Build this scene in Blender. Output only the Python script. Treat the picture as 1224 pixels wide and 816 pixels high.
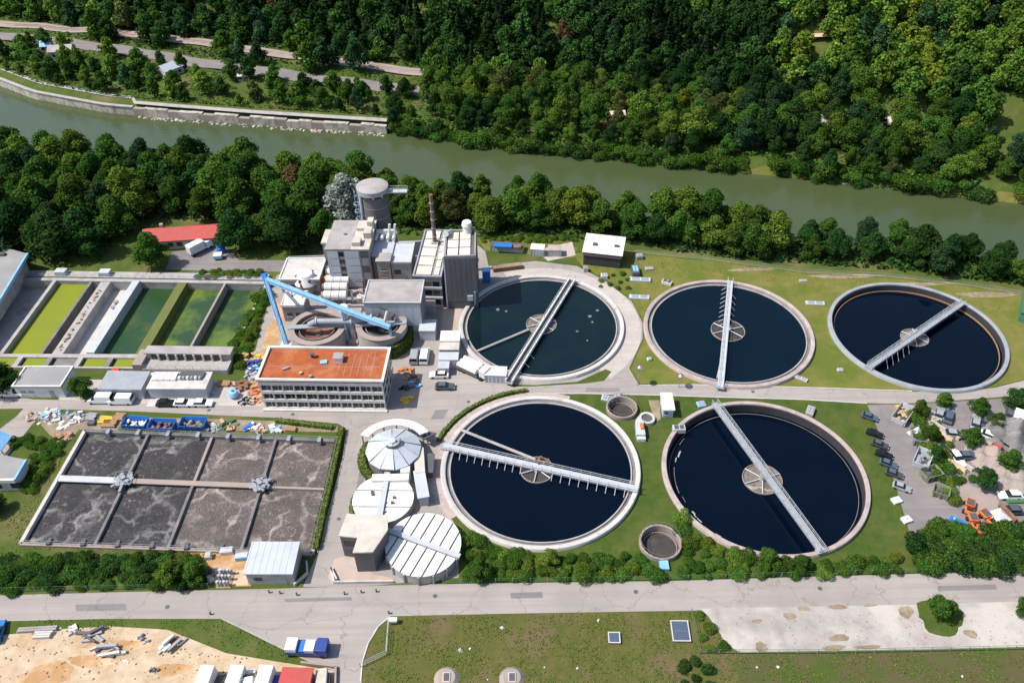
import bpy, math, random
import numpy as np
from mathutils import Vector, Matrix
from mathutils.geometry import delaunay_2d_cdt
R_ = math.radians
random.seed(7); rng = np.random.default_rng(7)
for o in list(bpy.data.objects): bpy.data.objects.remove(o)
S = bpy.context.scene
C = S.collection
# ---------------------------------------------------------------- camera
FPX, PITCH, ROLL, HC = 974.9, 0.70693, 0.01888, 125.68      # px of a 1224 wide frame, radians, metres
cam = bpy.data.objects.new('camera', bpy.data.cameras.new('camera')); C.objects.link(cam)
cam.data.sensor_width = 36.0; cam.data.lens = FPX/1224*36
cam.data.clip_start = 1.0; cam.data.clip_end = 6000
cam.matrix_world = Matrix.Translation((0, 0, HC)) @ Matrix.Rotation(math.pi/2-PITCH, 4, 'X') @ Matrix.Rotation(-ROLL, 4, 'Z')
S.camera = cam
# ---------------------------------------------------------------- sky, sun, exposure
SUN_EL, SUN_AZ = R_(55), R_(-97)           # azimuth from +Y (away from the camera), negative = left
w = bpy.data.worlds.new('World'); S.world = w; w.use_nodes = True
nt = w.node_tree; nt.nodes.clear()
out = nt.nodes.new('ShaderNodeOutputWorld'); bg = nt.nodes.new('ShaderNodeBackground'); sk = nt.nodes.new('ShaderNodeTexSky')
sk.sky_type = 'NISHITA'; sk.sun_disc = False; sk.sun_elevation = SUN_EL; sk.sun_rotation = SUN_AZ
sk.air_density = 1.0; sk.dust_density = 1.5; sk.ozone_density = 1.0
bg.inputs[1].default_value = 0.125
nt.links.new(sk.outputs[0], bg.inputs[0]); nt.links.new(bg.outputs[0], out.inputs[0])
sl = bpy.data.lights.new('sun', 'SUN'); sl.energy = 4.2; sl.angle = R_(0.53); sl.color = (1.0, 0.95, 0.87)
so = bpy.data.objects.new('sun', sl); C.objects.link(so)
sd = Vector((math.sin(SUN_AZ)*math.cos(SUN_EL), math.cos(SUN_AZ)*math.cos(SUN_EL), math.sin(SUN_EL)))
so.rotation_euler = (-sd).to_track_quat('-Z', 'Y').to_euler(); so.location = sd*400
S.view_settings.view_transform = 'Standard'; S.view_settings.look = 'None'
S.view_settings.exposure = 0.55; S.view_settings.gamma = 1.0
S.render.engine = 'CYCLES'
# ---------------------------------------------------------------- pixel -> place (a direction; distance from what it stands on)
_cp, _sp, _cr, _sr = math.cos(PITCH), math.sin(PITCH), math.cos(ROLL), math.sin(ROLL)
def ray(u, v):
    a2 = (u-612)/FPX; b2 = -(v-408)/FPX
    a = a2*_cr+b2*_sr; b = -a2*_sr+b2*_cr
    return Vector((a, _cp+b*_sp, -_sp+b*_cp))
def G(u, v, z=0.0):
    d = ray(u, v); return Vector((0, 0, HC))+d*((z-HC)/d.z)
def AY(u, v, Y):
    d = ray(u, v); return Vector((0, 0, HC))+d*(Y/d.y)
def px(x, y, z=0.0):
    z = z-HC
    b = y*_sp+z*_cp; c = y*_cp-z*_sp
    return 612+FPX*(x*_cr-b*_sr)/c, 408-FPX*(x*_sr+b*_cr)/c
# ---------------------------------------------------------------- materials
M = {}
def lnk(t, a, b): t.links.new(a, b)
def mat(name, c1, c2=None, scale=0.6, rough=0.8, metal=0.0, bump=0.0, bscale=None, c3=None, s3=0.08, k=(0.35, 0.65), k3=(0.45, 0.7), spec=0.4, detail=6, stretch=None, objrand=0.0, streak=0.0):
    m = bpy.data.materials.new(name); m.use_nodes = True; t = m.node_tree; n = t.nodes; n.clear()
    o = n.new('ShaderNodeOutputMaterial'); p = n.new('ShaderNodeBsdfPrincipled'); lnk(t, p.outputs[0], o.inputs[0])
    p.inputs['Roughness'].default_value = rough; p.inputs['Metallic'].default_value = metal
    p.inputs['Specular IOR Level'].default_value = spec
    geo = n.new('ShaderNodeNewGeometry'); pos = geo.outputs['Position']
    if stretch:
        mp = n.new('ShaderNodeMapping'); mp.inputs['Scale'].default_value = stretch; lnk(t, pos, mp.inputs[0]); pos = mp.outputs[0]
    if c2 is None: c2 = tuple(x*0.86 for x in c1)
    def noise(s, d=detail, r=0.6):
        q = n.new('ShaderNodeTexNoise'); q.inputs['Scale'].default_value = s; q.inputs['Detail'].default_value = d; q.inputs['Roughness'].default_value = r
        lnk(t, pos, q.inputs['Vector']); return q.outputs['Fac']
    def ramp(f, a, b):
        q = n.new('ShaderNodeMapRange'); q.inputs[1].default_value = a; q.inputs[2].default_value = b; lnk(t, f, q.inputs[0]); return q.outputs[0]
    def mix(f, a, b):
        q = n.new('ShaderNodeMix'); q.data_type = 'RGBA'; lnk(t, f, q.inputs[0])
        for i, v in ((6, a), (7, b)):
            if isinstance(v, tuple): q.inputs[i].default_value = (*v, 1)
            else: lnk(t, v, q.inputs[i])
        return q.outputs[2]
    col = mix(ramp(noise(scale), *k), c1, c2)
    if c3: col = mix(ramp(noise(s3, 4, .65), *k3), col, c3)
    if streak:
        mp2 = n.new('ShaderNodeMapping'); mp2.inputs['Scale'].default_value = (.03, .9, 1); lnk(t, geo.outputs['Position'], mp2.inputs[0]); q2 = n.new('ShaderNodeTexNoise'); q2.inputs['Scale'].default_value = 1.0; q2.inputs['Detail'].default_value = 4; lnk(t, mp2.outputs[0], q2.inputs['Vector'])
        col = mix(ramp(q2.outputs['Fac'], .42, .75), col, tuple(x*streak for x in c1))
        v_ = n.new('ShaderNodeTexVoronoi'); v_.feature = 'DISTANCE_TO_EDGE'; v_.inputs['Scale'].default_value = .09; wn = n.new('ShaderNodeTexNoise'); wn.inputs['Scale'].default_value = .4; wn.inputs['Detail'].default_value = 4; lnk(t, geo.outputs['Position'], wn.inputs['Vector']); va = n.new('ShaderNodeVectorMath'); va.operation = 'MULTIPLY_ADD'; va.inputs[1].default_value = (4, 4, 4); lnk(t, wn.outputs['Color'], va.inputs[0]); lnk(t, geo.outputs['Position'], va.inputs[2]); lnk(t, va.outputs[0], v_.inputs['Vector'])
        col = mix(ramp(v_.outputs['Distance'], .012, .0), col, tuple(x*.72 for x in c1))
        col = mix(ramp(noise(.9, 5, .7), .62, .78), col, tuple(x*.78 for x in c1))
    if objrand:
        oi = n.new('ShaderNodeObjectInfo'); h = n.new('ShaderNodeHueSaturation')
        r1 = n.new('ShaderNodeMapRange'); r1.inputs[3].default_value = 1-objrand; r1.inputs[4].default_value = 1+objrand
        lnk(t, oi.outputs['Random'], r1.inputs[0]); lnk(t, r1.outputs[0], h.inputs['Value']); lnk(t, col, h.inputs['Color']); col = h.outputs[0]
    lnk(t, col, p.inputs['Base Color'])
    if bump:
        b = n.new('ShaderNodeBump'); b.inputs['Strength'].default_value = 0.6; b.inputs['Distance'].default_value = bump
        lnk(t, noise(bscale or scale*4, 5), b.inputs['Height']); lnk(t, b.outputs[0], p.inputs['Normal'])
    M[name] = m; return m
mat('grass', (.048, .082, .015), (.074, .095, .022), .35, .95, bump=.12, bscale=3.0, c3=(.135, .12, .05), s3=.07, k3=(.5, .72), spec=.1)
mat('lawn_dry', (.115, .13, .025), (.165, .148, .045), .3, .95, bump=.1, bscale=2.5, c3=(.095, .12, .022), s3=.09, k3=(.45, .6), spec=.1)
mat('lawn_mid', (.038, .072, .012), (.066, .090, .019), .45, .95, bump=.12, bscale=3.0, c3=(.088, .098, .027), s3=.14, k3=(.48, .7), spec=.1)
mat('field', (.105, .098, .030), (.070, .082, .021), .5, .95, bump=.15, bscale=2.0, c3=(.13, .095, .055), s3=.11, k3=(.5, .66), spec=.1)
mat('field_brown', (.095, .075, .042), (.075, .08, .025), .4, .95, bump=.15, bscale=2.0, c3=(.06, .085, .02), s3=.15, k3=(.5, .62), spec=.1)
mat('asphalt', (.30, .268, .25), (.262, .235, .22), .25, .9, c3=(.335, .30, .275), s3=.05, k3=(.42, .68), spec=.2, bump=.01, bscale=6, streak=.86)
mat('asphalt_pale', (.42, .375, .345), (.36, .32, .295), .3, .9, c3=(.47, .43, .38), s3=.07, spec=.2, streak=.88)
mat('asphalt_grey', (.20, .18, .178), (.17, .152, .15), .3, .9, c3=(.23, .205, .195), s3=.07, spec=.2, streak=.85)
mat('gravel', (.36, .325, .305), (.27, .245, .23), .35, .95, c3=(.43, .395, .355), s3=.09, k3=(.45, .62), spec=.1, bump=.05, bscale=3)
mat('paving', (.40, .315, .27), (.35, .27, .235), .5, .9, c3=(.43, .35, .30), s3=.1)
mat('sand', (.50, .395, .285), (.40, .30, .20), .45, .95, c3=(.36, .245, .135), s3=.16, k3=(.5, .7), spec=.1, bump=.1, bscale=1.2)
mat('sand_orange', (.40, .23, .10), (.34, .195, .09), .5, .95, c3=(.55, .40, .26), s3=.2, bump=.05)
mat('soil', (.24, .18, .12), (.17, .13, .085), .8, .95, c3=(.30, .25, .18), s3=.3, bump=.06)
mat('concrete', (.36, .34, .325), (.29, .275, .26), .5, .85, c3=(.20, .187, .175), s3=.35, k3=(.56, .75))
mat('concrete_pale', (.50, .475, .45), (.42, .395, .37), .6, .85, c3=(.31, .285, .26), s3=.4, k3=(.56, .75))
mat('concrete_dark', (.16, .155, .155), (.115, .11, .11), .5, .85, c3=(.21, .20, .19), s3=.3)
mat('concrete_pink', (.40, .325, .305), (.34, .275, .26), .8, .85, c3=(.28, .235, .22), s3=.4)
mat('concrete_brown', (.29, .245, .225), (.24, .20, .18), .6, .85, c3=(.33, .25, .21), s3=.3)
mat('white', (.62, .61, .59), (.56, .55, .53), .7, .6, c3=(.46, .44, .41), s3=.35, k3=(.56, .8))
mat('white_panel', (.66, .65, .63), (.60, .59, .57), .5, .5, c3=(.52, .50, .47), s3=.3, k3=(.58, .8), objrand=.04)
mat('metal_grey', (.29, .305, .33), (.24, .255, .28), .5, .5, .0, c3=(.20, .21, .22), s3=.3, k3=(.55, .8))
mat('metal_pale', (.45, .465, .49), (.39, .405, .43), .5, .45, c3=(.33, .335, .35), s3=.3, k3=(.55, .8), objrand=.05)
mat('metal_dark', (.085, .085, .09), (.065, .065, .07), .8, .55, c3=(.11, .10, .095), s3=.4)
mat('cladding_dark', (.105, .104, .112), (.088, .087, .095), .25, .6, c3=(.13, .125, .125), s3=.2, stretch=(1, 1, .2), objrand=.06)
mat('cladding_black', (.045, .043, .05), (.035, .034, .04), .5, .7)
mat('cladding_mid', (.21, .205, .21), (.175, .17, .175), .4, .65, c3=(.32, .31, .30), s3=.2, stretch=(1, 1, .25), objrand=.07)
mat('cladding_pale', (.45, .47, .50), (.39, .41, .435), .3, .6, c3=(.31, .32, .335), s3=.2, k3=(.55, .8), stretch=(1, 1, .2), objrand=.05)
mat('roof_beige', (.66, .58, .48), (.58, .50, .41), .6, .85, c3=(.48, .41, .34), s3=.35, k3=(.55, .75), objrand=.05)
mat('roof_cream', (.50, .455, .40), (.44, .40, .35), .5, .8, c3=(.37, .335, .29), s3=.25)
mat('roof_grey', (.235, .235, .235), (.205, .205, .205), .4, .85, c3=(.27, .265, .26), s3=.2)
mat('roof_bluegrey', (.43, .46, .50), (.39, .42, .46), .4, .55, c3=(.35, .375, .41), s3=.2, k3=(.52, .8), objrand=.04)
mat('roof_pink', (.34, .31, .30), (.29, .265, .255), .4, .7, c3=(.25, .225, .215), s3=.2)
mat('roof_orange', (.34, .085, .022), (.25, .062, .018), .5, .9, c3=(.36, .135, .06), s3=.22, k3=(.5, .68), bump=.03)
mat('roof_red', (.44, .06, .05), (.37, .05, .045), .7, .7, c3=(.33, .07, .055), s3=.3)
mat('glass_dark', (.012, .014, .018), (.02, .022, .026), .8, .15, spec=.5)
mat('rubber', (.02, .02, .021), None, 1, .8)
mat('blue', (.02, .16, .50), (.025, .13, .42), .8, .5, c3=(.05, .11, .25), s3=.6, k3=(.58, .8))
mat('blue_pale', (.20, .43, .68), (.16, .37, .61), .7, .5, c3=(.30, .46, .62), s3=.5)
mat('blue_deep', (.03, .06, .25), None, 1, .4)
mat('red', (.5, .05, .03), None, 1, .5)
mat('orange', (.75, .17, .02), (.65, .14, .02), 1, .5)
mat('yellow', (.72, .42, .04), (.6, .35, .04), 1, .6)
mat('green_paint', (.05, .14, .05), None, 1, .6)
mat('olive_paint', (.20, .22, .13), (.17, .19, .115), 1, .6)
mat('car_grey', (.10, .115, .13), None, 2, .25, .3, objrand=.25)
mat('car_black', (.016, .018, .02), None, 2, .25, .2)
mat('car_white', (.75, .75, .75), (.70, .70, .70), 2, .3)
mat('car_blue', (.10, .14, .20), None, 2, .25, .3)
mat('car_silver', (.45, .47, .49), None, 2, .3, .4)
mat('rust', (.20, .085, .045), (.13, .065, .045), 1.5, .85, c3=(.25, .14, .10), s3=.7)
mat('chimney', (.17, .105, .11), (.13, .085, .09), 1, .7, stretch=(1, 1, .3))
mat('wood', (.34, .21, .11), (.27, .16, .085), 1.5, .85)
mat('stone', (.46, .42, .36), (.33, .30, .26), .5, .95, c3=(.22, .20, .165), s3=.5, k3=(.48, .65), bump=.12, bscale=1.5)
mat('algae_wall', (.09, .13, .02), (.12, .13, .035), .8, .95, c3=(.14, .12, .05), s3=.5)
mat('bark', (.10, .075, .05), (.07, .052, .036), 2, .95)
mat('rubble_a', (.55, .52, .48), (.40, .37, .34), 1.2, .9, objrand=.3)
mat('rubble_b', (.42, .25, .15), (.33, .2, .13), 1.2, .9, objrand=.3)

def water(name, c1, c2, scale=.08, rough=.06, wave=.02, wscale=1.2, spec=.16):
    m = mat(name, c1, c2, scale, rough, spec=spec, bump=wave, bscale=wscale); return m
water('tank_water', (.0015, .007, .014), (.002, .009, .017), .06, .04, .006, .8)
water('tank_water_teal', (.0025, .0105, .0145), (.005, .014, .016), .12, .06, .008, .8, .3)
water('tank_water_navy', (.0006, .003, .009), (.001, .004, .011), .06, .04, .006, .8)
water('river_water', (.048, .068, .026), (.058, .074, .030), .02, .08, .16, .5, .34)
water('algae_lime', (.19, .215, .015), (.17, .20, .02), .15, .5, .003)
mat('algae_green', (.018, .050, .018), (.024, .058, .016), .10, .25, c3=(.05, .085, .016), s3=.07, k3=(.50, .64))
mat('algae_mixed', (.022, .055, .018), (.03, .065, .018), .12, .35, c3=(.105, .15, .022), s3=.06, k3=(.42, .56))
mat('sludge', (.045, .04, .038), (.03, .027, .026), 1.2, .7, c3=(.06, .051, .045), s3=.4)

def foam(name, base, vein, dark):
    m = bpy.data.materials.new(name); m.use_nodes = True; t = m.node_tree; n = t.nodes; n.clear()
    o = n.new('ShaderNodeOutputMaterial'); p = n.new('ShaderNodeBsdfPrincipled'); lnk(t, p.outputs[0], o.inputs[0])
    p.inputs['Roughness'].default_value = .75; p.inputs['Specular IOR Level'].default_value = .25
    geo = n.new('ShaderNodeNewGeometry'); oi = n.new('ShaderNodeObjectInfo'); off = n.new('ShaderNodeVectorMath'); off.operation = 'MULTIPLY_ADD'; off.inputs[1].default_value = (90, 70, 0)
    cx_ = n.new('ShaderNodeCombineXYZ'); lnk(t, oi.outputs['Random'], cx_.inputs[0]); lnk(t, oi.outputs['Random'], cx_.inputs[1]); lnk(t, cx_.outputs[0], off.inputs[0]); lnk(t, geo.outputs['Position'], off.inputs[2])
    w1 = n.new('ShaderNodeTexNoise'); w1.inputs['Scale'].default_value = .3; w1.inputs['Detail'].default_value = 5; lnk(t, off.outputs[0], w1.inputs['Vector'])
    vm = n.new('ShaderNodeVectorMath'); vm.operation = 'MULTIPLY_ADD'; vm.inputs[1].default_value = (5, 5, 5)
    lnk(t, w1.outputs['Color'], vm.inputs[0]); lnk(t, off.outputs[0], vm.inputs[2])
    def vor(s):
        v = n.new('ShaderNodeTexVoronoi'); v.feature = 'DISTANCE_TO_EDGE'; v.inputs['Scale'].default_value = s; lnk(t, vm.outputs[0], v.inputs['Vector']); return v.outputs['Distance']
    def mr(f, a, b, c, d):
        q = n.new('ShaderNodeMapRange'); q.inputs[1].default_value = a; q.inputs[2].default_value = b; q.inputs[3].default_value = c; q.inputs[4].default_value = d; lnk(t, f, q.inputs[0]); return q.outputs[0]
    def mul(a, b):
        q = n.new('ShaderNodeMath'); q.operation = 'MULTIPLY'; lnk(t, a, q.inputs[0]); lnk(t, b, q.inputs[1]); return q.outputs[0]
    def mx(f, a, b):
        q = n.new('ShaderNodeMix'); q.data_type = 'RGBA'; lnk(t, f, q.inputs[0])
        for i, v in ((6, a), (7, b)):
            if isinstance(v, tuple): q.inputs[i].default_value = (*v, 1)
            else: lnk(t, v, q.inputs[i])
        return q.outputs[2]
    def noi(sc, d, r=.6, vec=None):
        q = n.new('ShaderNodeTexNoise'); q.inputs['Scale'].default_value = sc; q.inputs['Detail'].default_value = d; q.inputs['Roughness'].default_value = r; lnk(t, vec or off.outputs[0], q.inputs['Vector']); return q
    gate = mr(noi(.12, 2).outputs['Fac'], .40, .58, 0, 1)
    thick = mr(noi(.5, 3).outputs['Fac'], .35, .7, .3, 1)
    v1 = mul(mul(mr(vor(.11), 0, .06, 1, 0), gate), thick)
    f1 = noi(2.6, 5, .72); sp = mr(noi(1.1, 4, .7).outputs['Fac'], .56, .72, 0, .55); fl = mr(noi(.22, 3, .6).outputs['Fac'], .38, .66, 0, .75)
    c = mx(mr(f1.outputs['Fac'], .38, .62, 0, 1), dark, base)
    c = mx(fl, c, dark); c = mx(sp, c, base); c = mx(mul(sp, gate), c, vein); c = mx(v1, c, vein)
    lnk(t, c, p.inputs['Base Color'])
    b = n.new('ShaderNodeBump'); b.inputs['Distance'].default_value = .15; b.inputs['Strength'].default_value = .5; lnk(t, f1.outputs['Fac'], b.inputs['Height']); lnk(t, b.outputs[0], p.inputs['Normal'])
    M[name] = m
foam('foam_dark', (.070, .065, .067), (.26, .25, .245), (.018, .017, .018))
foam('foam_brown', (.155, .13, .12), (.40, .345, .315), (.062, .051, .047))
foam('scum', (.25, .21, .18), (.45, .40, .34), (.10, .085, .075))

def leafmat(name, trans=.35):
    m = bpy.data.materials.new(name); m.use_nodes = True; t = m.node_tree; n = t.nodes; n.clear()
    o = n.new('ShaderNodeOutputMaterial'); d = n.new('ShaderNodeBsdfDiffuse'); tr = n.new('ShaderNodeBsdfTranslucent'); mx = n.new('ShaderNodeMixShader')
    mx.inputs[0].default_value = trans
    at = n.new('ShaderNodeAttribute'); at.attribute_name = 'Col'
    oi = n.new('ShaderNodeObjectInfo'); h = n.new('ShaderNodeHueSaturation')
    r1 = n.new('ShaderNodeMapRange'); r1.inputs[3].default_value = .75; r1.inputs[4].default_value = 1.3
    lnk(t, oi.outputs['Random'], r1.inputs[0]); lnk(t, r1.outputs[0], h.inputs['Value'])
    mu = n.new('ShaderNodeMath'); mu.operation = 'MULTIPLY'; mu.inputs[1].default_value = 37.7; lnk(t, oi.outputs['Random'], mu.inputs[0])
    fr = n.new('ShaderNodeMath'); fr.operation = 'FRACT'; lnk(t, mu.outputs[0], fr.inputs[0])
    r2 = n.new('ShaderNodeMapRange'); r2.inputs[3].default_value = .487; r2.inputs[4].default_value = .522; lnk(t, fr.outputs[0], r2.inputs[0]); lnk(t, r2.outputs[0], h.inputs['Hue'])
    lnk(t, at.outputs['Color'], h.inputs['Color'])
    lnk(t, h.outputs[0], d.inputs[0]); lnk(t, h.outputs[0], tr.inputs[0])
    lnk(t, d.outputs[0], mx.inputs[1]); lnk(t, tr.outputs[0], mx.inputs[2]); lnk(t, mx.outputs[0], o.inputs[0])
    M[name] = m
leafmat('leaf')
# ---------------------------------------------------------------- building kit
def tag(o, label=None, cat=None, group=None, kind=None):
    if label: o['label'] = label
    if cat: o['category'] = cat
    if group: o['group'] = group
    if kind: o['kind'] = kind
    return o
def empty(name, loc=(0, 0, 0), rz=0.0, label=None, cat=None, group=None):
    e = bpy.data.objects.new(name, None); C.objects.link(e); e.location = loc; e.rotation_euler = (0, 0, rz)
    e.empty_display_size = .5
    return tag(e, label, cat, group)
def at(name, a, b, label, cat, group=None, z=0.0):
    """Empty at the ground under pixel a, local x towards pixel b; returns (empty, length in metres)"""
    A, B = G(*a, z), G(*b, z); d = B-A
    return empty(name, A, math.atan2(d.y, d.x), label, cat, group), d.length
class MB:
    def __init__(s): s.v = []; s.f = []
    def add(s, vs, fs):
        k = len(s.v); s.v += [tuple(x) for x in vs]; s.f += [tuple(i+k for i in f) for f in fs]; return s
    def box(s, x0, x1, y0, y1, z0, z1, rz=0, c=None):
        vs = [(x, y, z) for z in (z0, z1) for x, y in ((x0, y0), (x1, y0), (x1, y1), (x0, y1))]
        if rz:
            cx, cy = c or ((x0+x1)/2, (y0+y1)/2); q, w_ = math.cos(rz), math.sin(rz)
            vs = [(cx+(x-cx)*q-(y-cy)*w_, cy+(x-cx)*w_+(y-cy)*q, z) for x, y, z in vs]
        return s.add(vs, [(3, 2, 1, 0), (4, 5, 6, 7), (0, 1, 5, 4), (1, 2, 6, 5), (2, 3, 7, 6), (3, 0, 4, 7)])
    def prism(s, pts, z0, z1, top=None):
        n = len(pts); top = top or pts
        vs = [(p[0], p[1], z0) for p in pts]+[(p[0], p[1], z1) for p in top]
        return s.add(vs, [tuple(range(n-1, -1, -1)), tuple(range(n, 2*n))]+[(i, (i+1) % n, n+(i+1) % n, n+i) for i in range(n)])
    def xprism(s, prof, x0, x1):
        """profile in (y,z) pushed along x"""
        n = len(prof); vs = [(x0, a, b) for a, b in prof]+[(x1, a, b) for a, b in prof]
        return s.add(vs, [tuple(range(n)), tuple(range(2*n-1, n-1, -1))]+[(i, n+i, n+(i+1) % n, (i+1) % n) for i in range(n)])
    def cyl(s, x, y, z0, z1, r, r2=None, n=20):
        r2 = r if r2 is None else r2
        a = [2*math.pi*i/n for i in range(n)]
        return s.prism([(x+r*math.cos(t), y+r*math.sin(t)) for t in a], z0, z1, [(x+r2*math.cos(t), y+r2*math.sin(t)) for t in a])
    def tube(s, p, q, r, n=8, r2=None):
        p, q = Vector(p), Vector(q); d = (q-p).normalized(); u = d.orthogonal().normalized(); v = d.cross(u); r2 = r if r2 is None else r2
        vs = [p+(u*math.cos(2*math.pi*i/n)+v*math.sin(2*math.pi*i/n))*r for i in range(n)]+[q+(u*math.cos(2*math.pi*i/n)+v*math.sin(2*math.pi*i/n))*r2 for i in range(n)]
        return s.add(vs, [tuple(range(n-1, -1, -1)), tuple(range(n, 2*n))]+[(i, (i+1) % n, n+(i+1) % n, n+i) for i in range(n)])
    def lathe(s, prof, n=96, a0=0, a1=2*math.pi, cx=0, cy=0, close=True):
        """closed profile (r,z) turned round z"""
        full = abs(a1-a0-2*math.pi) < 1e-6; m = len(prof); cnt = n if full else n+1; vs = []
        for i in range(cnt):
            t = a0+(a1-a0)*i/n
            vs += [(cx+r*math.cos(t), cy+r*math.sin(t), z) for r, z in prof]
        fs = []
        for i in range(n):
            j = (i+1) % cnt
            for k in range(m if close else m-1):
                l = (k+1) % m; fs.append((i*m+k, j*m+k, j*m+l, i*m+l))
        if not full and close: fs += [tuple(range(m-1, -1, -1)), tuple(n*m+k for k in range(m))]
        return s.add(vs, fs)
    def disc(s, r, z, n=96, cx=0, cy=0):
        return s.add([(cx+r*math.cos(2*math.pi*i/n), cy+r*math.sin(2*math.pi*i/n), z) for i in range(n)], [tuple(range(n))])
    def wall(s, p, q, t, z0, z1):
        """straight wall between two plan points, thickness t"""
        p, q = Vector(p[:2]), Vector(q[:2]); d = (q-p).normalized(); nn = Vector((-d.y, d.x))*t/2
        return s.prism([p-nn, q-nn, q+nn, p+nn], z0, z1)
    def rock(s, x, y, z, r, sq=.6):
        vs = []
        for i in range(8):
            th = 2*math.pi*i/4+random.uniform(-.3, .3)
            k = r*random.uniform(.7, 1.15)*(1 if i < 4 else .62); vs.append((x+k*math.cos(th), y+k*math.sin(th), z+(0 if i < 4 else r*sq*random.uniform(.7, 1.3))))
        return s.add(vs, [(3, 2, 1, 0), (4, 5, 6, 7), (0, 1, 5, 4), (1, 2, 6, 5), (2, 3, 7, 6), (3, 0, 4, 7)])
    def mesh(s, name, m):
        me = bpy.data.meshes.new(name); me.from_pydata(s.v, [], s.f); me.materials.append(M[m]); me.validate(); me.update()
        return me
    def build(s, name, m, parent=None, smooth=False, label=None):
        me = s.mesh(name, m)
        if smooth:
            me.polygons.foreach_set('use_smooth', [True]*len(me.polygons))
            try: me.set_sharp_from_angle(angle=R_(40))
            except Exception: pass
        o = bpy.data.objects.new(name, me); C.objects.link(o)
        if parent: o.parent = parent
        if label: o['label'] = label
        return o
def link_mesh(name, me, parent=None, loc=(0, 0, 0), rz=0.0, sc=None):
    o = bpy.data.objects.new(name, me); C.objects.link(o)
    if parent: o.parent = parent
    o.location = loc; o.rotation_euler = (0, 0, rz)
    if sc: o.scale = sc
    return o
def bevel(o, wdt=.05, seg=1):
    b = o.modifiers.new('bevel', 'BEVEL'); b.width = wdt; b.segments = seg; b.limit_method = 'ANGLE'; return o
def inloop(x, y, P):
    c = False; j = len(P)-1
    for i in range(len(P)):
        if (P[i][1] > y) != (P[j][1] > y) and x < (P[j][0]-P[i][0])*(y-P[i][1])/(P[j][1]-P[i][1])+P[i][0]: c = not c
        j = i
    return c
def fill(loops):
    """triangles of an outline with holes: returns points and faces"""
    pts = []; ed = []
    for lp in loops:
        k = len(pts); n = len(lp); pts += [Vector((p[0], p[1])) for p in lp]; ed += [(k+i, k+(i+1) % n) for i in range(n)]
    r = delaunay_2d_cdt(pts, ed, [], 0, 1e-4); V, F = r[0], r[2]; fs = []
    for f in F:
        cx = sum(V[i].x for i in f)/len(f); cy = sum(V[i].y for i in f)/len(f)
        if inloop(cx, cy, loops[0]) and not any(inloop(cx, cy, h) for h in loops[1:]):
            a, b, c = (V[i] for i in f[:3]); fs.append(tuple(f) if (b-a).cross(c-a) > 0 else tuple(reversed(f)))
    return V, fs
def sheet(name, pts, z, m, kind='structure', holes=(), world=False, zf=None):
    loops = [[(Vector((p[0], p[1], 0)) if world else G(p[0], p[1], z)) for p in pts]]+[[Vector((h[0], h[1], 0)) for h in hl] for hl in holes]
    V, fs = fill(loops); vs = [(p.x, p.y, z) for p in V]
    o = MB().add(vs, fs).build(name, m); o['kind'] = kind; return o
def circ(c, r, n=64): return [(c[0]+r*math.cos(2*math.pi*i/n), c[1]+r*math.sin(2*math.pi*i/n)) for i in range(n)]
# ---------------------------------------------------------------- terrain
FB = [(-600, 457), (-400, 385), (-200, 313), (-179, 298.6), (-147, 285.5), (-120, 279.5), (-92, 273.5), (-40, 264), (-2, 250), (47, 238), (90, 227.4), (121, 218), (153, 209.5), (400, 140), (700, 60)]
NB = [(-600, 375), (-400, 312), (-200, 250), (-140, 239), (-77, 228), (-24, 217), (24, 205), (73, 193), (117, 181), (144, 174), (400, 100), (700, 15)]
FT = [(-600, 90), (-200, 78), (-140, 70), (-70, 62), (-20, 50), (60, 40), (110, 26), (200, 24), (700, 24)]
SL = [(-600, .55), (-200, .6), (-60, .68), (60, .66), (110, .46), (170, .38), (700, .4)]
def ip(t, x): return np.interp(x, [a for a, _ in t], [b for _, b in t])
def fb(x): return ip(FB, x)
def nb(x): return ip(NB, x)
def sst(a, b, x):
    t = np.clip((x-a)/(b-a), 0, 1); return t*t*(3-2*t)
def zt(X, Y):
    X = np.asarray(X, float); Y = np.asarray(Y, float); f, n_ = fb(X), nb(X)
    z = -6*sst(n_-3, n_+4, Y)
    z = z+6.3*sst(f-4, f+3.5, Y)
    t = Y-f
    far = .012*np.clip(t, 0, 80)
    r = np.clip(t-ip(FT, X), 0, None)
    und = 1+.10*np.sin(X*.045+1)+.06*np.sin(X*.11+Y*.05)
    hill = ip(SL, X)*und*(np.sqrt(r*r+64)-8)
    hill = 150*np.tanh(hill/150)
    return z+np.where(t > 0, far+hill+.5*np.sin(X*.19)*np.sin(Y*.17)*np.clip(t/25, 0, 1), 0)
# clarifier centres (fitted on the rims), outer radius 20 m
TC = {'1': (7.2, 152.8), '2': (51.6, 149.2), '3': (95.6, 146.7), '4': (5.2, 107.9), '5': (49.3, 105.1)}
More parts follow.
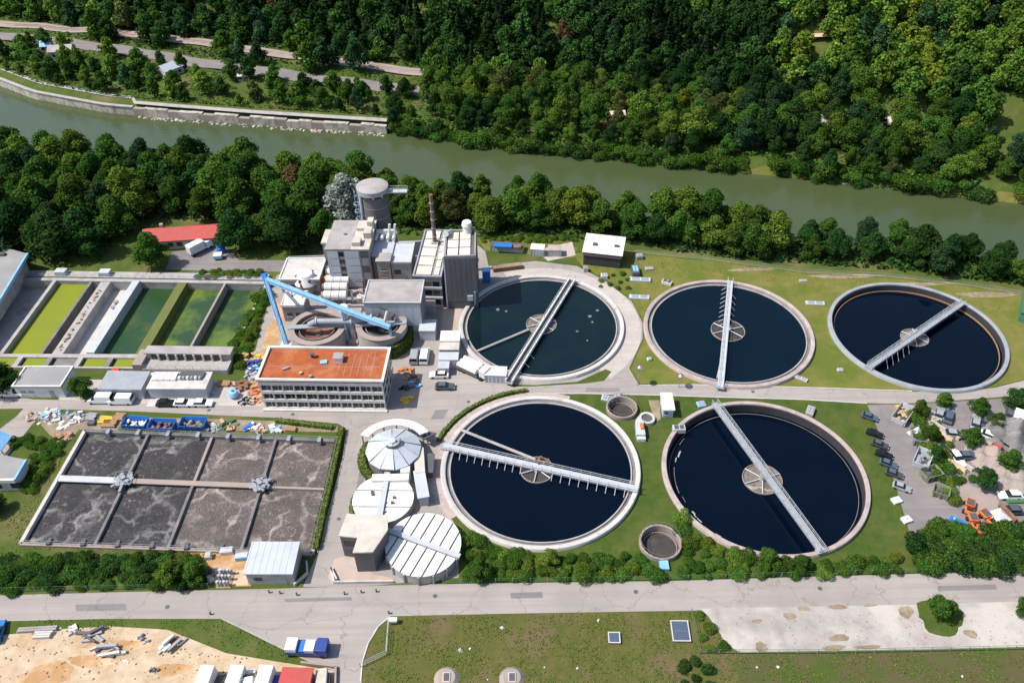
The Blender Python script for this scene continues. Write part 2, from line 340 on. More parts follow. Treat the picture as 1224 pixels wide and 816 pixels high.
# basins
AB = [G(*p, .5) for p in ((101, 514), (404, 526), (373, 661), (24, 649))]          # aeration basin corners TL TR BR BL
SB = [G(*p) for p in ((22, 336), (318, 341), (276, 425), (-46, 424))]              # settling basins TL TR BR BL
ST1, ST2 = G(743, 488, .4), G(789, 649, .4)                                          # small sludge tanks
def quadloop(q, k=0.0):
    c = sum(q, Vector((0, 0, 0)))/4; return [(p.x+(c.x-p.x)*k, p.y+(c.y-p.y)*k) for p in q]
def inplate(x, y): return (-130 < x < 5 and 85 < y < 190) or (5 <= x < 130 and 85 < y < 170)
def build_ground():
    g = 2.5
    xs = np.concatenate([np.arange(-900, -320, 20), np.arange(-320, 300, g), np.arange(300, 901, 20)])
    ys = np.concatenate([np.arange(-300, 40, 20), np.arange(40, 480, g), np.arange(480, 1001, 20)])
    X, Y = np.meshgrid(xs, ys); Z = zt(X, Y); nx = len(xs)
    vs = np.stack([X.ravel(), Y.ravel(), Z.ravel()], 1)
    fs = []
    for j in range(len(ys)-1):
        cy = (ys[j]+ys[j+1])/2
        for i in range(nx-1):
            cx = (xs[i]+xs[i+1])/2
            if inplate(cx, cy): continue
            k = j*nx+i; fs.append((k, k+1, k+1+nx, k+nx))
    mb = MB(); mb.v = [tuple(v) for v in vs]; mb.f = fs
    outer = [Vector((x, y, 0)) for x, y in ((-130, 85), (130, 85), (130, 170), (5, 170), (5, 190), (-130, 190))]
    loops = [outer]+[[Vector((x, y, 0)) for x, y in circ(c, 19.7)] for c in TC.values()]
    loops += [[Vector((x, y, 0)) for x, y in quadloop(AB, .004)], [Vector((x, y, 0)) for x, y in quadloop(SB, .002)]]
    loops += [[Vector((x, y, 0)) for x, y in circ(p, r_, 32)] for p, r_ in ((ST1, 3.2), (ST2, 3.7))]
    V, F = fill(loops); k = len(mb.v); mb.v += [(p.x, p.y, 0.0) for p in V]; mb.f += [tuple(i+k for i in f) for f in F]
    o = mb.build('ground', 'grass', smooth=False); o['kind'] = 'structure'
    o.data.polygons.foreach_set('use_smooth', [True]*len(o.data.polygons))
build_ground()
def build_river():
    mb = MB(); xs = list(range(-600, 701, 20)); vs = []; fs = []
    for x in xs: vs += [(x, float(nb(x))-2, -3.0), (x, float(fb(x))+2.5, -3.0)]
    for i in range(len(xs)-1): k = 2*i; fs.append((k, k+2, k+3, k+1))
    o = mb.add(vs, fs).build('river', 'river_water'); o['kind'] = 'structure'
build_river()
# ================================================================ SURFACES
sheet('front_road', [(-90, 717), (0, 711), (150, 707), (330, 703), (445, 699.5), (560, 697), (800, 694), (1000, 688), (1224, 682), (1300, 680), (1300, 719), (1224, 722), (840, 729), (600, 733), (466, 736), (452, 748), (440, 768), (433, 790), (431, 880), (402, 880), (401, 800), (372, 790), (330, 770), (290, 750), (265, 739), (130, 739), (0, 742), (-90, 745)], .02, 'asphalt')
sheet('gravel_lot', [(836, 727), (940, 725), (1100, 722), (1300, 716), (1300, 770), (1224, 773), (1100, 776), (1000, 777.5), (885, 779), (868, 770), (858, 752), (846, 735)], .028, 'gravel')
YARD = [(-90, 468), (0, 472), (40, 477), (120, 479), (170, 482), (300, 486), (300, 440), (310, 400), (330, 330), (350, 318), (405, 312), (430, 290), (560, 285), (580, 300), (584, 318), (640, 312), (690, 318), (724, 336), (755, 360), (768, 385), (768, 405), (752, 440), (764, 460), (830, 460), (980, 464), (1090, 468), (1150, 468), (1190, 463), (1230, 453), (1300, 440), (1300, 470), (1224, 472), (1120, 480), (1080, 482), (1050, 482), (960, 477), (850, 474), (790, 472), (700, 470), (610, 471), (575, 479), (552, 491), (537, 508), (525, 532), (521, 560), (524, 585), (535, 612), (550, 636), (548, 690), (450, 699), (398, 701), (362, 701), (380, 660), (410, 548), (414, 512), (404, 506), (330, 499), (150, 491), (75, 489), (40, 505), (8, 545), (-20, 560), (-40, 545), (-10, 520), (20, 497), (28, 488), (-90, 490)]
sheet('yard', YARD, .024, 'asphalt', holes=[circ(TC['1'], 19.8)])
def ringsheet(name, c, r0, r1, a0, a1, z, m, n=48):
    mb = MB(); vs = []; fs = []
    for i in range(n+1):
        t = R_(a0+(a1-a0)*i/n); vs += [(c[0]+r0*math.cos(t), c[1]+r0*math.sin(t), z), (c[0]+r1*math.cos(t), c[1]+r1*math.sin(t), z)]
    for i in range(n): k = 2*i; fs.append((k, k+1, k+3, k+2))
    o = mb.add(vs, fs).build(name, m); o['kind'] = 'structure'; return o
ringsheet('ring_path', TC['1'], 19.8, 24.0, -52, 112, .032, 'asphalt_pale')
ringsheet('apron', TC['4'], 19.8, 21.6, 70, 215, .034, 'concrete_pink')
sheet('grass_verge', [(607, 459), (640, 460), (690, 456), (724, 441), (731, 444), (722, 455), (700, 458), (640, 461.5), (612, 462)], .036, 'lawn_mid')
sheet('back_lawn', [(684, 303), (760, 299), (850, 309), (960, 324), (1060, 329), (1110, 334), (1160, 340), (1230, 352), (1260, 360), (1290, 430), (1230, 452), (1190, 462), (1150, 467), (1090, 467), (980, 463), (830, 459), (766, 459), (754, 441), (770, 405), (770, 385), (757, 360), (726, 335), (696, 318)], .016, 'lawn_dry', holes=[circ(TC['2'], 19.8), circ(TC['3'], 19.8)])
sheet('back_verge', [(572, 286), (640, 288), (690, 296), (686, 308), (640, 305), (580, 299)], .016, 'lawn_dry')
sheet('mid_lawn', [(615, 470.8), (700, 471), (790, 473), (850, 475), (960, 478), (1035, 482), (1050, 520), (1070, 580), (1088, 640), (1100, 686), (1000, 687), (800, 693), (600, 696), (545, 696.5), (535, 637), (522, 612), (512, 585), (510, 560), (515, 532), (528, 505), (545, 486), (570, 475)], .0155, 'lawn_mid', holes=[circ(TC['4'], 19.8), circ(TC['5'], 19.8), circ(ST1, 3.2, 32), circ(ST2, 3.7, 32)])
sheet('front_field', [(467, 737), (600, 734), (838, 730), (850, 745), (862, 768), (880, 780), (884, 880), (432, 880), (434, 792), (444, 768), (455, 748)], .012, 'field')
sheet('front_field_strip', [(881, 780.5), (1000, 779), (1224, 775), (1300, 772), (1300, 880), (885, 880)], .012, 'field_brown')
sheet('sand_yard', [(-90, 762), (0, 759), (60, 752), (130, 748), (200, 752), (240, 768), (270, 780), (330, 790), (400, 801), (400, 880), (-90, 880)], .018, 'sand')
sheet('parking_lot', [(1037, 484), (1060, 483), (1088, 483), (1120, 481), (1232, 474), (1300, 472), (1300, 640), (1224, 632), (1150, 628), (1140, 634), (1088, 639), (1072, 585), (1052, 520)], .02, 'asphalt_grey')
sheet('sand_triangle', [(1149, 571), (1164, 582), (1188, 588), (1194, 600), (1186, 618), (1172, 622), (1153, 606), (1147, 590)], .03, 'concrete_brown')
sheet('sand_ramp', [(300, 470), (318, 395), (332, 372), (330, 345), (340, 380), (330, 415), (318, 455), (312, 486), (292, 478)], .035, 'sand_orange')
sheet('storage_ground', [(200, 661), (280, 659), (300, 662), (300, 700), (262, 701), (230, 672), (196, 668)], .02, 'sand_orange')
sheet('storage_pad', [(262, 683), (296, 680), (296, 699), (262, 700)], .03, 'sand')
sheet('loading_pad', [(392, 690), (400, 668), (412, 664), (430, 668), (446, 686), (470, 690), (466, 697), (400, 697)], .036, 'paving')
sheet('brick_pad', [(530, 370), (552, 368), (551, 386), (552, 400), (526, 400)], .036, 'paving')
sheet('brick_strip', [(513, 545), (521, 540), (519, 560), (522, 585), (532, 610), (524, 605), (514, 585)], .038, 'concrete_pink')
sheet('left_lane', [(75, 453), (310, 456), (310, 486), (170, 482), (70, 478)], .021, 'asphalt_pale')
sheet('dirt_patch', [(40, 498), (95, 493), (130, 497), (150, 500), (140, 514), (95, 513), (80, 530), (60, 520)], .02, 'soil')
sheet('basin_verge', [(100, 497), (240, 500), (330, 503), (404, 509), (404, 516), (300, 515), (180, 511), (105, 508)], .026, 'soil')
sheet('red_house_court', [(198, 322), (206, 301), (268, 294), (286, 311), (345, 311), (347, 325), (236, 323)], .02, 'asphalt_grey')
sheet('track', [(640, 299), (684, 289), (688, 305), (655, 312)], .025, 'asphalt_pale')
def patch(u, v, a, b, m, z=.034, n=28, name='soil_patch'):
    c = G(u, v); loop = []; f = [random.uniform(0, 6.28) for _ in range(3)]
    for i in range(n):
        t = 2*math.pi*i/n; k = 1+.14*math.sin(2*t+f[0])+.09*math.sin(3*t+f[1])+.05*math.sin(7*t+f[2])+random.uniform(-.03, .03); loop.append((c.x+a*k*math.cos(t), c.y+b*k*math.sin(t)))
    return sheet(name, loop, z, m, world=True)
for u, v, a, b in ((944, 736, 1.0, .7), (961, 727, 1.0, .5), (1001, 725, 1.9, .4), (1040, 723, 1.3, .25), (1083, 731, 1.2, 1.2), (1003, 762, 1.5, .7), (997, 774, 2.0, .5), (1037, 773, 2.0, .4), (1160, 757, 1.0, .8), (910, 773, 1.1, .8), (905, 742, .9, .4)):
    patch(u, v, a, b, 'soil')
for u, v, a, b in ((56, 806, 4.5, 2), (110, 790, 4, 1), (205, 800, 2.5, 1.2), (140, 771, 5, 1.2)):
    patch(u, v, a, b, 'sand_orange', .026+.0007*(u % 11)+.004*round(a % 3))
for u, v, a, b in ((1095, 340, 9, .9), (1010, 330, 10, .8), (1180, 352, 8, 1.0), (900, 322, 6, .7)):
    patch(u, v, a, b, 'soil', .024)
# kerbs along the service road and the front road
def kerb(pts, m='concrete_pale', wd=.22, h=.11):
    mb = MB()
    P = [G(*p) for p in pts]
    for a, b in zip(P, P[1:]): mb.wall(a, b, wd, 0, h)
    o = mb.build('kerb', m); o['kind'] = 'structure'; return o
kerb([(764, 460.5), (830, 459.8), (980, 463.6), (1090, 467.5)])
kerb([(640, 470.6), (700, 470.4), (790, 472.4), (850, 474.5), (960, 477.5), (1036, 482)])
kerb([(466, 736.5), (452, 748.5), (440, 768.5), (433, 790.5), (431, 815)])
kerb([(265, 739), (290, 751), (330, 771), (372, 791), (400, 801)], 'concrete')
kerb([(380, 660), (410, 548), (414.5, 512)], 'concrete')

# repairs and manholes in the asphalt
for q in ([(90, 722), (150, 721), (152, 729), (91, 730)], [(610, 708), (648, 707), (649, 714), (611, 715)], [(520, 490), (536, 489), (530, 500), (515, 501)], [(1120, 700), (1190, 698), (1192, 704), (1121, 706)], [(430, 560), (437, 560), (430, 600), (423, 600)], [(700, 463.5), (740, 463.5), (741, 468), (700, 468)], [(340, 715), (420, 713), (421, 717), (341, 719)]):
    sheet('repair_patch', q, .031, 'asphalt_grey')
for i, (u, v) in enumerate(((200, 725), (520, 712), (760, 707), (980, 703), (485, 505), (405, 620), (560, 480), (900, 468), (250, 490), (350, 495))):
    t = empty('manhole_cover', G(u, v), 0, 'round dark manhole cover set in the asphalt', 'manhole', 'manhole covers'); MB().cyl(0, 0, .02, .045, .42, n=16).build('ring', 'concrete_dark', t); MB().cyl(0, 0, .046, .052, .34, n=16).build('lid', 'metal_dark', t)
# ================================================================ CLARIFIERS
def handrail(mb, p, q, off, z, n=None, h=1.05, r=.045):
    p, q = Vector(p), Vector(q); d = (q-p); L = d.length; d.normalize(); nn = Vector((-d.y, d.x, 0))*off
    a, b = p+nn+Vector((0, 0, z)), q+nn+Vector((0, 0, z))
    mb.tube(a+Vector((0, 0, h)), b+Vector((0, 0, h)), r, 6); mb.tube(a+Vector((0, 0, h*.52)), b+Vector((0, 0, h*.52)), r*.75, 6)
    k = n or max(2, int(L/1.9))
    for i in range(k+1):
        c = a.lerp(b, i/k); mb.tube(c, c+Vector((0, 0, h)), r, 6)
def clarifier(key, label, wz, wmat, bend, ring='launder', rim='concrete_pale', deck='metal_pale', bw=1.5, struts=(), pipe=None, well=(3.6, 'scum'), wellpx=None, twin=False, rimtop='concrete'):
    c = TC[key]; t = empty('clarifier_tank', (c[0], c[1], 0), 0, label, 'tank', 'round clarifier tanks')
    O = Vector((c[0], c[1], 0))
    if ring == 'launder':
        MB().lathe([(19.0, -5), (20, -5), (20, .62), (19.85, .8), (19.15, .8), (19.0, .72)], 128).build('wall', rim, t, True)
        MB().lathe([(18.25, -1.2), (19.02, -1.2), (19.02, .12), (18.25, .12)], 128).build('launder_channel', 'concrete_dark', t, True)
        MB().lathe([(18.0, -3), (18.27, -3), (18.27, .42), (18.0, .42)], 128).build('weir_ring', rimtop, t, True)
        wr = 18.02
    else:
        MB().lathe([(19.05, -6), (20, -6), (20, .62), (19.85, .8), (19.15, .8), (19.05, .7)], 128).build('wall', rim, t, True)
        wr = 19.0
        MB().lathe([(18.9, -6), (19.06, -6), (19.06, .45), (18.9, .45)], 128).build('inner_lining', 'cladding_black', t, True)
        MB().lathe([(18.2, wz-.6), (18.32, wz-.6), (18.32, wz+(.05 if ring == 'low' else .35)), (18.2, wz+(.05 if ring == 'low' else .35))], 128).build('weir_ring', 'concrete_dark' if ring == 'low' else 'wood', t, True)
    MB().disc(wr, wz, 128).build('water', wmat, t)
    # bridge
    a, b = (G(*p, 1.3) for p in bend); a.z = b.z = 0; a -= O; b -= O
    d = (b-a).normalized(); nn = Vector((-d.y, d.x, 0)); L = (b-a).length
    br = MB()
    if twin:
        for s_ in (-1, 1): br.prism([a+nn*s_*.75-nn*.16, b+nn*s_*.75-nn*.16, b+nn*s_*.75+nn*.16, a+nn*s_*.75+nn*.16], .95, 1.75)
        B = br.build('bridge', deck, t)
        MB().prism([a-nn*.58, b-nn*.58, b+nn*.58, a+nn*.58], 1.0, 1.12).build('walkway', 'metal_dark', B)
    else:
        br.prism([a-nn*bw/2, b-nn*bw/2, b+nn*bw/2, a+nn*bw/2], 1.12, 1.28)
        B = br.build('bridge', deck, t)
        g = MB()
        for s_ in (-1, 1): g.prism([a+nn*s_*bw*.42-nn*.07, b+nn*s_*bw*.42-nn*.07, b+nn*s_*bw*.42+nn*.07, a+nn*s_*bw*.42+nn*.07], .72, 1.118)
        g.build('girder', 'metal_grey', B)
    hr = MB()
    for s_ in (-1, 1): handrail(hr, a, b, s_*(bw/2-.05 if not twin else .8), 1.29 if not twin else 1.75, h=1.0)
    hr.build('handrail', 'metal_pale', B)
    ec = MB().box(-.55, .55, -.9, .9, .8, 1.1, math.atan2(d.y, d.x), (0, 0)).build('end_carriage', 'metal_grey', B); ec.location = a+d*.3
    # centre well
    wc = (G(*wellpx, wz)-O) if wellpx else Vector((0, 0, 0)); wc.z = 0
    rw = well[0]
    MB().lathe([(rw-.12, wz-1), (rw, wz-1), (rw, wz+.32), (rw-.12, wz+.32)], 48, cx=wc.x, cy=wc.y).build('centre_well', 'concrete_brown', t, True)
    MB().disc(rw-.1, wz+.06, 48, wc.x, wc.y).build('scum_layer', well[1], t)
    col = MB().cyl(wc.x, wc.y, wz-2, 1.1, .7); col.build('centre_column', 'concrete', t, True)
    for i in range(6):
        th = math.pi*i/3+.3; p0 = Vector((wc.x+math.cos(th)*.6, wc.y+math.sin(th)*.6, wz+.45)); p1 = Vector((wc.x+math.cos(th)*rw, wc.y+math.sin(th)*rw, wz+.35))
        MB().tube(p0, p1, .11, 6).build('spoke', 'metal_pale', t)
    # scraper struts hanging from the bridge into the water
    for s_, fr in struts:
        q = a.lerp(b, fr); e = q+nn*s_*(bw/2+.15)
        m_ = MB().tube(e+Vector((0, 0, 1.2)), e+nn*s_*1.1+Vector((0, 0, wz-.1)), .07, 6)
        m_.build('scraper_strut', 'metal_pale', t)
    if pipe:
        p, q = (G(*k, wz+.35)-O for k in pipe); p.z = q.z = wz+.35
        MB().tube(p, q, .33, 10).build('scum_pipe', 'concrete', t, True)
    return t
near = lambda lo, hi, n, s=1: [(s, lo+(hi-lo)*i/(n-1)) for i in range(n)]
t1 = clarifier('1', 'round tank with teal water next to the tall dark box building', .25, 'tank_water_teal', ((608, 456), (684, 334)), deck='white', twin=True, pipe=((570, 420), (632, 394)), well=(3.7, 'scum'), struts=near(.1, .25, 3, -1))
t2 = clarifier('2', 'round tank in the middle of the back row, bridge running away from the viewer', .2, 'tank_water', ((861, 462), (873, 335)), deck='metal_pale', bw=1.3, rim='concrete_pink', struts=near(.55, .92, 9, 1)+near(.55, .85, 6, -1), well=(4.0, 'sludge'), pipe=((858, 452), (866, 415)))
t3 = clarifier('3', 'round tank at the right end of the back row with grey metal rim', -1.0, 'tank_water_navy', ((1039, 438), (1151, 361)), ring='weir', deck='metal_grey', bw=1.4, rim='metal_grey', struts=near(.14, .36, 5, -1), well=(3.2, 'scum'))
t4 = clarifier('4', 'large round tank beside the white domed tanks, bridge crossing from left to right', .2, 'tank_water_navy', ((530, 532), (763, 584)), deck='metal_pale', bw=1.5, struts=near(.06, .42, 10, -1)+near(.58, .94, 9, -1), pipe=((552, 514), (640, 549)), well=(3.4, 'sludge'), wellpx=(642, 562))
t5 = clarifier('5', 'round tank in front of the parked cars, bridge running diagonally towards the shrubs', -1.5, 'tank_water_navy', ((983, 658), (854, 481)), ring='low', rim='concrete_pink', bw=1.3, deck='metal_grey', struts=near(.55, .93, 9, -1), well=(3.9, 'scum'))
# the motor unit standing on tank 4's bridge, floating scum streaks
def scum_arc(t, r, a0, a1, z, wd, m='scum'):
    MB().lathe([(r-wd/2, z), (r+wd/2, z), (r+wd/2, z+.04), (r-wd/2, z+.04)], 16, R_(a0), R_(a1)).build('scum_streak', m, t)
for r, a0, a1, wd in ((16.9, 152, 158, .3), (17.2, 159, 163, .2), (17.3, 168, 190, .12), (17.0, 206, 209, .35), (17.2, 209, 216, .2), (17.5, 219, 226, .16), (17.4, 227, 231, .25), (17.7, 140, 147, .12), (17.0, 193, 198, .1)): scum_arc(t5, r, a0, a1, -1.5, wd, 'scum' if wd < .2 else 'concrete')
for u, v, r in ((595, 370, .5), (605, 372, .35), (705, 378, .5), (714, 371, .4), (708, 385, .3), (690, 396, .35), (702, 407, .25)):
    p = G(u, v, .25); MB().cyl(p.x-TC['1'][0], p.y-TC['1'][1], .25, .29, r, n=9).build('scum_float', 'scum', t1)
mu = MB(); p = G(650, 552, 1.3)-Vector((*TC['4'], 0))
mu.box(p.x-1.2, p.x+.2, p.y-.6, p.y+.6, 1.3, 2.0); mu.box(p.x+.5, p.x+1.1, p.y-.4, p.y+.4, 1.3, 1.9); mu.cyl(p.x-.6, p.y, 2.0, 2.9, .3, n=10); mu.build('drive_unit', 'rust', t4)
# small sludge tanks
def sludge_tank(p, r, label, stair):
    t = empty('sludge_tank', (p.x, p.y, 0), 0, label, 'tank', 'small sludge tanks')
    MB().lathe([(r-.35, -3), (r, -3), (r, .95), (r-.35, .95)], 48).build('wall', 'concrete_brown', t, True)
    MB().disc(r-.33, -.9, 48).build('sludge', 'sludge', t)
    MB().lathe([(r-.75, -1.3), (r-.65, -1.3), (r-.65, -.45), (r-.75, -.45)], 48).build('weir_ring', 'concrete_brown', t, True)
    hr = MB()
    for i in range(24):
        th = 2*math.pi*i/24; th2 = 2*math.pi*(i+1)/24; x, y = (r-.15)*math.cos(th), (r-.15)*math.sin(th)
        hr.tube((x, y, .95), (x, y, 1.95), .03, 5); hr.tube((x, y, 1.95), ((r-.15)*math.cos(th2), (r-.15)*math.sin(th2), 1.95), .03, 5)
    hr.build('handrail', 'concrete_dark', t)
    MB().box(-.8, .8, -.9, .9, 0, .7).build('step', stair, t).location = (0, -r-.9, 0) if stair != 'metal_grey' else (-.5, r+.6, 0)
    return t
sludge_tank(ST1, 3.35, 'small round sludge tank beside the service road', 'metal_grey')
sludge_tank(ST2, 3.85, 'small round sludge tank among the front shrubs between two large tanks', 'blue_pale')
# ================================================================ AERATION BASIN
def bil(q, s, t):
    a = q[0].lerp(q[1], s); b = q[3].lerp(q[2], s); return a.lerp(b, t)
def build_aeration():
    o = AB[3]; t = empty('aeration_basin', (o.x, o.y, 0), 0, 'rectangular aeration basin of eight foaming brown cells', 'basin')
    Q = [Vector((p.x-o.x, p.y-o.y, 0)) for p in AB]
    cols = [0, .254, .507, .757, 1]; rows = [0, .455, 1]
    for i in range(4):
        for j in range(2):
            q = [bil(Q, cols[i], rows[j]), bil(Q, cols[i+1], rows[j]), bil(Q, cols[i+1], rows[j+1]), bil(Q, cols[i], rows[j+1])]
            MB().add([(p.x, p.y, -.35) for p in (q[3], q[2], q[1], q[0])], [(0, 1, 2, 3)]).build('foaming_water', 'foam_dark' if i < 1 or (i == 1 and j == 0) else ('foam_brown' if i > 1 else 'foam_dark'), t)
    for a, b, m in ((0, 1, 'concrete_dark'), (1, 2, 'concrete'), (2, 3, 'concrete_brown'), (3, 0, 'concrete_pale')):
        MB().wall(Q[a], Q[b], .7, -4, .5).build('outer_wall', m, t)
    for i in (1, 2, 3):
        MB().wall(bil(Q, cols[i], .01), bil(Q, cols[i], .452), .55, -4, .3).build('dividing_wall', 'concrete_dark' if i != 2 else 'concrete_brown', t)
        MB().wall(bil(Q, cols[i], .458), bil(Q, cols[i], .99), .55, -4, .3).build('dividing_wall', 'concrete_dark', t)
    MB().wall(bil(Q, .005, .455), bil(Q, .225, .455), 1.5, .28, .5).build('walkway', 'metal_pale', t)
    MB().wall(bil(Q, .275, .455), bil(Q, .735, .455), 1.2, .28, .5).build('walkway', 'concrete_brown', t)
    MB().wall(bil(Q, .775, .455), bil(Q, .995, .455), .5, -4, .2).build('dividing_wall', 'concrete_brown', t)
    for s_ in (.252, .757):
        c = bil(Q, s_, .455); e = MB(); f = .2 if s_ < .5 else .35
        e.box(c.x-1.5, c.x+1.5, c.y-1.3, c.y+1.3, .52, .74, f)
        for k in range(7):
            th = k*2*math.pi/7+s_; L = random.uniform(1.6, 3.0)
            e.wall((c.x, c.y), (c.x+L*math.cos(th), c.y+L*math.sin(th)), .5, .53, .70+.02*k)
        e.cyl(c.x, c.y, .5, 1.6, .5, n=12); e.box(c.x-.9, c.x-.2, c.y+.2, c.y+1.2, .7, 1.4); e.box(c.x+.4, c.x+1.2, c.y-1, c.y-.2, .7, 1.2)
        e.build('aerator_platform', 'metal_grey', t)
        hr = MB()
        for k in range(4): th = k*math.pi/2+f+.78; hr.tube((c.x+2*math.cos(th), c.y+2*math.sin(th), .7), (c.x+2*math.cos(th), c.y+2*math.sin(th), 1.8), .05); hr.tube((c.x+2*math.cos(th), c.y+2*math.sin(th), 1.8), (c.x+2*math.cos(th+1.57), c.y+2*math.sin(th+1.57), 1.8), .05)
        hr.build('handrail', 'metal_grey', t)
    for s_ in np.linspace(.1, .93, 8):
        for tt in (.012, .985):
            c = bil(Q, s_, tt); MB().box(c.x-.35, c.x+.35, c.y-.7, c.y+.7, .3, 1.0).build('valve_box', 'metal_grey' if tt < .5 else 'metal_dark', t)
    hr = MB()
    for a, b in ((0, 1), (2, 3), (1, 2)): handrail(hr, Q[a], Q[b], 0, .5, h=1.0, r=.03)
    hr.build('handrail', 'metal_grey', t)
build_aeration()
# ================================================================ SETTLING BASINS (left)
def build_settling():
    o = SB[2]; t = empty('settling_basins', (o.x, o.y, 0), 0, 'row of long settling basins, some dry and some green with algae', 'basin')
    Q = [Vector((p.x-o.x, p.y-o.y, 0)) for p in SB]
    W0 = (Q[1]-Q[0]).length
    def fr(u, v):      # fraction along the row of a ground pixel on a divider
        p = G(u, v)-Vector((o.x, o.y, 0)); d = (Q[1]-Q[0]); tt = 0
        # remove the skew of the dividers
        e = (Q[3]-Q[0]); den = d.x*e.y-d.y*e.x; r = p-Q[0]
        return (r.x*e.y-r.y*e.x)/den
    ks = [0.0, fr(37, 378), fr(81.5, 380), fr(100, 380), fr(137, 385), fr(198, 380), fr(252, 380), 1.0]
    cells = [(0, 1, 'concrete', -2.2, 'dry_floor'), (1, 2, 'algae_lime', -.8, 'algae_water'), (3, 4, 'concrete_pale', -2.4, 'dry_floor'), (4, 5, 'algae_green', -1.7, 'green_water'), (5, 6, 'algae_mixed', -1.8, 'green_water'), (6, 7, 'algae_mixed', -1.8, 'green_water')]
    for a, b, m, z, nm in cells:
        q = [bil(Q, ks[a], 0), bil(Q, ks[b], 0), bil(Q, ks[b], 1), bil(Q, ks[a], 1)]
        MB().add([(p.x, p.y, z) for p in (q[3], q[2], q[1], q[0])], [(0, 1, 2, 3)]).build(nm, m, t)
    ws = [(0, .8, 'concrete', .5), (1, .9, 'concrete', .55), (2, .6, 'concrete_dark', .3), (3, 2.6, 'concrete', .25), (4, 1.9, 'metal_pale', .9), (5, 2.4, 'algae_wall', .5), (6, .55, 'concrete_brown', .5), (7, .6, 'concrete', .3)]
    for k, wd, m, h in ws:
        MB().wall(bil(Q, ks[k], .0), bil(Q, ks[k], 1), wd, -4, h).build('dividing_wall', m, t)
    MB().wall(bil(Q, 0, 0)+Vector((0, .6, 0)), bil(Q, 1, 0)+Vector((0, .6, 0)), 1.2, -4, .45).build('end_wall', 'concrete', t)
    MB().wall(bil(Q, 0, 0)+Vector((0, 3.2, 0)), bil(Q, 1, 0)+Vector((0, 3.2, 0)), 2.6, 0, .3).build('channel_walkway', 'concrete', t)
    MB().wall(bil(Q, 0, 1)+Vector((0, -.4, 0)), bil(Q, 1, 1)+Vector((0, -.4, 0)), .8, -4, .4).build('end_wall', 'concrete', t)
    mb = MB()
    for i in range(34):      # rubble on the broad wall
        c = bil(Q, ks[3]+random.uniform(-.006, .006), random.uniform(.12, .97)); mb.rock(c.x, c.y, .24, random.uniform(.25, .6))
    r_ = mb.build('rubble', 'rubble_b', t); r_['kind'] = 'stuff'
    for k, n_ in ((.12, 4), (.46, 5)):
        for i in range(n_):
            c = bil(Q, k+random.uniform(-.04, .03) if k < .3 else ks[3]+(ks[4]-ks[3])*random.uniform(.45, .8), random.uniform(.1, .85)); zf = -2.2 if k < .3 else -2.4
            MB().box(c.x-.6, c.x+.6, c.y-.5, c.y+.5, zf, zf+random.uniform(.3, .8), random.random()).build('floor_fitting', 'metal_grey' if i % 2 else 'concrete_brown', t)
    MB().box(0, .2, 0, .2, 0, .1)
    for s_ in (.16, .34):
        c = bil(Q, s_, 0)+Vector((0, 3.2, 0)); MB().box(c.x-1.4, c.x+1.4, c.y-1, c.y+1, .3, 1.5, -.05).build('gate_box', 'metal_pale', t)
    hr = MB(); handrail(hr, bil(Q, 0, 0)+Vector((0, 1.7, 0)), bil(Q, 1, 0)+Vector((0, 1.7, 0)), 0, .3, r=.035); hr.build('handrail', 'metal_grey', t)
build_settling()
# outlet channel in front, with the lime boxes
def build_channel():
    t, L = at('outlet_channel', (-46, 441), (172, 443), 'concrete outlet channel with lime green pools in front of the settling basins', 'channel')
    MB().box(0, L, 0, .5, 0, .7).build('front_wall', 'concrete', t); MB().box(0, L, 3.6, 4.1, 0, .7).build('back_wall', 'concrete', t)
    for i in range(5):
        x0 = L*(.16+i*.167); MB().box(x0, x0+L*.11, .52, 3.58, 0, .35).build('algae_pool', 'algae_lime' if i not in (2,) else 'concrete_dark', t)
        MB().box(x0+L*.118, x0+L*.118+1.2, .52, 3.58, 0, .72).build('cross_wall', 'concrete_dark' if i % 2 else 'concrete', t)
build_channel()
def build_sluice():
    t, L = at('sluice_house', (172, 446), (273, 447.5), 'long low grey sluice house with a row of dark openings', 'building')
    D = 5.6
    MB().box(0, L, D-2.2, D, 0, 3.1).build('wall', 'concrete', t)
    MB().box(-.3, L+.3, D-2.5, D+.2, 3.1, 3.4).build('roof', 'roof_pink', t)
    MB().box(0, L, 0, D-2.2, 0, 1.3).build('front_block', 'concrete', t)
    n = 8
    for i in range(n):
        x = 1.2+i*(L-3)/n; MB().box(x, x+(L-3)/n-.55, D-2.3, D-2.19, 1.5, 2.75).build('opening', 'glass_dark', t)
        MB().box(x+(L-3)/n-.5, x+(L-3)/n-.1, D-2.7, D-2.2, 1.3, 3.1).build('pier', 'concrete_pale', t)
    MB().box(-2.2, -.02, .2, D, 0, 2.4).build('end_block', 'concrete_brown', t)
    hr = MB(); handrail(hr, (0, .15, 0), (L, .15, 0), 0, 1.3, r=.035); hr.build('handrail', 'metal_grey', t)
    MB().box(2, L-4, -1.0, -.1, 0, .45).build('ledge', 'white', t)
build_sluice()
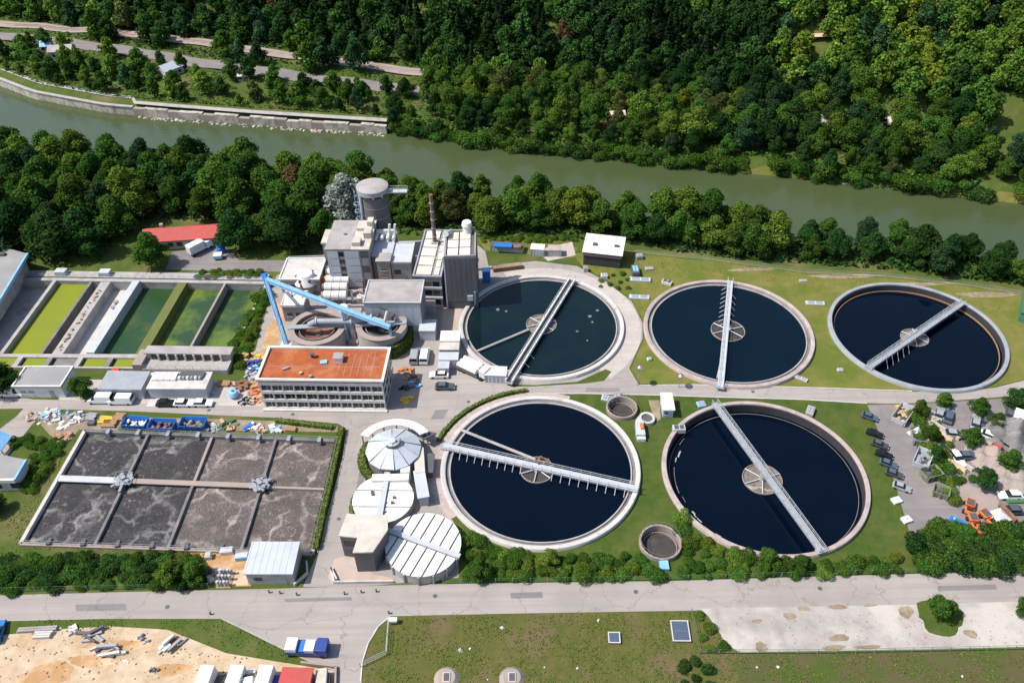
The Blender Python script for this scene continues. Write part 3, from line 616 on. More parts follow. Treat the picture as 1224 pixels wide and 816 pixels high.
# ================================================================ BUILDINGS
def roof_edge(t, x0, x1, y0, y1, z, m, h=.35, wd=.4, name='parapet'):
    mb = MB()
    mb.box(x0, x1, y0, y0+wd, z, z+h); mb.box(x0, x1, y1-wd, y1, z, z+h)
    mb.box(x0, x0+wd, y0+wd, y1-wd, z, z+h); mb.box(x1-wd, x1, y0+wd, y1-wd, z, z+h)
    return mb.build(name, m, t)
def hut(name, a, b, D, H, wall, roof, label, cat='building', group=None, over=.25, slope=0.0, rt=.25, windows=(), wm='glass_dark', z=0.0, door=None, edge=None):
    """plain building: front edge pixels a,b; depth D and height H metres"""
    t, L = at(name, a, b, label, cat, group, z)
    MB().box(0, L, 0, D, 0, H).build('wall', wall, t)
    zr = H
    if slope:
        MB().xprism([(-over, zr+.003), (D+over, zr+slope), (D+over, zr+slope+rt), (-over, zr+rt)], -over, L+over).build('roof', roof, t)
        MB().xprism([(0.02, zr-.01), (D-.02, zr-.01), (D-.02, zr+slope-.01)], .02, L-.02).build('gable', wall, t)
    else:
        MB().box(-over, L+over, -over, D+over, zr, zr+rt).build('roof', roof, t)
    if edge: roof_edge(t, -over, L+over, -over, D+over, zr+rt, edge, .25, .35)
    for x, wz, ww, wh in windows:
        wn = MB().box(L*x-ww/2, L*x+ww/2, -.06, .1, wz, wz+wh).build('window', wm, t)
        MB().box(L*x-ww/2-.08, L*x+ww/2+.08, -.12, -.002, wz-.12, wz-.003).build('sill', 'concrete_pale', wn)
    if door: MB().box(L*door-.55, L*door+.55, -.07, .1, 0, 2.1).build('door', 'metal_grey', t)
    return t, L
def panels(t, x0, x1, y0, y1, z, nx, ny, m, gap=.12, h=.12, name='roof_panel', skip=()):
    wx, wy = (x1-x0)/nx, (y1-y0)/ny
    for i in range(nx):
        for j in range(ny):
            if (i, j) in skip: continue
            MB().box(x0+i*wx+gap/2, x0+(i+1)*wx-gap/2, y0+j*wy+gap/2, y0+(j+1)*wy-gap/2, z, z+h).build(name, m, t)
# ---- office with the rusty orange roof
def build_office():
    t, L = at('office_building', (318, 488), (462, 490), 'three storey office block with rusty orange flat roof and ribbon windows', 'building')
    P = G(318, 488); top = G(328, 417, 8.6); q = top-t.location; c_, s_ = math.cos(-t.rotation_euler.z), math.sin(-t.rotation_euler.z)
    D = 10.3; H = 8.2
    MB().box(.15, L-.15, .25, D, 0, H).build('wall', 'concrete_pale', t)
    MB().box(-.35, L+.35, -.25, D+.25, H, H+.25).build('roof', 'roof_orange', t)
    roof_edge(t, -.4, L+.4, -.3, D+.3, H+.25, 'white', .45, .55)
    for k, (z0, z1) in enumerate(((0, .55), (2.15, 2.95), (4.6, 5.4), (7.05, 8.0))):
        MB().box(0, L, -.12, .26, z0, z1).build('spandrel_band', 'white', t)
    n = 11
    for i in range(n+1):
        x = i*(L-.3)/n; MB().box(x, x+.3, -.06, .255, 0, 8.0).build('column', 'concrete_pale', t)
    for k, z0 in enumerate((.57, 2.97, 5.42)):
        for i in range(n):
            x = i*(L-.3)/n+.33; wnd = MB().box(x+.06, x+(L-.3)/n-.1, .16, .245, z0+.05, z0+1.55).build('window', 'glass_dark', t)
            MB().box(x+(L-.3)/n*.5-.03, x+(L-.3)/n*.5+.05, .10, .159, z0+.05, z0+1.55).build('glazing_bar', 'white', wnd)
    for k, z0 in enumerate((.9, 3.4, 5.8)):
        for j in range(4): MB().box(L-.16, L-.09, 1.2+j*2.9, 3.1+j*2.9, z0, z0+1.2).build('window', 'glass_dark', t)
    zr = H+.25
    sk_ = MB().box(L*.57, L*.57+1.9, D*.55, D*.55+1.9, zr, zr+1.2).build('roof_hut', 'white', t)
    MB().box(L*.57-.1, L*.57+2.0, D*.55-.1, D*.55+2.0, zr+1.2, zr+1.32).build('cap', 'roof_pink', sk_)
    MB().box(L*.46, L*.46+1.5, D*.5, D*.5+1.1, zr, zr+.35, .2).build('tarpaulin', 'blue_pale', t)
    MB().cyl(L*.38, D*.72, zr, zr+.9, .35, n=10).build('vent_pipe', 'metal_dark', t)
    MB().cyl(L*.38+.1, D*.72, zr+.9, zr+1.15, .55, n=10).build('vent_cap', 'metal_dark', t)
    MB().box(L*.17, L*.17+1.4, D*.32, D*.32+.5, zr, zr+.4, .5).build('duct', 'metal_grey', t)
    MB().cyl(L*.33, D*.2, zr, zr+.5, .4, n=10).build('vent_pipe', 'sand', t)
    MB().cyl(L*.42, D*.1, zr, zr+.6, .35, n=10).build('vent_pipe', 'concrete_brown', t)
    for k in range(6):
        MB().box(L*(.62+.055*k), L*(.62+.055*k)+.12, D*.15, D*.85, zr, zr+.05).build('roof_seam', 'concrete_brown', t)
    MB().box(1, L-1, D*.42, D*.42+.1, zr, zr+.06).build('roof_seam', 'concrete_brown', t)
    MB().box(-.4, L+.3, -.9, -.14, 0, .35).build('plinth', 'concrete_pale', t)
build_office()
# ---- tall dark box beside tank 1
def build_tall():
    t, L = at('tall_box_building', (536, 369), (572, 368), 'tall dark grey clad box building beside the teal tank', 'building')
    D = 11.5; H = 15.2
    MB().box(0, L, 0, D, 0, H).build('wall', 'cladding_dark', t)
    for i in range(6):
        x = L*i/6; MB().box(x+.04, x+L/6-.04, -.08, -.003, 2.3, H-.1).build('cladding_panel', 'cladding_dark', t)
    for k in range(4): MB().box(L+.003, L+.09, D*k/4+.05, D*(k+1)/4-.05, .4, H-.1).build('cladding_panel', 'cladding_dark', t)
    MB().box(-.35, -.003, -.05, D, 0, H+.5).build('edge_panel', 'metal_pale', t)
    roof_edge(t, -.002, L, 0.001, D, H, 'cladding_mid', .6, .4)
    panels(t, .5, L-1.2, .6, D-.6, H, 2, 3, 'roof_beige', .35, .3)
    MB().box(0.3, L-.4, -.06, -.001, .2, 2.0).build('loading_door', 'metal_dark', t)
    MB().box(L-2.6, L-1.2, -.4, -.1, 2.6, 4.1).build('vent_unit', 'metal_pale', t)
    MB().box(L-1.0, L-.5, -.3, -.1, 1.2, 5.2).build('pipe', 'metal_grey', t)
    MB().cyl(L-2.2, D-.7, H, H+2.3, 1.15, 1.0, 16).build('roof_tank', 'white', t, True)
    MB().cyl(L-2.2, D-.7, H+2.3, H+3.2, 1.35, 1.1, 16).build('roof_tank_lid', 'white_panel', t, True)
    MB().tube((1.2, D-.5, H+.3), (.2, D-3.5, H+1.6), .7, 10).build('duct', 'metal_pale', t, True)
build_tall()
# ---- middle building with beige roof panels and chimney
def build_mid():
    t, L = at('panel_roof_building', (498, 367), (532, 368), 'grey building with rows of beige roof panels and a slim chimney', 'building')
    D = 20.5; H = 9.4
    MB().box(0, L-.4, 0, D, 0, H).build('wall', 'cladding_mid', t)
    roof_edge(t, -.15, L-.25, -.15, D+.15, H, 'metal_grey', .35, .35)
    panels(t, .4, (L-.4)*.66, .4, D-.4, H, 1, 5, 'roof_beige', .5, .35)
    panels(t, (L-.4)*.70, L-.8, .4, D-.4, H, 1, 6, 'roof_beige', .5, .3)
    for k in range(3):
        for i in range(3): MB().box(.5+i*(L-1)/3, .5+(i+.8)*(L-1)/3, -.06, .1, 1.2+k*2.7, 2.7+k*2.7).build('window', 'glass_dark' if (i+k) % 3 else 'metal_dark', t)
    MB().box(-.1, L-.3, -.3, -.002, 5.9, 6.5).build('ledge', 'metal_pale', t)
    MB().box(-.1, L-.3, -.3, -.002, 3.0, 3.5).build('ledge', 'concrete_pale', t)
    MB().box(0, L*.7, -2.6, -.31, 0, 2.6).build('lean_to', 'concrete', t)
    p = G(520, 291, H); q = AY(516, 236, p.y); tl = empty('chimney', (p.x, p.y, H+.3), 0, 'slim purple brown metal chimney above the beige roof panels', 'chimney')
    MB().cyl(0, 0, 0, q.z-H, .52, .42, 14).build('shaft', 'chimney', tl, True)
    MB().cyl(0, 0, q.z-H, q.z-H+.5, .5, .5, 14).build('tip', 'rust', tl, True)
    for k in range(5): MB().cyl(0, 0, 2+k*2.4, 2.15+k*2.4, .6, .6, 14).build('collar', 'metal_grey', tl)
    MB().box(-.9, .9, -.9, .9, -.3, .4).build('base', 'concrete', tl)
build_mid()
# ---- left concrete block with panels and stair tower
def build_block():
    t, L = at('silo_block', (398, 344), (455, 344), 'tall pale concrete block with panelled front and flat grey roof', 'building')
    D = 13.0; H = 11.8
    MB().box(0, L*.86, 0, D, 0, H).build('wall', 'concrete', t)
    MB().box(-.25, L*.5, -.2, D+.2, H, H+.3).build('roof', 'roof_pink', t)
    MB().box(L*.5+.05, L*.88, -.2, D+.2, H, H+.25).build('roof', 'roof_cream', t)
    for k in range(5):
        for i, (x0, x1) in enumerate(((.3, 2.9), (4.6, 8.2))):
            MB().box(x0, x1, -.22, -.002, .6+k*2.2, 2.6+k*2.2).build('wall_panel', 'cladding_pale', t)
        MB().box(3.1, 4.3, -.1, .1, 1.0+k*2.2, 2.2+k*2.2).build('window', 'glass_dark', t)
        MB().box(8.6, L*.86-.2, -.12, -.002, .6+k*2.2, 2.5+k*2.2).build('louvre_panel', 'cladding_mid' if k % 2 else 'metal_dark', t)
    for j in range(3): MB().box(-.12, -.002, 1+j*4, 3.6+j*4, 5, 10.5).build('side_panel', 'cladding_mid', t)
    MB().box(-2.6, -.14, D*.5, D*.95, 0, 9.2).build('side_tower', 'cladding_mid', t); MB().box(-2.8, -.1, D*.48, D*.97, 9.2, 9.7).build('side_tower_roof', 'roof_cream', t)
    for x, y, a, b, h in ((.53, .62, 3.2, 3.8, .8), (.53, .08, 2.0, 2.6, 1.1), (.72, .35, 1.9, 3, 1.6), (.74, .7, 1.5, 2.4, 2.0)):
        MB().box(L*x, L*x+a, D*y, D*y+b, H+.3, H+.3+h).build('roof_unit', 'roof_cream', t)
    MB().cyl(L*.3, D*.5, H+.3, H+.8, .4, n=10).build('vent_pipe', 'metal_grey', t)
    # right wing: pipe rack roof
    MB().box(L*.88, L*1.28, 2, D, 0, 8.4).build('wing', 'cladding_mid', t)
    MB().box(L*.87, L*1.29, 1.8, D+.2, 8.4, 8.7).build('wing_roof', 'roof_bluegrey', t)
    for k in range(4): MB().tube((L*.9+k*1.5, 8, 9.6), (L*.9+k*1.5, 12, 9.6), .45, 10).build('duct', 'white', t, True)
    MB().box(L*.9, L*1.26, 10.2, 11, 8.7, 10.8).build('roof_unit', 'white', t)
    for k in (0, 1): MB().tube((L*1.16+k*1.4, 9.5, 8.7), (L*1.20+k*1.4, 9.5, 13.2), .3, 8).build('stack_pipe', 'white', t, True)
build_block()
hut('cube_annex', (471, 345), (494, 345), 8.5, 8.0, 'cladding_mid', 'roof_bluegrey', 'grey cube annex between the panelled block and the beige roofed building', windows=((.3, 4.5, 1.6, 1.4), (.75, 1.5, 1.2, 1.6)), edge='metal_pale')
hut('stair_tower', (455, 347), (470, 347), 3.2, 9.0, 'concrete_brown', 'roof_pink', 'narrow brownish stair tower attached to the panelled block', windows=((.5, 6.2, 1.6, .5), (.5, 4.2, 1.6, .5), (.5, 2.2, 1.6, .5)), wm='metal_dark')
# ---- dark silo tower with platform disc
def build_silo():
    p = AY(454, 275, 186.0); x, y = p.x, 186.0; zt_ = AY(452, 231, 186.0).z; t = empty('silo_tower', (x, y, 0), 0, 'dark grey cylindrical silo tower with pale disc roof behind the plant', 'tower')
    r = 3.5
    MB().cyl(0, 0, 0, zt_, r, r*.93, 32).build('shell', 'cladding_dark', t, True)
    for k in range(5): MB().lathe([(r*.99-.05*k*.3, 3+k*zt_/6), (r*1.02-.04*k, 3+k*zt_/6), (r*1.02-.04*k, 3.15+k*zt_/6), (r*.99-.05*k*.3, 3.15+k*zt_/6)], 32).build('hoop', 'metal_grey', t)
    MB().cyl(-.4, 0, zt_+.9, zt_+2.2, 4.1, 4.1, 32).build('disc_roof', 'metal_grey', t, True)
    MB().cyl(-.4, 0, zt_+2.2, zt_+2.5, 4.15, 3.4, 32).build('disc_top', 'roof_pink', t, True)
    MB().cyl(0, 0, zt_, zt_+.9, 2.6, 2.6, 24).build('neck', 'metal_dark', t, True)
    for k in range(8): th = k*math.pi/4; MB().box(3*math.cos(th)-.25, 3*math.cos(th)+.25, 3*math.sin(th)-.25, 3*math.sin(th)+.25, zt_, zt_+.9).build('bracket', 'metal_pale', t)
    MB().tube((-r-.4, -.6, 0), (-r-.3, -.6, zt_+1), .42, 12).build('riser_pipe', 'metal_pale', t, True)
    ld = MB()
    for sx in (-1.9, -1.1): ld.tube((-r+sx, .2, 0), (-r+sx, .2, zt_+1.2), .09, 6)
    for k in range(26): ld.tube((-r-1.9, .2, k*.55+.3), (-r-1.1, .2, k*.55+.3), .06, 5)
    ld.build('ladder', 'blue_pale', t)
    cg = MB()
    for k in range(6): cg.lathe([(.75, 4+k*2.2), (.85, 4+k*2.2), (.85, 4.3+k*2.2), (.75, 4.3+k*2.2)], 12, cx=-r-1.5, cy=-.1)
    cg.build('ladder_cage', 'metal_pale', t)
    MB().box(r*.5, r+5.0, -.8, .8, zt_+.35, zt_+.6).build('gantry', 'metal_pale', t)
    hr = MB(); handrail(hr, (r*.6, 0, 0), (r+5, 0, 0), .75, zt_+.6); handrail(hr, (r*.6, 0, 0), (r+5, 0, 0), -.75, zt_+.6); hr.build('handrail', 'metal_pale', t)
    MB().tube((r*.95, 0, zt_-3), (r+4, 0, zt_+.35), .14, 8).build('gantry_brace', 'metal_grey', t)
build_silo()
# ---- pale blue-grey hall
def build_hall():
    t, L = at('pale_hall', (441, 399), (506, 399), 'pale blue grey hall with flat pinkish roof behind the round thickeners', 'building')
    D = 8.6; H = 9.2
    MB().box(0, L, 0, D, 0, H).build('wall', 'cladding_pale', t)
    MB().box(-.2, L+.2, -.2, D+.2, H, H+.3).build('roof', 'roof_pink', t)
    roof_edge(t, -.25, L+.25, -.25, D+.25, H+.3, 'metal_pale', .2, .3)
    for i in range(7): MB().box(L*i/7+.04, L*(i+1)/7-.04, -.09, -.002, 2.6, H-.1).build('cladding_panel', 'cladding_pale', t)
    for j in range(4): MB().box(L+.002, L+.09, D*j/4+.05, D*(j+1)/4-.05, .3, H-.1).build('cladding_panel', 'cladding_mid', t)
    MB().box(L*.6, L*.6+3, -.05, -.001, .1, 2.5).build('door', 'metal_dark', t)
    MB().box(L-.5, L+3.2, -2.6, 1.5, 0, 3.0).build('porch', 'cladding_pale', t)
    MB().box(L-.6, L+3.3, -2.7, 1.6, 3.0, 3.2).build('porch_roof', 'metal_pale', t)
build_hall()
# ---- thickeners
def thickener(u, v, r, H, label, deep, wallm, innerm):
    p = G(u, v, H); t = empty('thickener_tank', (p.x, p.y, 0), 0, label, 'tank', 'round concrete thickeners')
    MB().lathe([(r-1.3, 0), (r, 0), (r, H), (r-1.3, H)], 64).build('wall', wallm, t, True)
    MB().lathe([(r-1.35, H+.002), (r+.12, H+.002), (r+.12, H+.2), (r-1.35, H+.2)], 64).build('rim', 'concrete_brown', t, True)
    n = 64
    mb = MB(); mb.lathe([(.6, H-deep), (r*.45, H-deep*.8), (r-1.25, H-.35)], n, close=False); mb.build('cone_floor', innerm, t, True)
    MB().cyl(0, 0, H-deep-.5, H-deep+.3, .8, n=16).build('centre_column', 'concrete_dark', t, True)
    MB().lathe([(r*.62, H-deep*.55), (r*.65, H-deep*.55), (r*.65, H-.25), (r*.62, H-.25)], 48).build('baffle_ring', 'concrete_dark', t, True)
    MB().box(-r, r, -.7, .7, H+.2, H+.5, .05).build('walkway', 'metal_grey', t)
    return t, p
thickener(379, 391, 6.6, 4.2, 'round open thickener with rusty sludge under the blue pipe bridge', 2.2, 'concrete', 'rust')
thickener(456, 388, 5.9, 5.2, 'round open thickener with grey bed beside the climbing ivy', 1.6, 'concrete', 'sludge')
def thick_link():
    a, b = G(414, 404), G(426, 402); t, L = at('link_ramp', (417, 412), (428, 412), 'narrow pinkish concrete ramp between the two thickeners', 'ramp')
    MB().xprism([(0, 0), (7, 0), (7, 4.0), (6, 4.0), (0, .6)], 0, L).build('ramp_slab', 'concrete_pink', t)
    MB().box(-.3, L+.3, 5, 8, 4.0, 4.9).build('landing', 'concrete_brown', t)
thick_link()
# big sludge pipe across the thickeners
def build_bigpipe():
    t = empty('sludge_pipe', G(380, 385, 5.0), 0, 'thick grey pipe crossing over both round thickeners', 'pipe'); o = t.location
    P = [G(370, 388, 4.7), G(378, 384, 6.0), G(420, 384, 6.2), G(444, 380, 6.4), G(460, 384, 6.6)]
    for k, (a, b) in enumerate(zip(P, P[1:])): MB().tube(a-o, b-o, .75 if k < 3 else .5, 14).build('pipe_section', 'metal_grey', t, True)
    for k in (1, 2, 3):
        q = P[k]-o; MB().tube(q-Vector((.15, 0, 0)), q+Vector((.15, 0, 0)), .95, 14).build('flange', 'metal_pale', t)
    q = P[2]-o; MB().box(q.x-.5, q.x+.5, q.y-.5, q.y+.5, -5, q.z-.5).build('support', 'concrete', t)
    q = P[4]-o; MB().tube(q, q+Vector((.9, .5, 3)), .35, 10).build('elbow', 'white', t, True); MB().tube(q+Vector((.9, .5, 3)), q+Vector((-.8, .8, 3.6)), .35, 10).build('elbow', 'metal_dark', t, True)
build_bigpipe()
# ---- blue pipe bridge
def truss(t, a, b, s, m, n=10, r=.16):
    """square lattice girder from a to b, one mesh per chord group"""
    a, b = Vector(a), Vector(b); d = (b-a).normalized(); u = Vector((0, 0, 1)) if abs(d.z) < .8 else Vector((0, 1, 0)); v = d.cross(u).normalized(); u = v.cross(d).normalized()
    cs = [(u*i+v*j)*s/2 for i, j in ((-1, -1), (1, -1), (1, 1), (-1, 1))]
    for c in cs: MB().tube(a+c, b+c, r, 6).build('chord', m, t)
    for k in range(n):
        p0, p1 = a.lerp(b, k/n), a.lerp(b, (k+1)/n); mb = MB()
        for i in range(4): mb.tube(p0+cs[i], p1+cs[(i+1) % 4], r*.55, 5); mb.tube(p1+cs[i], p1+cs[(i+1) % 4], r*.55, 5)
        mb.build('lattice_bay', m, t)
def build_bluebridge():
    foot = G(343, 413); t = empty('pipe_bridge', foot, 0, 'pale blue steel pipe bridge slanting over the thickeners', 'pipe bridge'); o = foot
    top = AY(318, 334, foot.y+8) ; top = top-o
    knee = Vector((0, 0, 0))
    a = top; b = G(466, 391, 8.0)-o
    truss(t, knee, a, .8, 'blue_pale', 8, .11)
    truss(t, a, b, .8, 'blue_pale', 16, .11)
    MB().tube(knee+Vector((0, 0, 0)), a, .42, 12).build('pipe', 'blue_pale', t, True)
    MB().tube(a, b, .5, 12).build('pipe', 'blue_pale', t, True)
    m_ = a.lerp(b, .62); MB().box(m_.x-.25, m_.x+.25, m_.y-.25, m_.y+.25, 0, m_.z-.5).build('trestle', 'blue_pale', t)
    MB().box(b.x-.25, b.x+.25, b.y-.25, b.y+.25, 0, b.z-.5).build('trestle', 'blue_pale', t)
    MB().tube(a, a+Vector((-2, 6, -3)), .4, 10).build('pipe', 'blue', t, True)
    MB().box(-1.4, 1.4, -1.4, 1.4, 0, .5).build('footing', 'concrete_pale', t)
    MB().box(1.6, 4.6, -1.6, 1.2, 0, 1.9).build('valve_house', 'white', t); MB().box(.8, 2.4, 1.3, 2.6, 0, 1.2).build('pump', 'blue', t)
build_bluebridge()
# ---- equipment court north of the thickeners
hut('press_house', (341, 384), (366, 384), 5.5, 4.6, 'cladding_mid', 'white', 'small dark walled press house with white flat roof under the blue pipe', slope=.3, windows=((.3, 1.6, 1.3, 1.0), (.7, 1.6, 1.3, 1.0)), edge='concrete_pale')
hut('filter_house', (338, 350), (384, 350), 9, 4.0, 'concrete', 'concrete_pale', 'pale flat filter house west of the panelled block', edge='white', windows=((.3, 1.4, 1.4, 1.2), (.6, 1.4, 1.4, 1.2)))
hut('pump_house', (345, 334), (398, 332), 5, 3.2, 'concrete', 'roof_pink', 'low pump house with pinkish roof behind the filter house', edge='metal_grey')
def court():
    for k, (u, v) in enumerate(((391, 338), (389, 347), (387, 356), (386, 366))):
        t, L = at('drum_filter', (u, v), (u+31, v), ('white drum filter nearest the panelled block', 'white drum filter second behind the thickeners, orange end cap', 'white drum filter third of the row, rusty end cap', 'white drum filter closest to the round thickeners')[k], 'filter', 'drum filters in the equipment court')
        MB().tube((.5, 1.2, 2.6), (L-.4, 1.2, 2.6), 1.15, 18).build('drum', 'white', t, True)
        MB().tube((-.1, 1.2, 2.6), (.49, 1.2, 2.6), .95, 18).build('end_cap', ('white', 'orange', 'rust', 'concrete_brown')[k], t, True)
        for x in (1.2, L-1.4): MB().box(x, x+.5, .3, 2.1, 0, 1.6).build('cradle', 'concrete', t)
        for x in (.35, .65): MB().tube((L*x, 1.2, 2.6), (L*x+.12, 1.2, 2.6), 1.2, 18).build('band', 'metal_grey', t)
    for k, (u, v, r, h) in enumerate(((369, 346, 3.2, 5.2),)):
        p = G(u, v); t = empty('hopper_tank', p, 0, 'large white tilted hopper tank with hatches beside the drum filters', 'tank')
        MB().cyl(0, 0, 0, h*.55, r*.8, r, 24).build('shell', 'cladding_mid', t, True); MB().cyl(0, 0, h*.55, h, r, r*.55, 24).build('cone_top', 'white', t, True)
        for i in range(6): th = i*1.05; MB().box(r*.75*math.cos(th)-.3, r*.75*math.cos(th)+.3, r*.75*math.sin(th)-.3, r*.75*math.sin(th)+.3, h*.72, h*.86).build('hatch', 'metal_dark', t)
    for k, (u, v) in enumerate(((350, 352), (362, 353))):
        p = G(u, v, 4.3); t = empty('lifting_frame', p, 0, ('rusty lifting frame on the filter house roof, farther from the hopper', 'rusty lifting frame on the filter house roof, next to the hopper')[k], 'frame', 'rusty lifting frames')
        for s_ in (-.7, .7): MB().tube((s_, 0, 0), (0, .3, 3.4), .16, 6).build('leg', 'rust', t)
        MB().tube((0, .3, 3.4), (.4, -2.2, .2), .16, 6).build('brace', 'rust', t)
    # pipework in front of the block
    t = empty('pipework', G(430, 372), 0, 'tangle of white pipes and valves left of the pale hall', 'pipes'); o = t.location
    for k in range(9):
        a = G(random.uniform(418, 440), random.uniform(352, 378), 0)-o; b = a+Vector((random.uniform(-.5, .5), random.uniform(-.5, .5), random.uniform(2.5, 6)))
        MB().tube(a, b, .28, 8).build('riser', random.choice(('white', 'metal_grey', 'rust', 'white')), t, True)
        c = b+Vector((random.uniform(-3.5, 3.5), random.uniform(-1, 1), 0)); MB().tube(b, c, .25, 8).build('header', random.choice(('white', 'metal_pale', 'metal_dark')), t, True)
    MB().box(-2.5, 3.5, -.3, .3, 0, 2.0).build('valve_rack', 'metal_grey', t); MB().box(-.6, .6, 1.3, 3.0, 0, 3.0).build('control_cabinet', 'concrete_pale', t)
    MB().cyl(-3.4, -2.2, 0, 3.4, 1.1, n=16).build('buffer_vessel', 'white', t, True)
court()
def vent(u, v, h, label):
    t = empty('vent_stack', G(u, v), 0, label, 'vent', 'curved black vents'); MB().tube((0, 0, 0), (0, 0, h), .3, 10).build('stem', 'metal_dark', t, True); MB().tube((0, 0, h-.1), (.6, -.3, h+.4), .32, 10).build('hood', 'metal_dark', t, True)
vent(455, 402, 6.5, 'black vent stack in front of the pale hall, nearer the pipework'); vent(472, 402, 6.3, 'black vent stack in front of the pale hall, nearer the entrance porch')
# ---- ivy hedge by the right thickener is in the plant section
# ---- domed digester and white covered tanks
def build_dome():
    p = G(470, 535, 3.5); t = empty('domed_tank', (p.x, p.y, 0), 0, 'round tank with faceted blue grey cone roof and white crescent canopy', 'tank')
    r = 5.6; n = 12
    MB().lathe([(r-.6, 0), (r-.3, 0), (r-.3, 3.2), (r-.6, 3.2)], 36).build('wall', 'concrete_dark', t, True)
    for i in range(n):
        a0, a1 = 2*math.pi*i/n+.02+.15, 2*math.pi*(i+1)/n-.02+.15; z0, z1 = 3.2, 5.4; e = .0 if i % 2 else .12
        vs = [(r*math.cos(a0), r*math.sin(a0), z0+e), (r*math.cos(a1), r*math.sin(a1), z0+e), (.7*math.cos(a1), .7*math.sin(a1), z1+e), (.7*math.cos(a0), .7*math.sin(a0), z1+e)]
        MB().add(vs+[(x, y, z-.25) for x, y, z in vs], [(0, 1, 2, 3), (7, 6, 5, 4), (0, 4, 5, 1), (1, 5, 6, 2), (2, 6, 7, 3), (3, 7, 4, 0)]).build('roof_segment', 'roof_bluegrey', t)
    MB().cyl(0, 0, 5.0, 5.75, .9, .7, 16).build('crown', 'roof_bluegrey', t, True)
    MB().lathe([(1.5, 5.2), (1.75, 5.2), (1.75, 5.6), (1.5, 5.6)], 24, R_(-130), R_(20)).build('vent_slot', 'metal_dark', t)
    cz = 3.6
    MB().lathe([(r+.4, cz), (r+2.4, cz-.3), (r+2.4, cz-.05), (r+.4, cz+.25)], 30, R_(32), R_(152)).build('canopy', 'white_panel', t)
    for i in range(7): th = R_(32+20*i); MB().box((r+2)*math.cos(th)-.12, (r+2)*math.cos(th)+.12, (r+2)*math.sin(th)-.12, (r+2)*math.sin(th)+.12, 0, cz-.3).build('canopy_post', 'metal_grey', t)
    MB().prism([(5.1, 3.6), (6.4, 5.2), (8.4, 4.6), (6.0, 2.9)], 2.4, 2.7).build('side_flap', 'metal_dark', t)
    for x, y in ((5.6, 3.8), (8.0, 4.5)): MB().box(x-.1, x+.1, y-.1, y+.1, 0, 2.4).build('flap_post', 'metal_grey', t)
    MB().box(-3.6, 3.6, -r-2.0, -r-.35, 0, 2.6).build('front_annex', 'white', t); MB().box(1.9, 3.7, -r-.34, -r+1.2, 0, 3.0).build('side_annex', 'white', t)
build_dome()
def covered_tank(name, u, v, r, H, label, ang, nband, gapm, beamoff=0.0, bwid=.9):
    p = G(u, v, H); t = empty(name, (p.x, p.y, 0), 0, label, 'tank', 'white covered tanks')
    MB().lathe([(r-.5, 0), (r-.15, 0), (r-.15, H-.1), (r-.5, H-.1)], 64).build('wall', 'concrete', t, True)
    MB().disc(r-.2, H-.06, 64).build('cover_base', gapm, t)
    ca, sa = math.cos(ang), math.sin(ang)
    def rot(x, y): return (x*ca-y*sa, x*sa+y*ca)
    wb = 2*r/nband; g = .15
    for s_ in (-1, 1):
        for i in range(nband):
            x0, x1 = -r+i*wb+g, -r+(i+1)*wb-g; pts = []
            lo = bwid/2+.12
            xs = np.linspace(x0, x1, 6)
            ys = [math.sqrt(max(0, (r-.05)**2-x*x)) for x in xs]
            if max(ys) < lo+.3: continue
            ys = [max(y, lo+.02) for y in ys]
            pts = [(x0, lo), (x1, lo)]+[(x, y) for x, y in zip(xs[::-1], ys[::-1])]
            pts = [rot(x, s_*y) for x, y in pts]
            if s_ < 0: pts = pts[::-1]
            MB().prism(pts, H-.05, H+.12).build('cover_panel', 'white_panel', t)
    hw = r+.5
    pts = [rot(x, y) for x, y in ((-hw, -bwid/2), (hw, -bwid/2), (hw, bwid/2), (-hw, bwid/2))]
    MB().prism(pts, H+.1, H+.55).build('beam', 'metal_pale', t)
    return t
ct = covered_tank('covered_tank', 506, 650, 6.9, 2.4, 'large white panelled covered tank with diagonal grey beam in front', R_(-24), 7, 'metal_dark')
for i in range(7):
    th = R_(-160+22*i); MB().box(6.9*math.cos(th)-.15, 6.9*math.cos(th)+.15, 6.9*math.sin(th)-.15, 6.9*math.sin(th)+.15, 0, 2.3).build('buttress', 'concrete', ct)
c2 = covered_tank('covered_tank', 458, 596, 5.9, 1.8, 'smaller plain white covered tank with a grey beam down its middle', R_(88), 3, 'metal_grey', bwid=1.1)
for i in range(8):
    MB().box(-.25, .25, -.25, .25, 0, .35).build('hatch', 'metal_dark', c2).location = (random.uniform(-2.4, 2.2), random.uniform(-3.4, 3.4), 1.92)
def build_lblock():
    p = G(409, 668); t = empty('l_shaped_house', p, R_(-8), 'L shaped house with cream roof and walls coloured dark to give their shade by the covered tanks', 'building')
    t.location = G(412, 664)
    H = 5.8
    fp = [(0, 0), (3.3, 0), (3.3, -3.0), (6.6, -2.5), (8.0, 2.2), (7.2, 5.2), (0.1, 4.6)]
    MB().prism(fp, 0, H).build('wall', 'cladding_dark', t)  # the walls' shade is put into this dark base colour
    cx = sum(x for x, _ in fp)/7; cy = sum(y for _, y in fp)/7
    MB().prism([(cx+(x-cx)*1.05, cy+(y-cy)*1.05) for x, y in fp], H, H+.3).build('roof', 'roof_cream', t)
    MB().box(.5, 2.8, -.06, .05, .1, 2.6).build('door', 'metal_dark', t)
    MB().box(.5, 2.8, -.06, .05, 3.4, 4.6).build('window', 'glass_dark', t)
build_lblock()
hut('site_container', (499, 575), (508, 574), 6.0, 2.6, 'metal_pale', 'roof_cream', 'narrow container with cream roof right of the domed tank', 'container')
hut('long_container', (502, 605), (513, 603), 6.5, 2.5, 'metal_pale', 'roof_bluegrey', 'grey blue container standing near the smaller white covered tank', 'container')
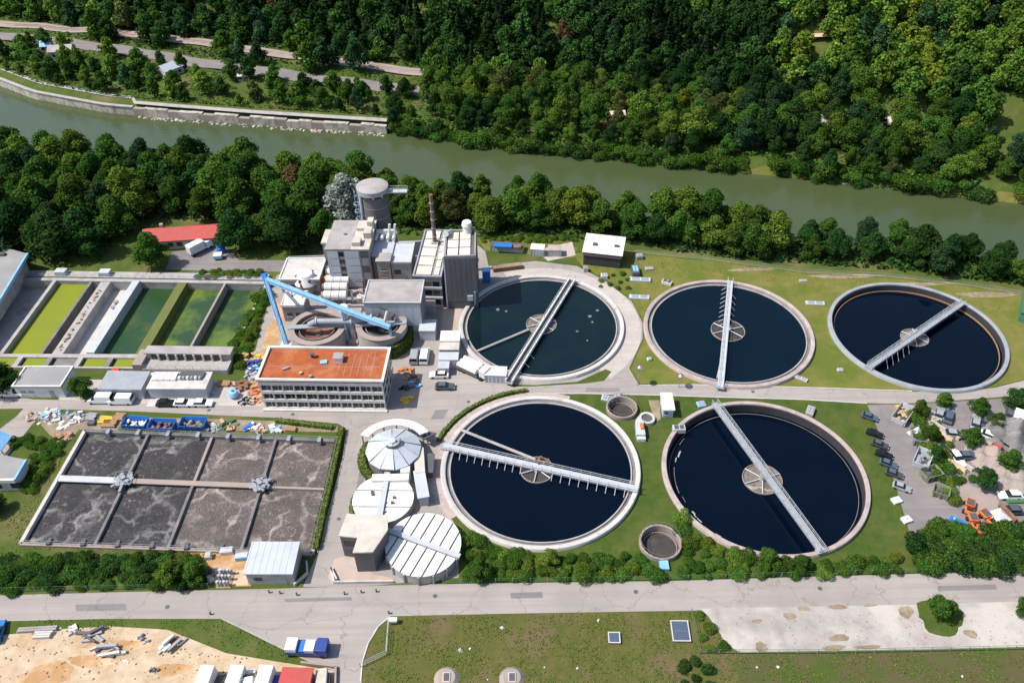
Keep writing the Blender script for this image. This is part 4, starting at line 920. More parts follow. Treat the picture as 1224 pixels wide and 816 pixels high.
hut('dark_container', (511, 571), (517, 571), 4.5, 1.7, 'metal_dark', 'metal_dark', 'low dark green container beside the front left tank rim', 'container')
hut('meter_cabinet', (506, 590), (511, 590), .9, 1.5, 'yellow', 'yellow', 'small yellow cabinet between the containers and the front tank', 'cabinet')
# ---- left low houses
hut('workshop', (23, 475), (79, 475), 6.2, 3.2, 'white', 'roof_grey', 'low workshop with grey flat roof and white front by the left road', edge='white', windows=((.15, 1.2, 1.2, .9), (.32, 1.2, 1.2, .9)), wm='metal_grey', door=.75)
hut('garage', (124, 476), (173, 477), 5.2, 2.9, 'cladding_pale', 'metal_grey', 'garage with blue grey roof between a round tree and the striped shed', windows=((.3, .2, 2.4, 2.1), (.7, .2, 2.4, 2.1)), wm='metal_grey', slope=.25)
def build_striped():
    t, L = hut('striped_shed', (181, 476), (249, 476), 5.0, 2.9, 'cladding_pale', 'concrete_pale', 'long pale shed with white hatches and dark equipment on its roof')
    for k in range(4): MB().box(.3+k*1.35, 1.5+k*1.35, 2.2, 4.6, 3.16, 3.7).build('roof_hatch', 'white_panel', t)
    MB().box(5.9, L-1.2, 3.2, 4.9, 3.16, 3.5).build('solar_rack', 'metal_dark', t)
    for k in range(6): MB().box(6.1+k*.9, 6.6+k*.9, 2.4, 3.1, 3.16, 3.9).build('roof_unit', 'metal_grey' if k % 2 else 'white', t)
    MB().box(-.2, L+.3, -2.6, -.26, 0, .12).build('plinth', 'concrete_pale', t)
build_striped()
def build_leftroof():
    t = empty('left_hall', G(-60, 395), 0, 'large grey roofed hall with blue edge cut by the left picture edge', 'building'); o = t.location
    z = 5.0
    P = [G(*q, z)-o for q in ((-80, 430), (-2, 361), (33, 303), (-10, 292), (-120, 296), (-140, 430))]
    fp = [(p.x, p.y) for p in P]
    MB().prism([(x*.97-.8, y*.98) for x, y in fp], 0, z-.35).build('wall', 'concrete', t)
    MB().prism(fp, z-.35, z).build('roof', 'roof_grey', t)
    e = MB(); e.wall(P[0], P[1], .5, z-.6, z+.2); e.wall(P[1], P[2], .5, z-.6, z+.2); e.build('fascia', 'blue_pale', t)
    MB().box(*(lambda c: (c.x-1, c.x+1, c.y-.6, c.y+.6))(G(2, 305, z)-o), z, z+.6).build('rooflight', 'metal_dark', t)
    t2, L = at('roof_gangway', (-30, 262), (24, 296), 'pale flat gangway roof beyond the left hall', 'roof')
    MB().box(0, L, -1.6, 1.6, 3.6, 3.9).build('roof', 'roof_cream', t2); MB().box(0.3, L-.3, -1.2, 1.2, 0, 3.6).build('wall', 'concrete', t2)
build_leftroof()
def build_lefthouse():
    t = empty('left_cottage', G(-20, 580), 0, 'grey flat roofed cottage with white fascia at the left edge', 'building'); o = t.location; z = 3.6
    P = [G(*q, z)-o for q in ((-60, 574), (17, 573), (31, 549), (5, 544), (-60, 545))]
    fp = [(p.x, p.y) for p in P]
    MB().prism([(x*.97, y*.97+.1) for x, y in fp], 0, z-.3).build('wall', 'concrete_pale', t); MB().prism(fp, z-.3, z).build('roof', 'roof_grey', t)
    e = MB(); e.wall(P[0], P[1], .5, z-.7, z+.12); e.build('fascia', 'white', t); e = MB(); e.wall(P[1], P[2], .4, z-.7, z+.1); e.build('fascia', 'blue_pale', t)
    for k in range(3): MB().box(fp[0][0]*.97+3+k*4, fp[0][0]*.97+5+k*4, fp[0][1]*.97-.1, fp[0][1]*.97+.2, 1, 2.3).build('window', 'glass_dark', t)
    a, L = at('lean_roof', (5, 545), (19, 528), 'tilted blue edged lean to roof behind the cottage', 'roof')
    MB().add([(0, 0, 1.4), (L, 0, 1.8), (L, 2.2, 3.0), (0, 2.2, 2.8), (0, 0, 1.55), (L, 0, 1.95), (L, 2.2, 3.15), (0, 2.2, 2.95)], [(3, 2, 1, 0), (4, 5, 6, 7), (0, 1, 5, 4), (1, 2, 6, 5), (2, 3, 7, 6), (3, 0, 4, 7)]).build('roof', 'blue_pale', a)
    for x in (.2, L-.3): MB().box(x, x+.15, .1, .25, 0, 1.5).build('post', 'metal_grey', a); MB().box(x, x+.15, 1.9, 2.05, 0, 2.75).build('post', 'metal_grey', a)
build_lefthouse()
# ---- front shed
t_, L_ = hut('metal_shed', (298, 698), (353, 698), 6.0, 3.3, 'concrete', 'roof_bluegrey', 'metal shed with plain blue grey roof beside the front road', slope=.35)
for k in range(7): MB().box(L_*k/7, L_*k/7+.05, -.25, 6.2, 0, .04).build('roof_seam', 'roof_bluegrey', t_).location = (0, 0, 0)
for o in [c for c in t_.children if c.name.startswith('roof_seam')]:
    o.location.z = 3.56; o.rotation_euler.x = math.atan2(.35, 6.5)
MB().box(L_*.55, L_*.55+2.4, -.06, .05, 0, 2.5).build('door', 'metal_grey', t_)
MB().box(L_*.15, L_*.15+1.4, -.06, .05, 1.2, 2.1).build('window', 'glass_dark', t_)
# ---- red roofed house
def build_red():
    t, L = at('red_roof_house', (176, 300), (266, 294), 'long low house with red tiled roof at the edge of the wood', 'building')
    D = 6.0; H = 3.0
    MB().box(0, L, 0, D, 0, H).build('wall', 'concrete', t)
    MB().xprism([(-.7, H-.1), (D/2, H+1.9), (D/2, H+2.15), (-.7, H+.15)], -.5, L+.5).build('roof', 'roof_red', t)
    MB().xprism([(D+.7, H-.1), (D+.7, H+.15), (D/2+.01, H+2.14), (D/2+.01, H+1.9)], -.5, L+.5).build('roof', 'roof_red', t)
    MB().xprism([(0, H), (D, H), (D/2, H+1.85)], .02, L-.02).build('gable', 'concrete', t)
    for k in range(6): MB().box(6+k*2.4, 7.4+k*2.4, -.06, .1, .9, 2.1).build('window', 'glass_dark', t)
    MB().box(10.2, 11.6, -.08, .1, 0, 2.2).build('door', 'metal_pale', t)
    MB().box(4, 4.9, D*.6, D*.6+.8, H+1, H+2.9).build('chimney', 'concrete_pink', t)
build_red()
# ---- dark shed by the wood
def build_blackshed():
    t, L = at('black_shed', (697, 316), (741, 321), 'black timber shed with white sheet roof by the riverside trees', 'building')
    D = 6.8; H = 4.2
    MB().box(0, L, 0, D, 0, H).build('wall', 'cladding_black', t)
    for k in range(2):
        MB().xprism([(-.5, H), (D+.4, H+.9), (D+.4, H+1.05), (-.5, H+.15)], -.4+(L*.53+.43)*k, L*.53 if k == 0 else L+.4).build('roof', 'white_panel', t)
    MB().xprism([(0, H-.05), (D, H-.05), (D, H+.85)], .03, L-.03).build('gable', 'cladding_black', t)
    MB().box(-.2, L+.2, -.35, -.01, H-1.0, H-.35).build('fascia_board', 'chimney', t)
    MB().box(L*.2, L*.2+1.2, D*.35, D*.35+.9, H+.5, H+.95).build('rooflight', 'metal_dark', t); MB().box(L*.78, L*.78+1.3, D*.4, D*.4+.7, H+.55, H+.9).build('rooflight', 'metal_dark', t)
    for k in range(9): MB().box(L*k/9+.05, L*(k+1)/9-.05, -.05, -.001, .1, H-1.05).build('board', 'cladding_black', t)
build_blackshed()
# ================================================================ VEHICLES AND YARD THINGS
def vehicle(kind, u, v, head, body, label, name=None, group=None, rz=None):
    """car, van or pickup standing at pixel (u,v); head = pixel it points to (or rz)"""
    p = G(u, v); a = rz if rz is not None else math.atan2(*(lambda d: (d.y, d.x))(G(*head)-p))
    Lh, Wd = {'car': (4.4, 1.8), 'van': (5.4, 2.0), 'truck': (7.0, 2.4)}[kind]
    t = empty(name or {'car': 'parked_car', 'van': 'parked_van', 'truck': 'truck'}[kind], p, a, label, kind, group)
    L = Lh/2; W = Wd/2
    if kind == 'car':
        prof = [(-L, .35), (L, .3), (L, .68), (L-.25, .80), (.95, .95), (.9, .97), (-L+.4, 1.0), (-L, .9)]
        top = [(.85, .96), (.15, 1.45), (-1.35, 1.47), (-L+.35, 1.0)]
    else:
        prof = [(-L, .4), (L, .35), (L, .95), (L-.35, 1.15), (L-.9, 1.3), (-L, 1.3)]
        top = [(L-.85, 1.29), (L-1.55, 2.1), (-L+.1, 2.15), (-L+.02, 1.29)]
    if kind == 'truck': top = None
    def yx(pr, w0, w1=None):
        mb = MB(); n = len(pr); w1 = w1 or w0; zs = [z for _, z in pr]; lo, hi = min(zs), max(zs)
        f = lambda z: w0+(w1-w0)*((z-lo)/(hi-lo+1e-6))
        vs = [(x, -f(z), z) for x, z in pr]+[(x, f(z), z) for x, z in pr]
        return mb.add(vs, [tuple(range(n-1, -1, -1)), tuple(range(n, 2*n))]+[(i, (i+1) % n, n+(i+1) % n, n+i) for i in range(n)][::1])
    if kind != 'truck':
        bevel(yx(prof, W, W*.97).build('body', body, t), .08, 2)
        roofz = max(z for _, z in top)
        glass = yx(top, W*.93, W*.76).build('glazing', 'glass_dark', t)
        if kind == 'car': bevel(MB().box(-1.38, .18, -W*.74, W*.74, roofz-.05, roofz+.04).build('roof', body, t), .03)
        else: bevel(MB().prism([(-L+.05, -W*.92), (L-1.75, -W*.92), (L-1.75, W*.92), (-L+.05, W*.92)], 1.28, 2.24, [(-L+.1, -W*.84), (L-1.9, -W*.84), (L-1.9, W*.84), (-L+.1, W*.84)]).build('cargo_body', body, t), .06)
    else:
        bevel(MB().box(L-1.9, L, -W, W, .5, 2.5).build('cab', body, t), .12, 2)
        MB().box(L-.9, L+.02, -W*.85, W*.85, 1.45, 2.2).build('windscreen', 'glass_dark', t)
        MB().box(-L, L-2.0, -W*.98, W*.98, .75, .95).build('flatbed', 'metal_grey', t)
        MB().box(-L, L-2.05, -W, -W+.08, .95, 1.5).build('side_board', body, t); MB().box(-L, L-2.05, W-.08, W, .95, 1.5).build('side_board', body, t)
    wm = MB().tube((0, -.12, 0), (0, .12, 0), .33 if kind != 'truck' else .45, 12).mesh('wheel', 'rubber')
    for sx in (-1, 1):
        for sy in (-1, 1): link_mesh('wheel', wm, t, (sx*(L-.85), sy*(W-.12), .33 if kind != 'truck' else .45))
    if kind != 'truck':
        for sy in (-1, 1): MB().box(L-.04, L+.02, sy*W*.62-.2, sy*W*.62+.2, .6, .76).build('headlight', 'white_panel', t)
    return t
vehicle('van', 16, 472, (40, 472), 'car_white', 'white van parked left of the workshop')
vehicle('van', 122, 480, (100, 480), 'car_white', 'white van in front of the round tree, nearer the garage')
vehicle('van', 146, 481, (120, 481), 'car_white', 'white van parked directly in front of the garage')
vehicle('car', 200, 484, (230, 484), 'car_black', 'black car with pale roof by the striped shed')
vehicle('car', 221, 484, (250, 484), 'car_white', 'white car behind the black one in front of the striped shed')
vehicle('car', 243, 484, (270, 484), 'car_white', 'white car at the right end of the striped shed')
vehicle('car', 532, 464, (560, 464), 'car_grey', 'dark grey car alone in the middle of the yard')
vehicle('car', 525, 450, (500, 450), 'car_white', 'white car beside the white container stack')
vehicle('van', 508, 428, (512, 405), 'car_white', 'white van right of the silver one below the entrance porch')
vehicle('van', 496, 428, (500, 405), 'car_silver', 'silver van near the ivy covered thickener')
vehicle('truck', 369, 778, (395, 779), 'blue_deep', 'blue and white truck alone on the side road in front')
t = bpy.data.objects['truck']; 
MB().box(-3.4, -1.6, -1.1, 1.1, .96, 2.3).build('load', 'white', t); MB().box(-1.4, -.4, -1.0, 1.0, .96, 1.7).build('load', 'blue', t); MB().box(-.3, 1.3, -1.0, 1.0, .96, 2.0).build('load', 'white', t)
vehicle('truck', 240, 300, (252, 294), 'car_white', 'white lorry in the court before the red roofed house', name='lorry')
t = bpy.data.objects['lorry']; bevel(MB().box(-3.4, 1.3, -1.2, 1.2, .96, 3.2).build('cargo_box', 'white', t), .15, 2)
def container(u, v, u2, v2, D, H, m, label, top=None, ribs=True, z=0.0):
    t, L = at('container', (u, v), (u2, v2), label, 'container', 'site containers', z)
    MB().box(0, L, 0, D, 0, H).build('box', m, t)
    MB().box(-.06, L+.06, -.06, D+.06, H, H+.12).build('lid', top or m, t)
    if ribs:
        for k in range(int(L/.9)+1): MB().box(k*.9, k*.9+.12, -.06, -.002, .15, H-.05).build('rib', m, t)
    for x in (.05, L-.25): MB().box(x, x+.2, -.08, -.001, 0, H).build('corner_post', 'metal_grey', t)
    return t
container(525, 440, 548, 440, 2.6, 2.5, 'metal_pale', 'grey blue container at the near end of the container row', 'metal_pale')
container(526, 429, 549, 429, 2.6, 2.8, 'metal_pale', 'pale container in the middle of the row beside the teal tank', 'roof_cream')
container(527, 420, 550, 420, 3.6, 3.2, 'white', 'tallest white container nearest the dark box building', 'white_panel')
container(524, 449, 537, 449, 2.4, 2.2, 'metal_pale', 'small pale container with a lean to side in front of the row', 'metal_pale')
container(580, 457, 605, 458, 3.0, 2.2, 'cladding_pale', 'white container touching the rim of the teal tank', 'white_panel')
container(586, 300, 625, 303, 2.6, 1.5, 'concrete_pale', 'low flat container with blue load beyond the teal tank', 'metal_dark')
container(634, 306, 650, 307, 2.6, 2.2, 'metal_pale', 'silver container with green load by the riverside lawn', 'white_panel')
container(655, 307, 671, 307, 2.6, 2.0, 'concrete_pale', 'pinkish container at the end of the lawn edge row', 'concrete_pink')
t, L = at('blue_load', (590, 298), (612, 299), 'blue tarpaulin bundle on the low flat container', 'tarpaulin', z=1.62); bevel(MB().box(0, L, .4, 2.2, 0, .9).build('bundle', 'blue', t), .25, 2); MB().box(L+.3, L+2.4, .5, 2.0, 0, .7).build('crate', 'rust', t)
t, L = at('blue_container', (577, 338), (586, 338), 'bright blue upright container beside the dark box building', 'container'); bevel(MB().box(0, L, 0, 2.2, 0, 3.4).build('box', 'blue', t), .06); MB().box(.1, L-.1, .1, 2.1, 3.4, 3.5).build('lid', 'blue_pale', t)
t, L = at('rusty_skip', (590, 326), (624, 322), 'long rust brown skip along the far rim of the teal tank', 'skip'); MB().box(0, L, 0, 1.8, 0, 1.2).build('box', 'rust', t); MB().box(.15, L-.15, .15, 1.65, 1.2, 1.25).build('load', 'soil', t)
def bigbags(u, v, label):
    t = empty('tank_truck', G(u, v), R_(-35), label, 'truck')
    for k in range(3): MB().tube((-2.6, -1.3+k*1.2, 1.9), (2.6, -1.3+k*1.2, 1.9), .62, 14).build('vessel', 'white', t, True)
    MB().box(-3, 3, -1.8, 1.8, .7, 1.1).build('chassis', 'metal_dark', t); bevel(MB().box(3.1, 4.8, -1.3, 1.3, .6, 2.7).build('cab', 'white', t), .2, 2)
    MB().box(4.5, 4.83, -1.1, 1.1, 1.6, 2.4).build('windscreen', 'glass_dark', t)
    wm = MB().tube((0, -.2, 0), (0, .2, 0), .45, 12).mesh('wheel', 'rubber')
    for x in (-2.2, -1.1, 3.7):
        for y in (-1.5, 1.5): link_mesh('wheel', wm, t, (x, y, .45))
bigbags(563, 443, 'white tanker truck with three long vessels by the teal tank')
def skip_bin(u, v, u2, v2, m, label, D=2.3, H=1.6, load='soil', group='open waste skips'):
    t, L = at('skip_bin', (u, v), (u2, v2), label, 'skip', group)
    i = .35
    for nm, q, q2 in (('front_side', [(0, 0), (L, 0), (L, .1), (0, .1)], [(0, -i), (L, -i), (L, -i+.1), (0, -i+.1)]), ('back_side', [(0, D-.1), (L, D-.1), (L, D), (0, D)], [(0, D+i-.1), (L, D+i-.1), (L, D+i), (0, D+i)])):
        MB().prism(q, .1, H, q2).build(nm, m, t)
    MB().prism([(0, .1), (.1, .1), (.1, D-.1), (0, D-.1)], .1, H-.02, [(-.2, -i+.1), (-.1, -i+.1), (-.1, D+i-.1), (-.2, D+i-.1)]).build('end_side', m, t)
    MB().prism([(L-.1, .1), (L, .1), (L, D-.1), (L-.1, D-.1)], .1, H-.02, [(L+.1, -i+.1), (L+.2, -i+.1), (L+.2, D+i-.1), (L+.1, D+i-.1)]).build('end_side', m, t)
    MB().box(.05, L-.05, .05, D-.05, .05, .15).build('floor', 'metal_dark', t)
    mb = MB()
    for k in range(14): mb.rock(random.uniform(.2, L-.2), random.uniform(.2, D-.2), H*.35, random.uniform(.4, .8), .5)
    r = mb.build('load', load, t)
    for k in range(int(L/1.2)+1): MB().box(k*1.2, k*1.2+.12, -i-.06, -i*.6, .3, H-.1).build('rib', m, t)
    return t
skip_bin(148, 513, 174, 514, 'blue', 'blue skip with pale rubble, leftmost of three by the aeration basin', load='rubble_a')
skip_bin(179, 516, 207, 517, 'blue', 'blue skip with rust red stripe, middle of three by the aeration basin', load='rust')
skip_bin(216, 514, 244, 515, 'blue', 'blue skip with brown load, rightmost of three by the aeration basin', load='soil')
def heap(u, v, r, m, label, n=14, h=.5, cat='rubble heap', name='rubble_heap', ms=None, group=None):
    p = G(u, v); t = empty(name, p, 0, label, cat, group)
    ms = ms or (m,)
    for q, mm in enumerate(ms):
        mb = MB()
        for k in range(max(4, int(n*1.3)//len(ms))):
            a, d = random.uniform(0, 6.28), r*math.sqrt(random.random()); x, y = d*math.cos(a)*1.35, d*math.sin(a); k_ = random.uniform(.35, .95)*min(1, r/1.5)
            if random.random() < .45: mb.box(x-k_*.9, x+k_*.9, y-k_*.45, y+k_*.45, 0, k_*random.uniform(.4, 1.1)*h*2, random.uniform(-1, 1))
            else: mb.rock(x, y, 0, k_, h*1.4)
        o = mb.build('pieces', mm, t); o['kind'] = 'stuff'
    return t
def beam_pile(u, v, label, n=7, L=2.6, ms=('white', 'metal_grey', 'concrete_pale', 'white', 'concrete', 'metal_dark'), rz=None, name='beam_pile'):
    p = G(u, v); t = empty(name, p, 0, label, 'pile')
    for k in range(n):
        x, y = random.uniform(-2, 2), random.uniform(-1.2, 1.2); l = L*random.uniform(.5, 1); h = random.uniform(.3, .6); z = 0 if k < n*.6 else .45
        bevel(MB().box(x-l/2, x+l/2, y-h/2, y+h/2, z, z+h, (rz if rz is not None else random.uniform(-.6, .9))).build('beam', random.choice(ms), t), .04)
    return t
# scrap along the road, left
heap(50, 497, 2.2, 'rubble_b', 'brown and grey scrap at the left end of the verge', ms=('rubble_b', 'rubble_a'))
heap(68, 497, 2.0, 'rubble_a', 'scrap with blue sheet on the verge left of the skips', ms=('rubble_a', 'blue_pale'))
heap(58, 504, 1.6, 'metal_pale', 'pale flattened sheets lying on the rough grass', n=8, h=.2, ms=('metal_pale',))
heap(72, 508, 1.3, 'white', 'white sheets on the rough grass next to the basin corner', n=6, h=.2, ms=('white',))
heap(95, 500, 1.6, 'white', 'pale scrap left of the timber stack', ms=('white', 'metal_grey'))
heap(72, 524, 1.6, 'rubble_b', 'reddish stone heap on the grass left of the aeration basin', ms=('rubble_b',))
def timber(u, v, u2, v2, label, m='wood', n=5, cat='timber stack'):
    t, L = at('timber_stack', (u, v), (u2, v2), label, cat)
    for k in range(n):
        for j in range(2): MB().box(random.uniform(0, .3), L-random.uniform(0, .3), k*.42, k*.42+.36, j*.34, j*.34+.3).build('plank', m, t)
timber(117, 507, 132, 508, 'yellowish timber stack next to the leftmost blue skip', 'yellow')
timber(121, 512, 138, 512, 'low timber stack in front of the yellowish one', 'wood')
timber(134, 503, 147, 504, 'timber stack behind the leftmost blue skip', 'wood')
timber(102, 503, 113, 504, 'grey stacked panels left of the timber', 'metal_grey')
timber(104, 509, 114, 509, 'dark stacked panels near the basin corner', 'metal_dark', 3)
heap(257, 512, 1.4, 'metal_grey', 'grey pipes heaped right of the blue skips', ms=('metal_grey', 'rubble_a'))
heap(272, 510, 1.5, 'rubble_b', 'mixed scrap with weeds in front of the long wall', ms=('rubble_b', 'green_paint'))
heap(300, 512, 1.2, 'blue', 'blue barrels and white bags left of the orange sacks', ms=('blue', 'white'), n=10)
heap(314, 513, 1.1, 'sand_orange', 'orange sacks between blue heaps on the basin verge', ms=('sand_orange', 'rubble_a'))
heap(328, 513, 1.2, 'blue_pale', 'pale blue bags right of the orange sacks', ms=('blue_pale', 'white'))
timber(340, 516, 354, 517, 'light timber logs at the hedge corner of the aeration basin', 'wood', 3)
# scrap yard left of the office
for u, v, r, ms, lb in ((300, 428, 1.8, ('sand_orange', 'rubble_b'), 'orange earth heap beside the tall bushes'), (311, 430, 1.3, ('yellow', 'orange'), 'yellow and orange scrap at the far end of the scrap row'), (302, 438, 1.5, ('car_blue', 'blue_deep'), 'dark blue scrap heap left of the office'), (313, 440, 1.5, ('blue_pale', 'metal_pale'), 'pale blue sheets against the office end wall'), (301, 449, 1.6, ('metal_grey', 'rubble_a'), 'grey pipe heap in the middle of the scrap row'), (312, 452, 1.2, ('rubble_a', 'white'), 'white rubble by the office corner'), (303, 461, 1.2, ('sand_orange',), 'orange sacks near the white paved strip'), (296, 480, 1.2, ('metal_grey', 'car_black'), 'dark tyres and metal at the near end of the scrap row'), (304, 470, 1.0, ('red', 'rubble_b'), 'red scrap beside the office front corner'), (306, 479, 1.0, ('rubble_b',), 'brown scrap at the office front corner'), (288, 462, 1.4, ('rust',), 'rust brown heap behind the blue ball')):
    heap(u, v, r, ms[0], lb, ms=ms, n=16)
p = G(280, 474); t = empty('blue_ball_tank', p, 0, 'round blue tank standing in the left lane', 'tank'); MB().lathe([(0.01, 0), (.9, .2), (1.2, .9), (.9, 1.6), (.01, 1.8)], 18, close=False).build('shell', 'blue_pale', t, True); MB().cyl(0, 0, 1.75, 1.95, .3).build('cap', 'blue', t)
timber(258, 462, 274, 463, 'brown timber pallets on the paved strip', 'wood', 4)
heap(250, 470, .9, 'metal_grey', 'grey machine parts at the striped shed corner', ms=('metal_grey', 'white'), n=8)
t, L = at('red_barrow', (135, 449), (142, 449), 'red barrow in front of the outlet channel', 'barrow'); bevel(MB().prism([(0, 0), (L, 0), (L, 1.1), (0, 1.1)], .4, 1.3, [(-.2, -.2), (L+.2, -.2), (L+.2, 1.3), (-.2, 1.3)]).build('tub', 'red', t), .05); MB().tube((L*.3, .3, .25), (L*.3, .8, .25), .25, 10).build('wheel', 'rubber', t); MB().tube((L, .2, .8), (L+1, .2, 1.0), .05).build('handle', 'metal_grey', t); MB().tube((L, .9, .8), (L+1, .9, 1.0), .05).build('handle', 'metal_grey', t)
# right of the office
for u, v, ms, lb in ((486, 443, ('orange', 'wood'), 'orange machine parts right of the office'), (493, 452, ('rubble_b', 'rust'), 'brown crates in the office shade'), (494, 460, ('blue_pale', 'car_blue'), 'pale blue pallet boxes beside the office'), (485, 464, ('car_black', 'metal_dark'), 'black bags in the office shade'), (487, 478, ('yellow',), 'yellow barrier at the yard corner of the office')):
    heap(u, v, 1.2, ms[0], lb, ms=ms, n=10)
for k in range(3):
    p = G(274+k*4, 302-k*4+2); 
t = empty('blue_bag_stack', G(265, 301), 0, 'two blue bulk bags piled by the red roofed house', 'bags')
for z, r in ((0, 1.5), (1.8, 1.1)): bevel(MB().prism([(r*math.cos(k*.785), r*math.sin(k*.785)) for k in range(8)], z, z+1.7, [(r*.8*math.cos(k*.785), r*.8*math.sin(k*.785)) for k in range(8)]).build('bag', 'blue', t), .3, 2)
t, L = at('white_table', (256, 312), (266, 311), 'white and pale blue trailer near the red roofed house', 'trailer'); MB().box(0, L, 0, 2, .5, 1.5).build('box', 'white', t); MB().box(.1, L-.1, -.04, 0, .6, 1.2).build('panel', 'blue_pale', t); MB().box(.3, L-.3, .2, 1.8, 0, .5).build('undercarriage', 'rubber', t)
t, L = at('blue_trailer', (313, 333), (318, 345), 'blue pump trailer at the foot of the blue pipe bridge', 'trailer'); MB().box(0, L, 0, 1.6, .4, 1.5).build('box', 'blue', t); MB().box(.2, L-.2, .2, 1.4, 0, .4).build('undercarriage', 'rubber', t)
# lamps
def lamp(u, v, h, label):
    t = empty('street_lamp', G(u, v), 0, label, 'lamp', 'lamp posts on the lawns'); MB().cyl(0, 0, 0, h, .1, .06, 8).build('pole', 'metal_grey', t, True)
    MB().cyl(0, 0, h, h+.25, .7, .9, 12).build('shade', 'chimney', t, True); MB().cyl(0, 0, h+.25, h+.7, .4, .1, 12).build('cap', 'white', t, True)
lamp(762, 460, 5.0, 'lamp post at the junction beside the teal tank'); lamp(811, 463, 3.2, 'lamp post left of the middle back tank'); 
# lawn equipment
def plinth(u, v, L, W, H, rz, m, label, m2=None, cat='cover'):
    t = empty('concrete_cover', G(u, v), rz, label, cat, 'covers and boxes on the lawn'); bevel(MB().box(-L/2, L/2, -W/2, W/2, 0, H).build('slab', m, t), .05)
    MB().box(-L*.38, -L*.05, -W*.35, W*.35, H, H+.12).build('lid', m2 or 'metal_grey', t); MB().box(L*.05, L*.38, -W*.35, W*.35, H, H+.12).build('lid', m2 or 'metal_grey', t)
plinth(759, 327, 1.8, 3.6, 1.6, 0, 'metal_dark', 'dark upright cabinet among the blue grey lids on the back lawn', 'blue_pale')
plinth(765, 335, 5.4, 1.6, .5, -.1, 'roof_bluegrey', 'blue grey slab cover farther from the middle back tank')
plinth(764, 356, 5.0, 1.5, .5, -.12, 'roof_bluegrey', 'blue grey slab cover close to the middle back tank')
plinth(764, 309, 1.8, 1.6, 1.2, .1, 'metal_grey', 'grey cabinet on the back lawn right of the black shed'); plinth(776, 322, 2.2, 1.2, .5, .1, 'concrete', 'small grey slab near the upright cabinet')
plinth(722, 332, 1.7, 1.3, 1.1, 0, 'white', 'white box in front of the black shed'); plinth(700, 324, 1.2, 1.2, 1.3, 0, 'concrete', 'grey box at the black shed corner')
plinth(797, 339, 2.6, 1.4, .8, -.5, 'concrete_pale', 'pale box at the far left rim of the middle back tank', 'metal_dark'); plinth(957, 453, 3.0, .9, .5, -.6, 'concrete_pale', 'pale slab at the lower right rim of the middle back tank')
plinth(974, 363, 4.6, 1.4, .4, -.1, 'roof_bluegrey', 'grey blue slab between the middle and right back tanks'); plinth(1004, 443, 1.3, .9, .5, 0, 'concrete_pale', 'small pale box left of the right back tank'); plinth(776, 430, 1.0, .8, .6, .3, 'white', 'tiny white box by the lamp post')
plinth(968, 493, 1.6, 2.6, .9, -.5, 'concrete', 'grey box on the lawn behind the diagonal bridge tank'); plinth(811, 515, 2.6, 1.5, 1.2, .0, 'metal_pale', 'round cornered pale tank box between the front tanks', 'metal_dark')
plinth(838, 484, 1.8, 1.6, .5, .2, 'blue_pale', 'blue lid at the end of the diagonal bridge'); plinth(726, 477, 2.6, 1.6, .5, -.3, 'roof_bluegrey', 'grey blue slab left of the small sludge tank'); plinth(960, 336, 2.0, 1.0, .3, 0, 'concrete', 'flat slab at the edge of the dry lawn')
hut('white_cabin', (792, 499), (804, 499), 4.6, 2.3, 'cladding_pale', 'white_panel', 'small white cabin south of the service road', windows=((.3, .9, .8, .9),), wm='blue', slope=.2)
t, L = at('pump_station', (760, 525), (771, 525), 'blue grey pump station with orange valves below the small sludge tank', 'pump'); bevel(MB().prism([(0, 0), (L, 0), (L, 3.8), (L-.9, 5.4), (.2, 4)], 0, 1.5).build('housing', 'roof_bluegrey', t), .06); MB().box(L-.9, L-.3, 1.4, 3.0, 1.5, 1.9).build('valve', 'orange', t); MB().box(0.2, L, -.7, -.02, 0, .9).build('front_step', 'white', t)
t = empty('round_pit', G(773, 502), 0, 'small round pit with dark lid beside the sludge tank', 'pit'); MB().lathe([(1.2, 0), (1.7, 0), (1.7, .8), (1.2, .8)], 24).build('wall', 'concrete_pale', t, True); MB().disc(1.22, .5, 24).build('lid', 'metal_dark', t)
sheet('dirt_path', [(775, 478), (788, 478), (790, 500), (785, 504), (779, 492)], .032, 'soil')
t, L = at('green_cover', (1216, 384), (1222, 350), 'green sheeted shelter cut by the right picture edge', 'shelter'); MB().box(0, L, -8, 0, 0, 2.6).build('wall', 'concrete', t); MB().box(-.2, L+.2, -8.2, .2, 2.6, 2.9).build('roof', 'green_paint', t)
bpy.data.objects['green_cover'].children[1].data.materials[0] = mat('sheet_green', (.07, .19, .14), (.06, .16, .12), .5, .6)
# ================================================================ PARKING AND STORAGE LOT (right)
cars = [('car', 1036, 500, 'car_blue', 'blue grey car at the far end of the parked row'), ('car', 1042, 520, 'car_black', 'black car second from the far end of the parked row'), ('car', 1048, 533, 'car_grey', 'grey car with pale bonnet third in the parked row'), ('car', 1053, 545, 'car_black', 'black car in the middle of the parked row'), ('car', 1058, 556, 'car_blue', 'blue grey car fifth in the parked row'), ('car', 1065, 568, 'car_grey', 'dark grey car sixth in the parked row'), ('car', 1074, 584, 'car_silver', 'silver white car at the near end of the parked row')]
for k, u, v, m, lb in cars: vehicle(k, u+3, v, (u+33, v+10), m, lb, group='cars parked beside the diagonal bridge tank').scale = (.78, .78, .85)
for u, v, lb in ((1071, 599, 'white slab block on the lot edge nearest the parked row'), (1083, 622, 'white slab block at the near corner of the parking lot')):
    t = empty('barrier_block', G(u, v), .3, lb, 'block', 'white barrier blocks'); bevel(MB().box(-.9, .9, -.7, .7, 0, .6).build('block', 'white', t), .08)
    MB().box(-.1, .1, -.1, .1, .6, .75).build('lifting_eye', 'metal_grey', t)
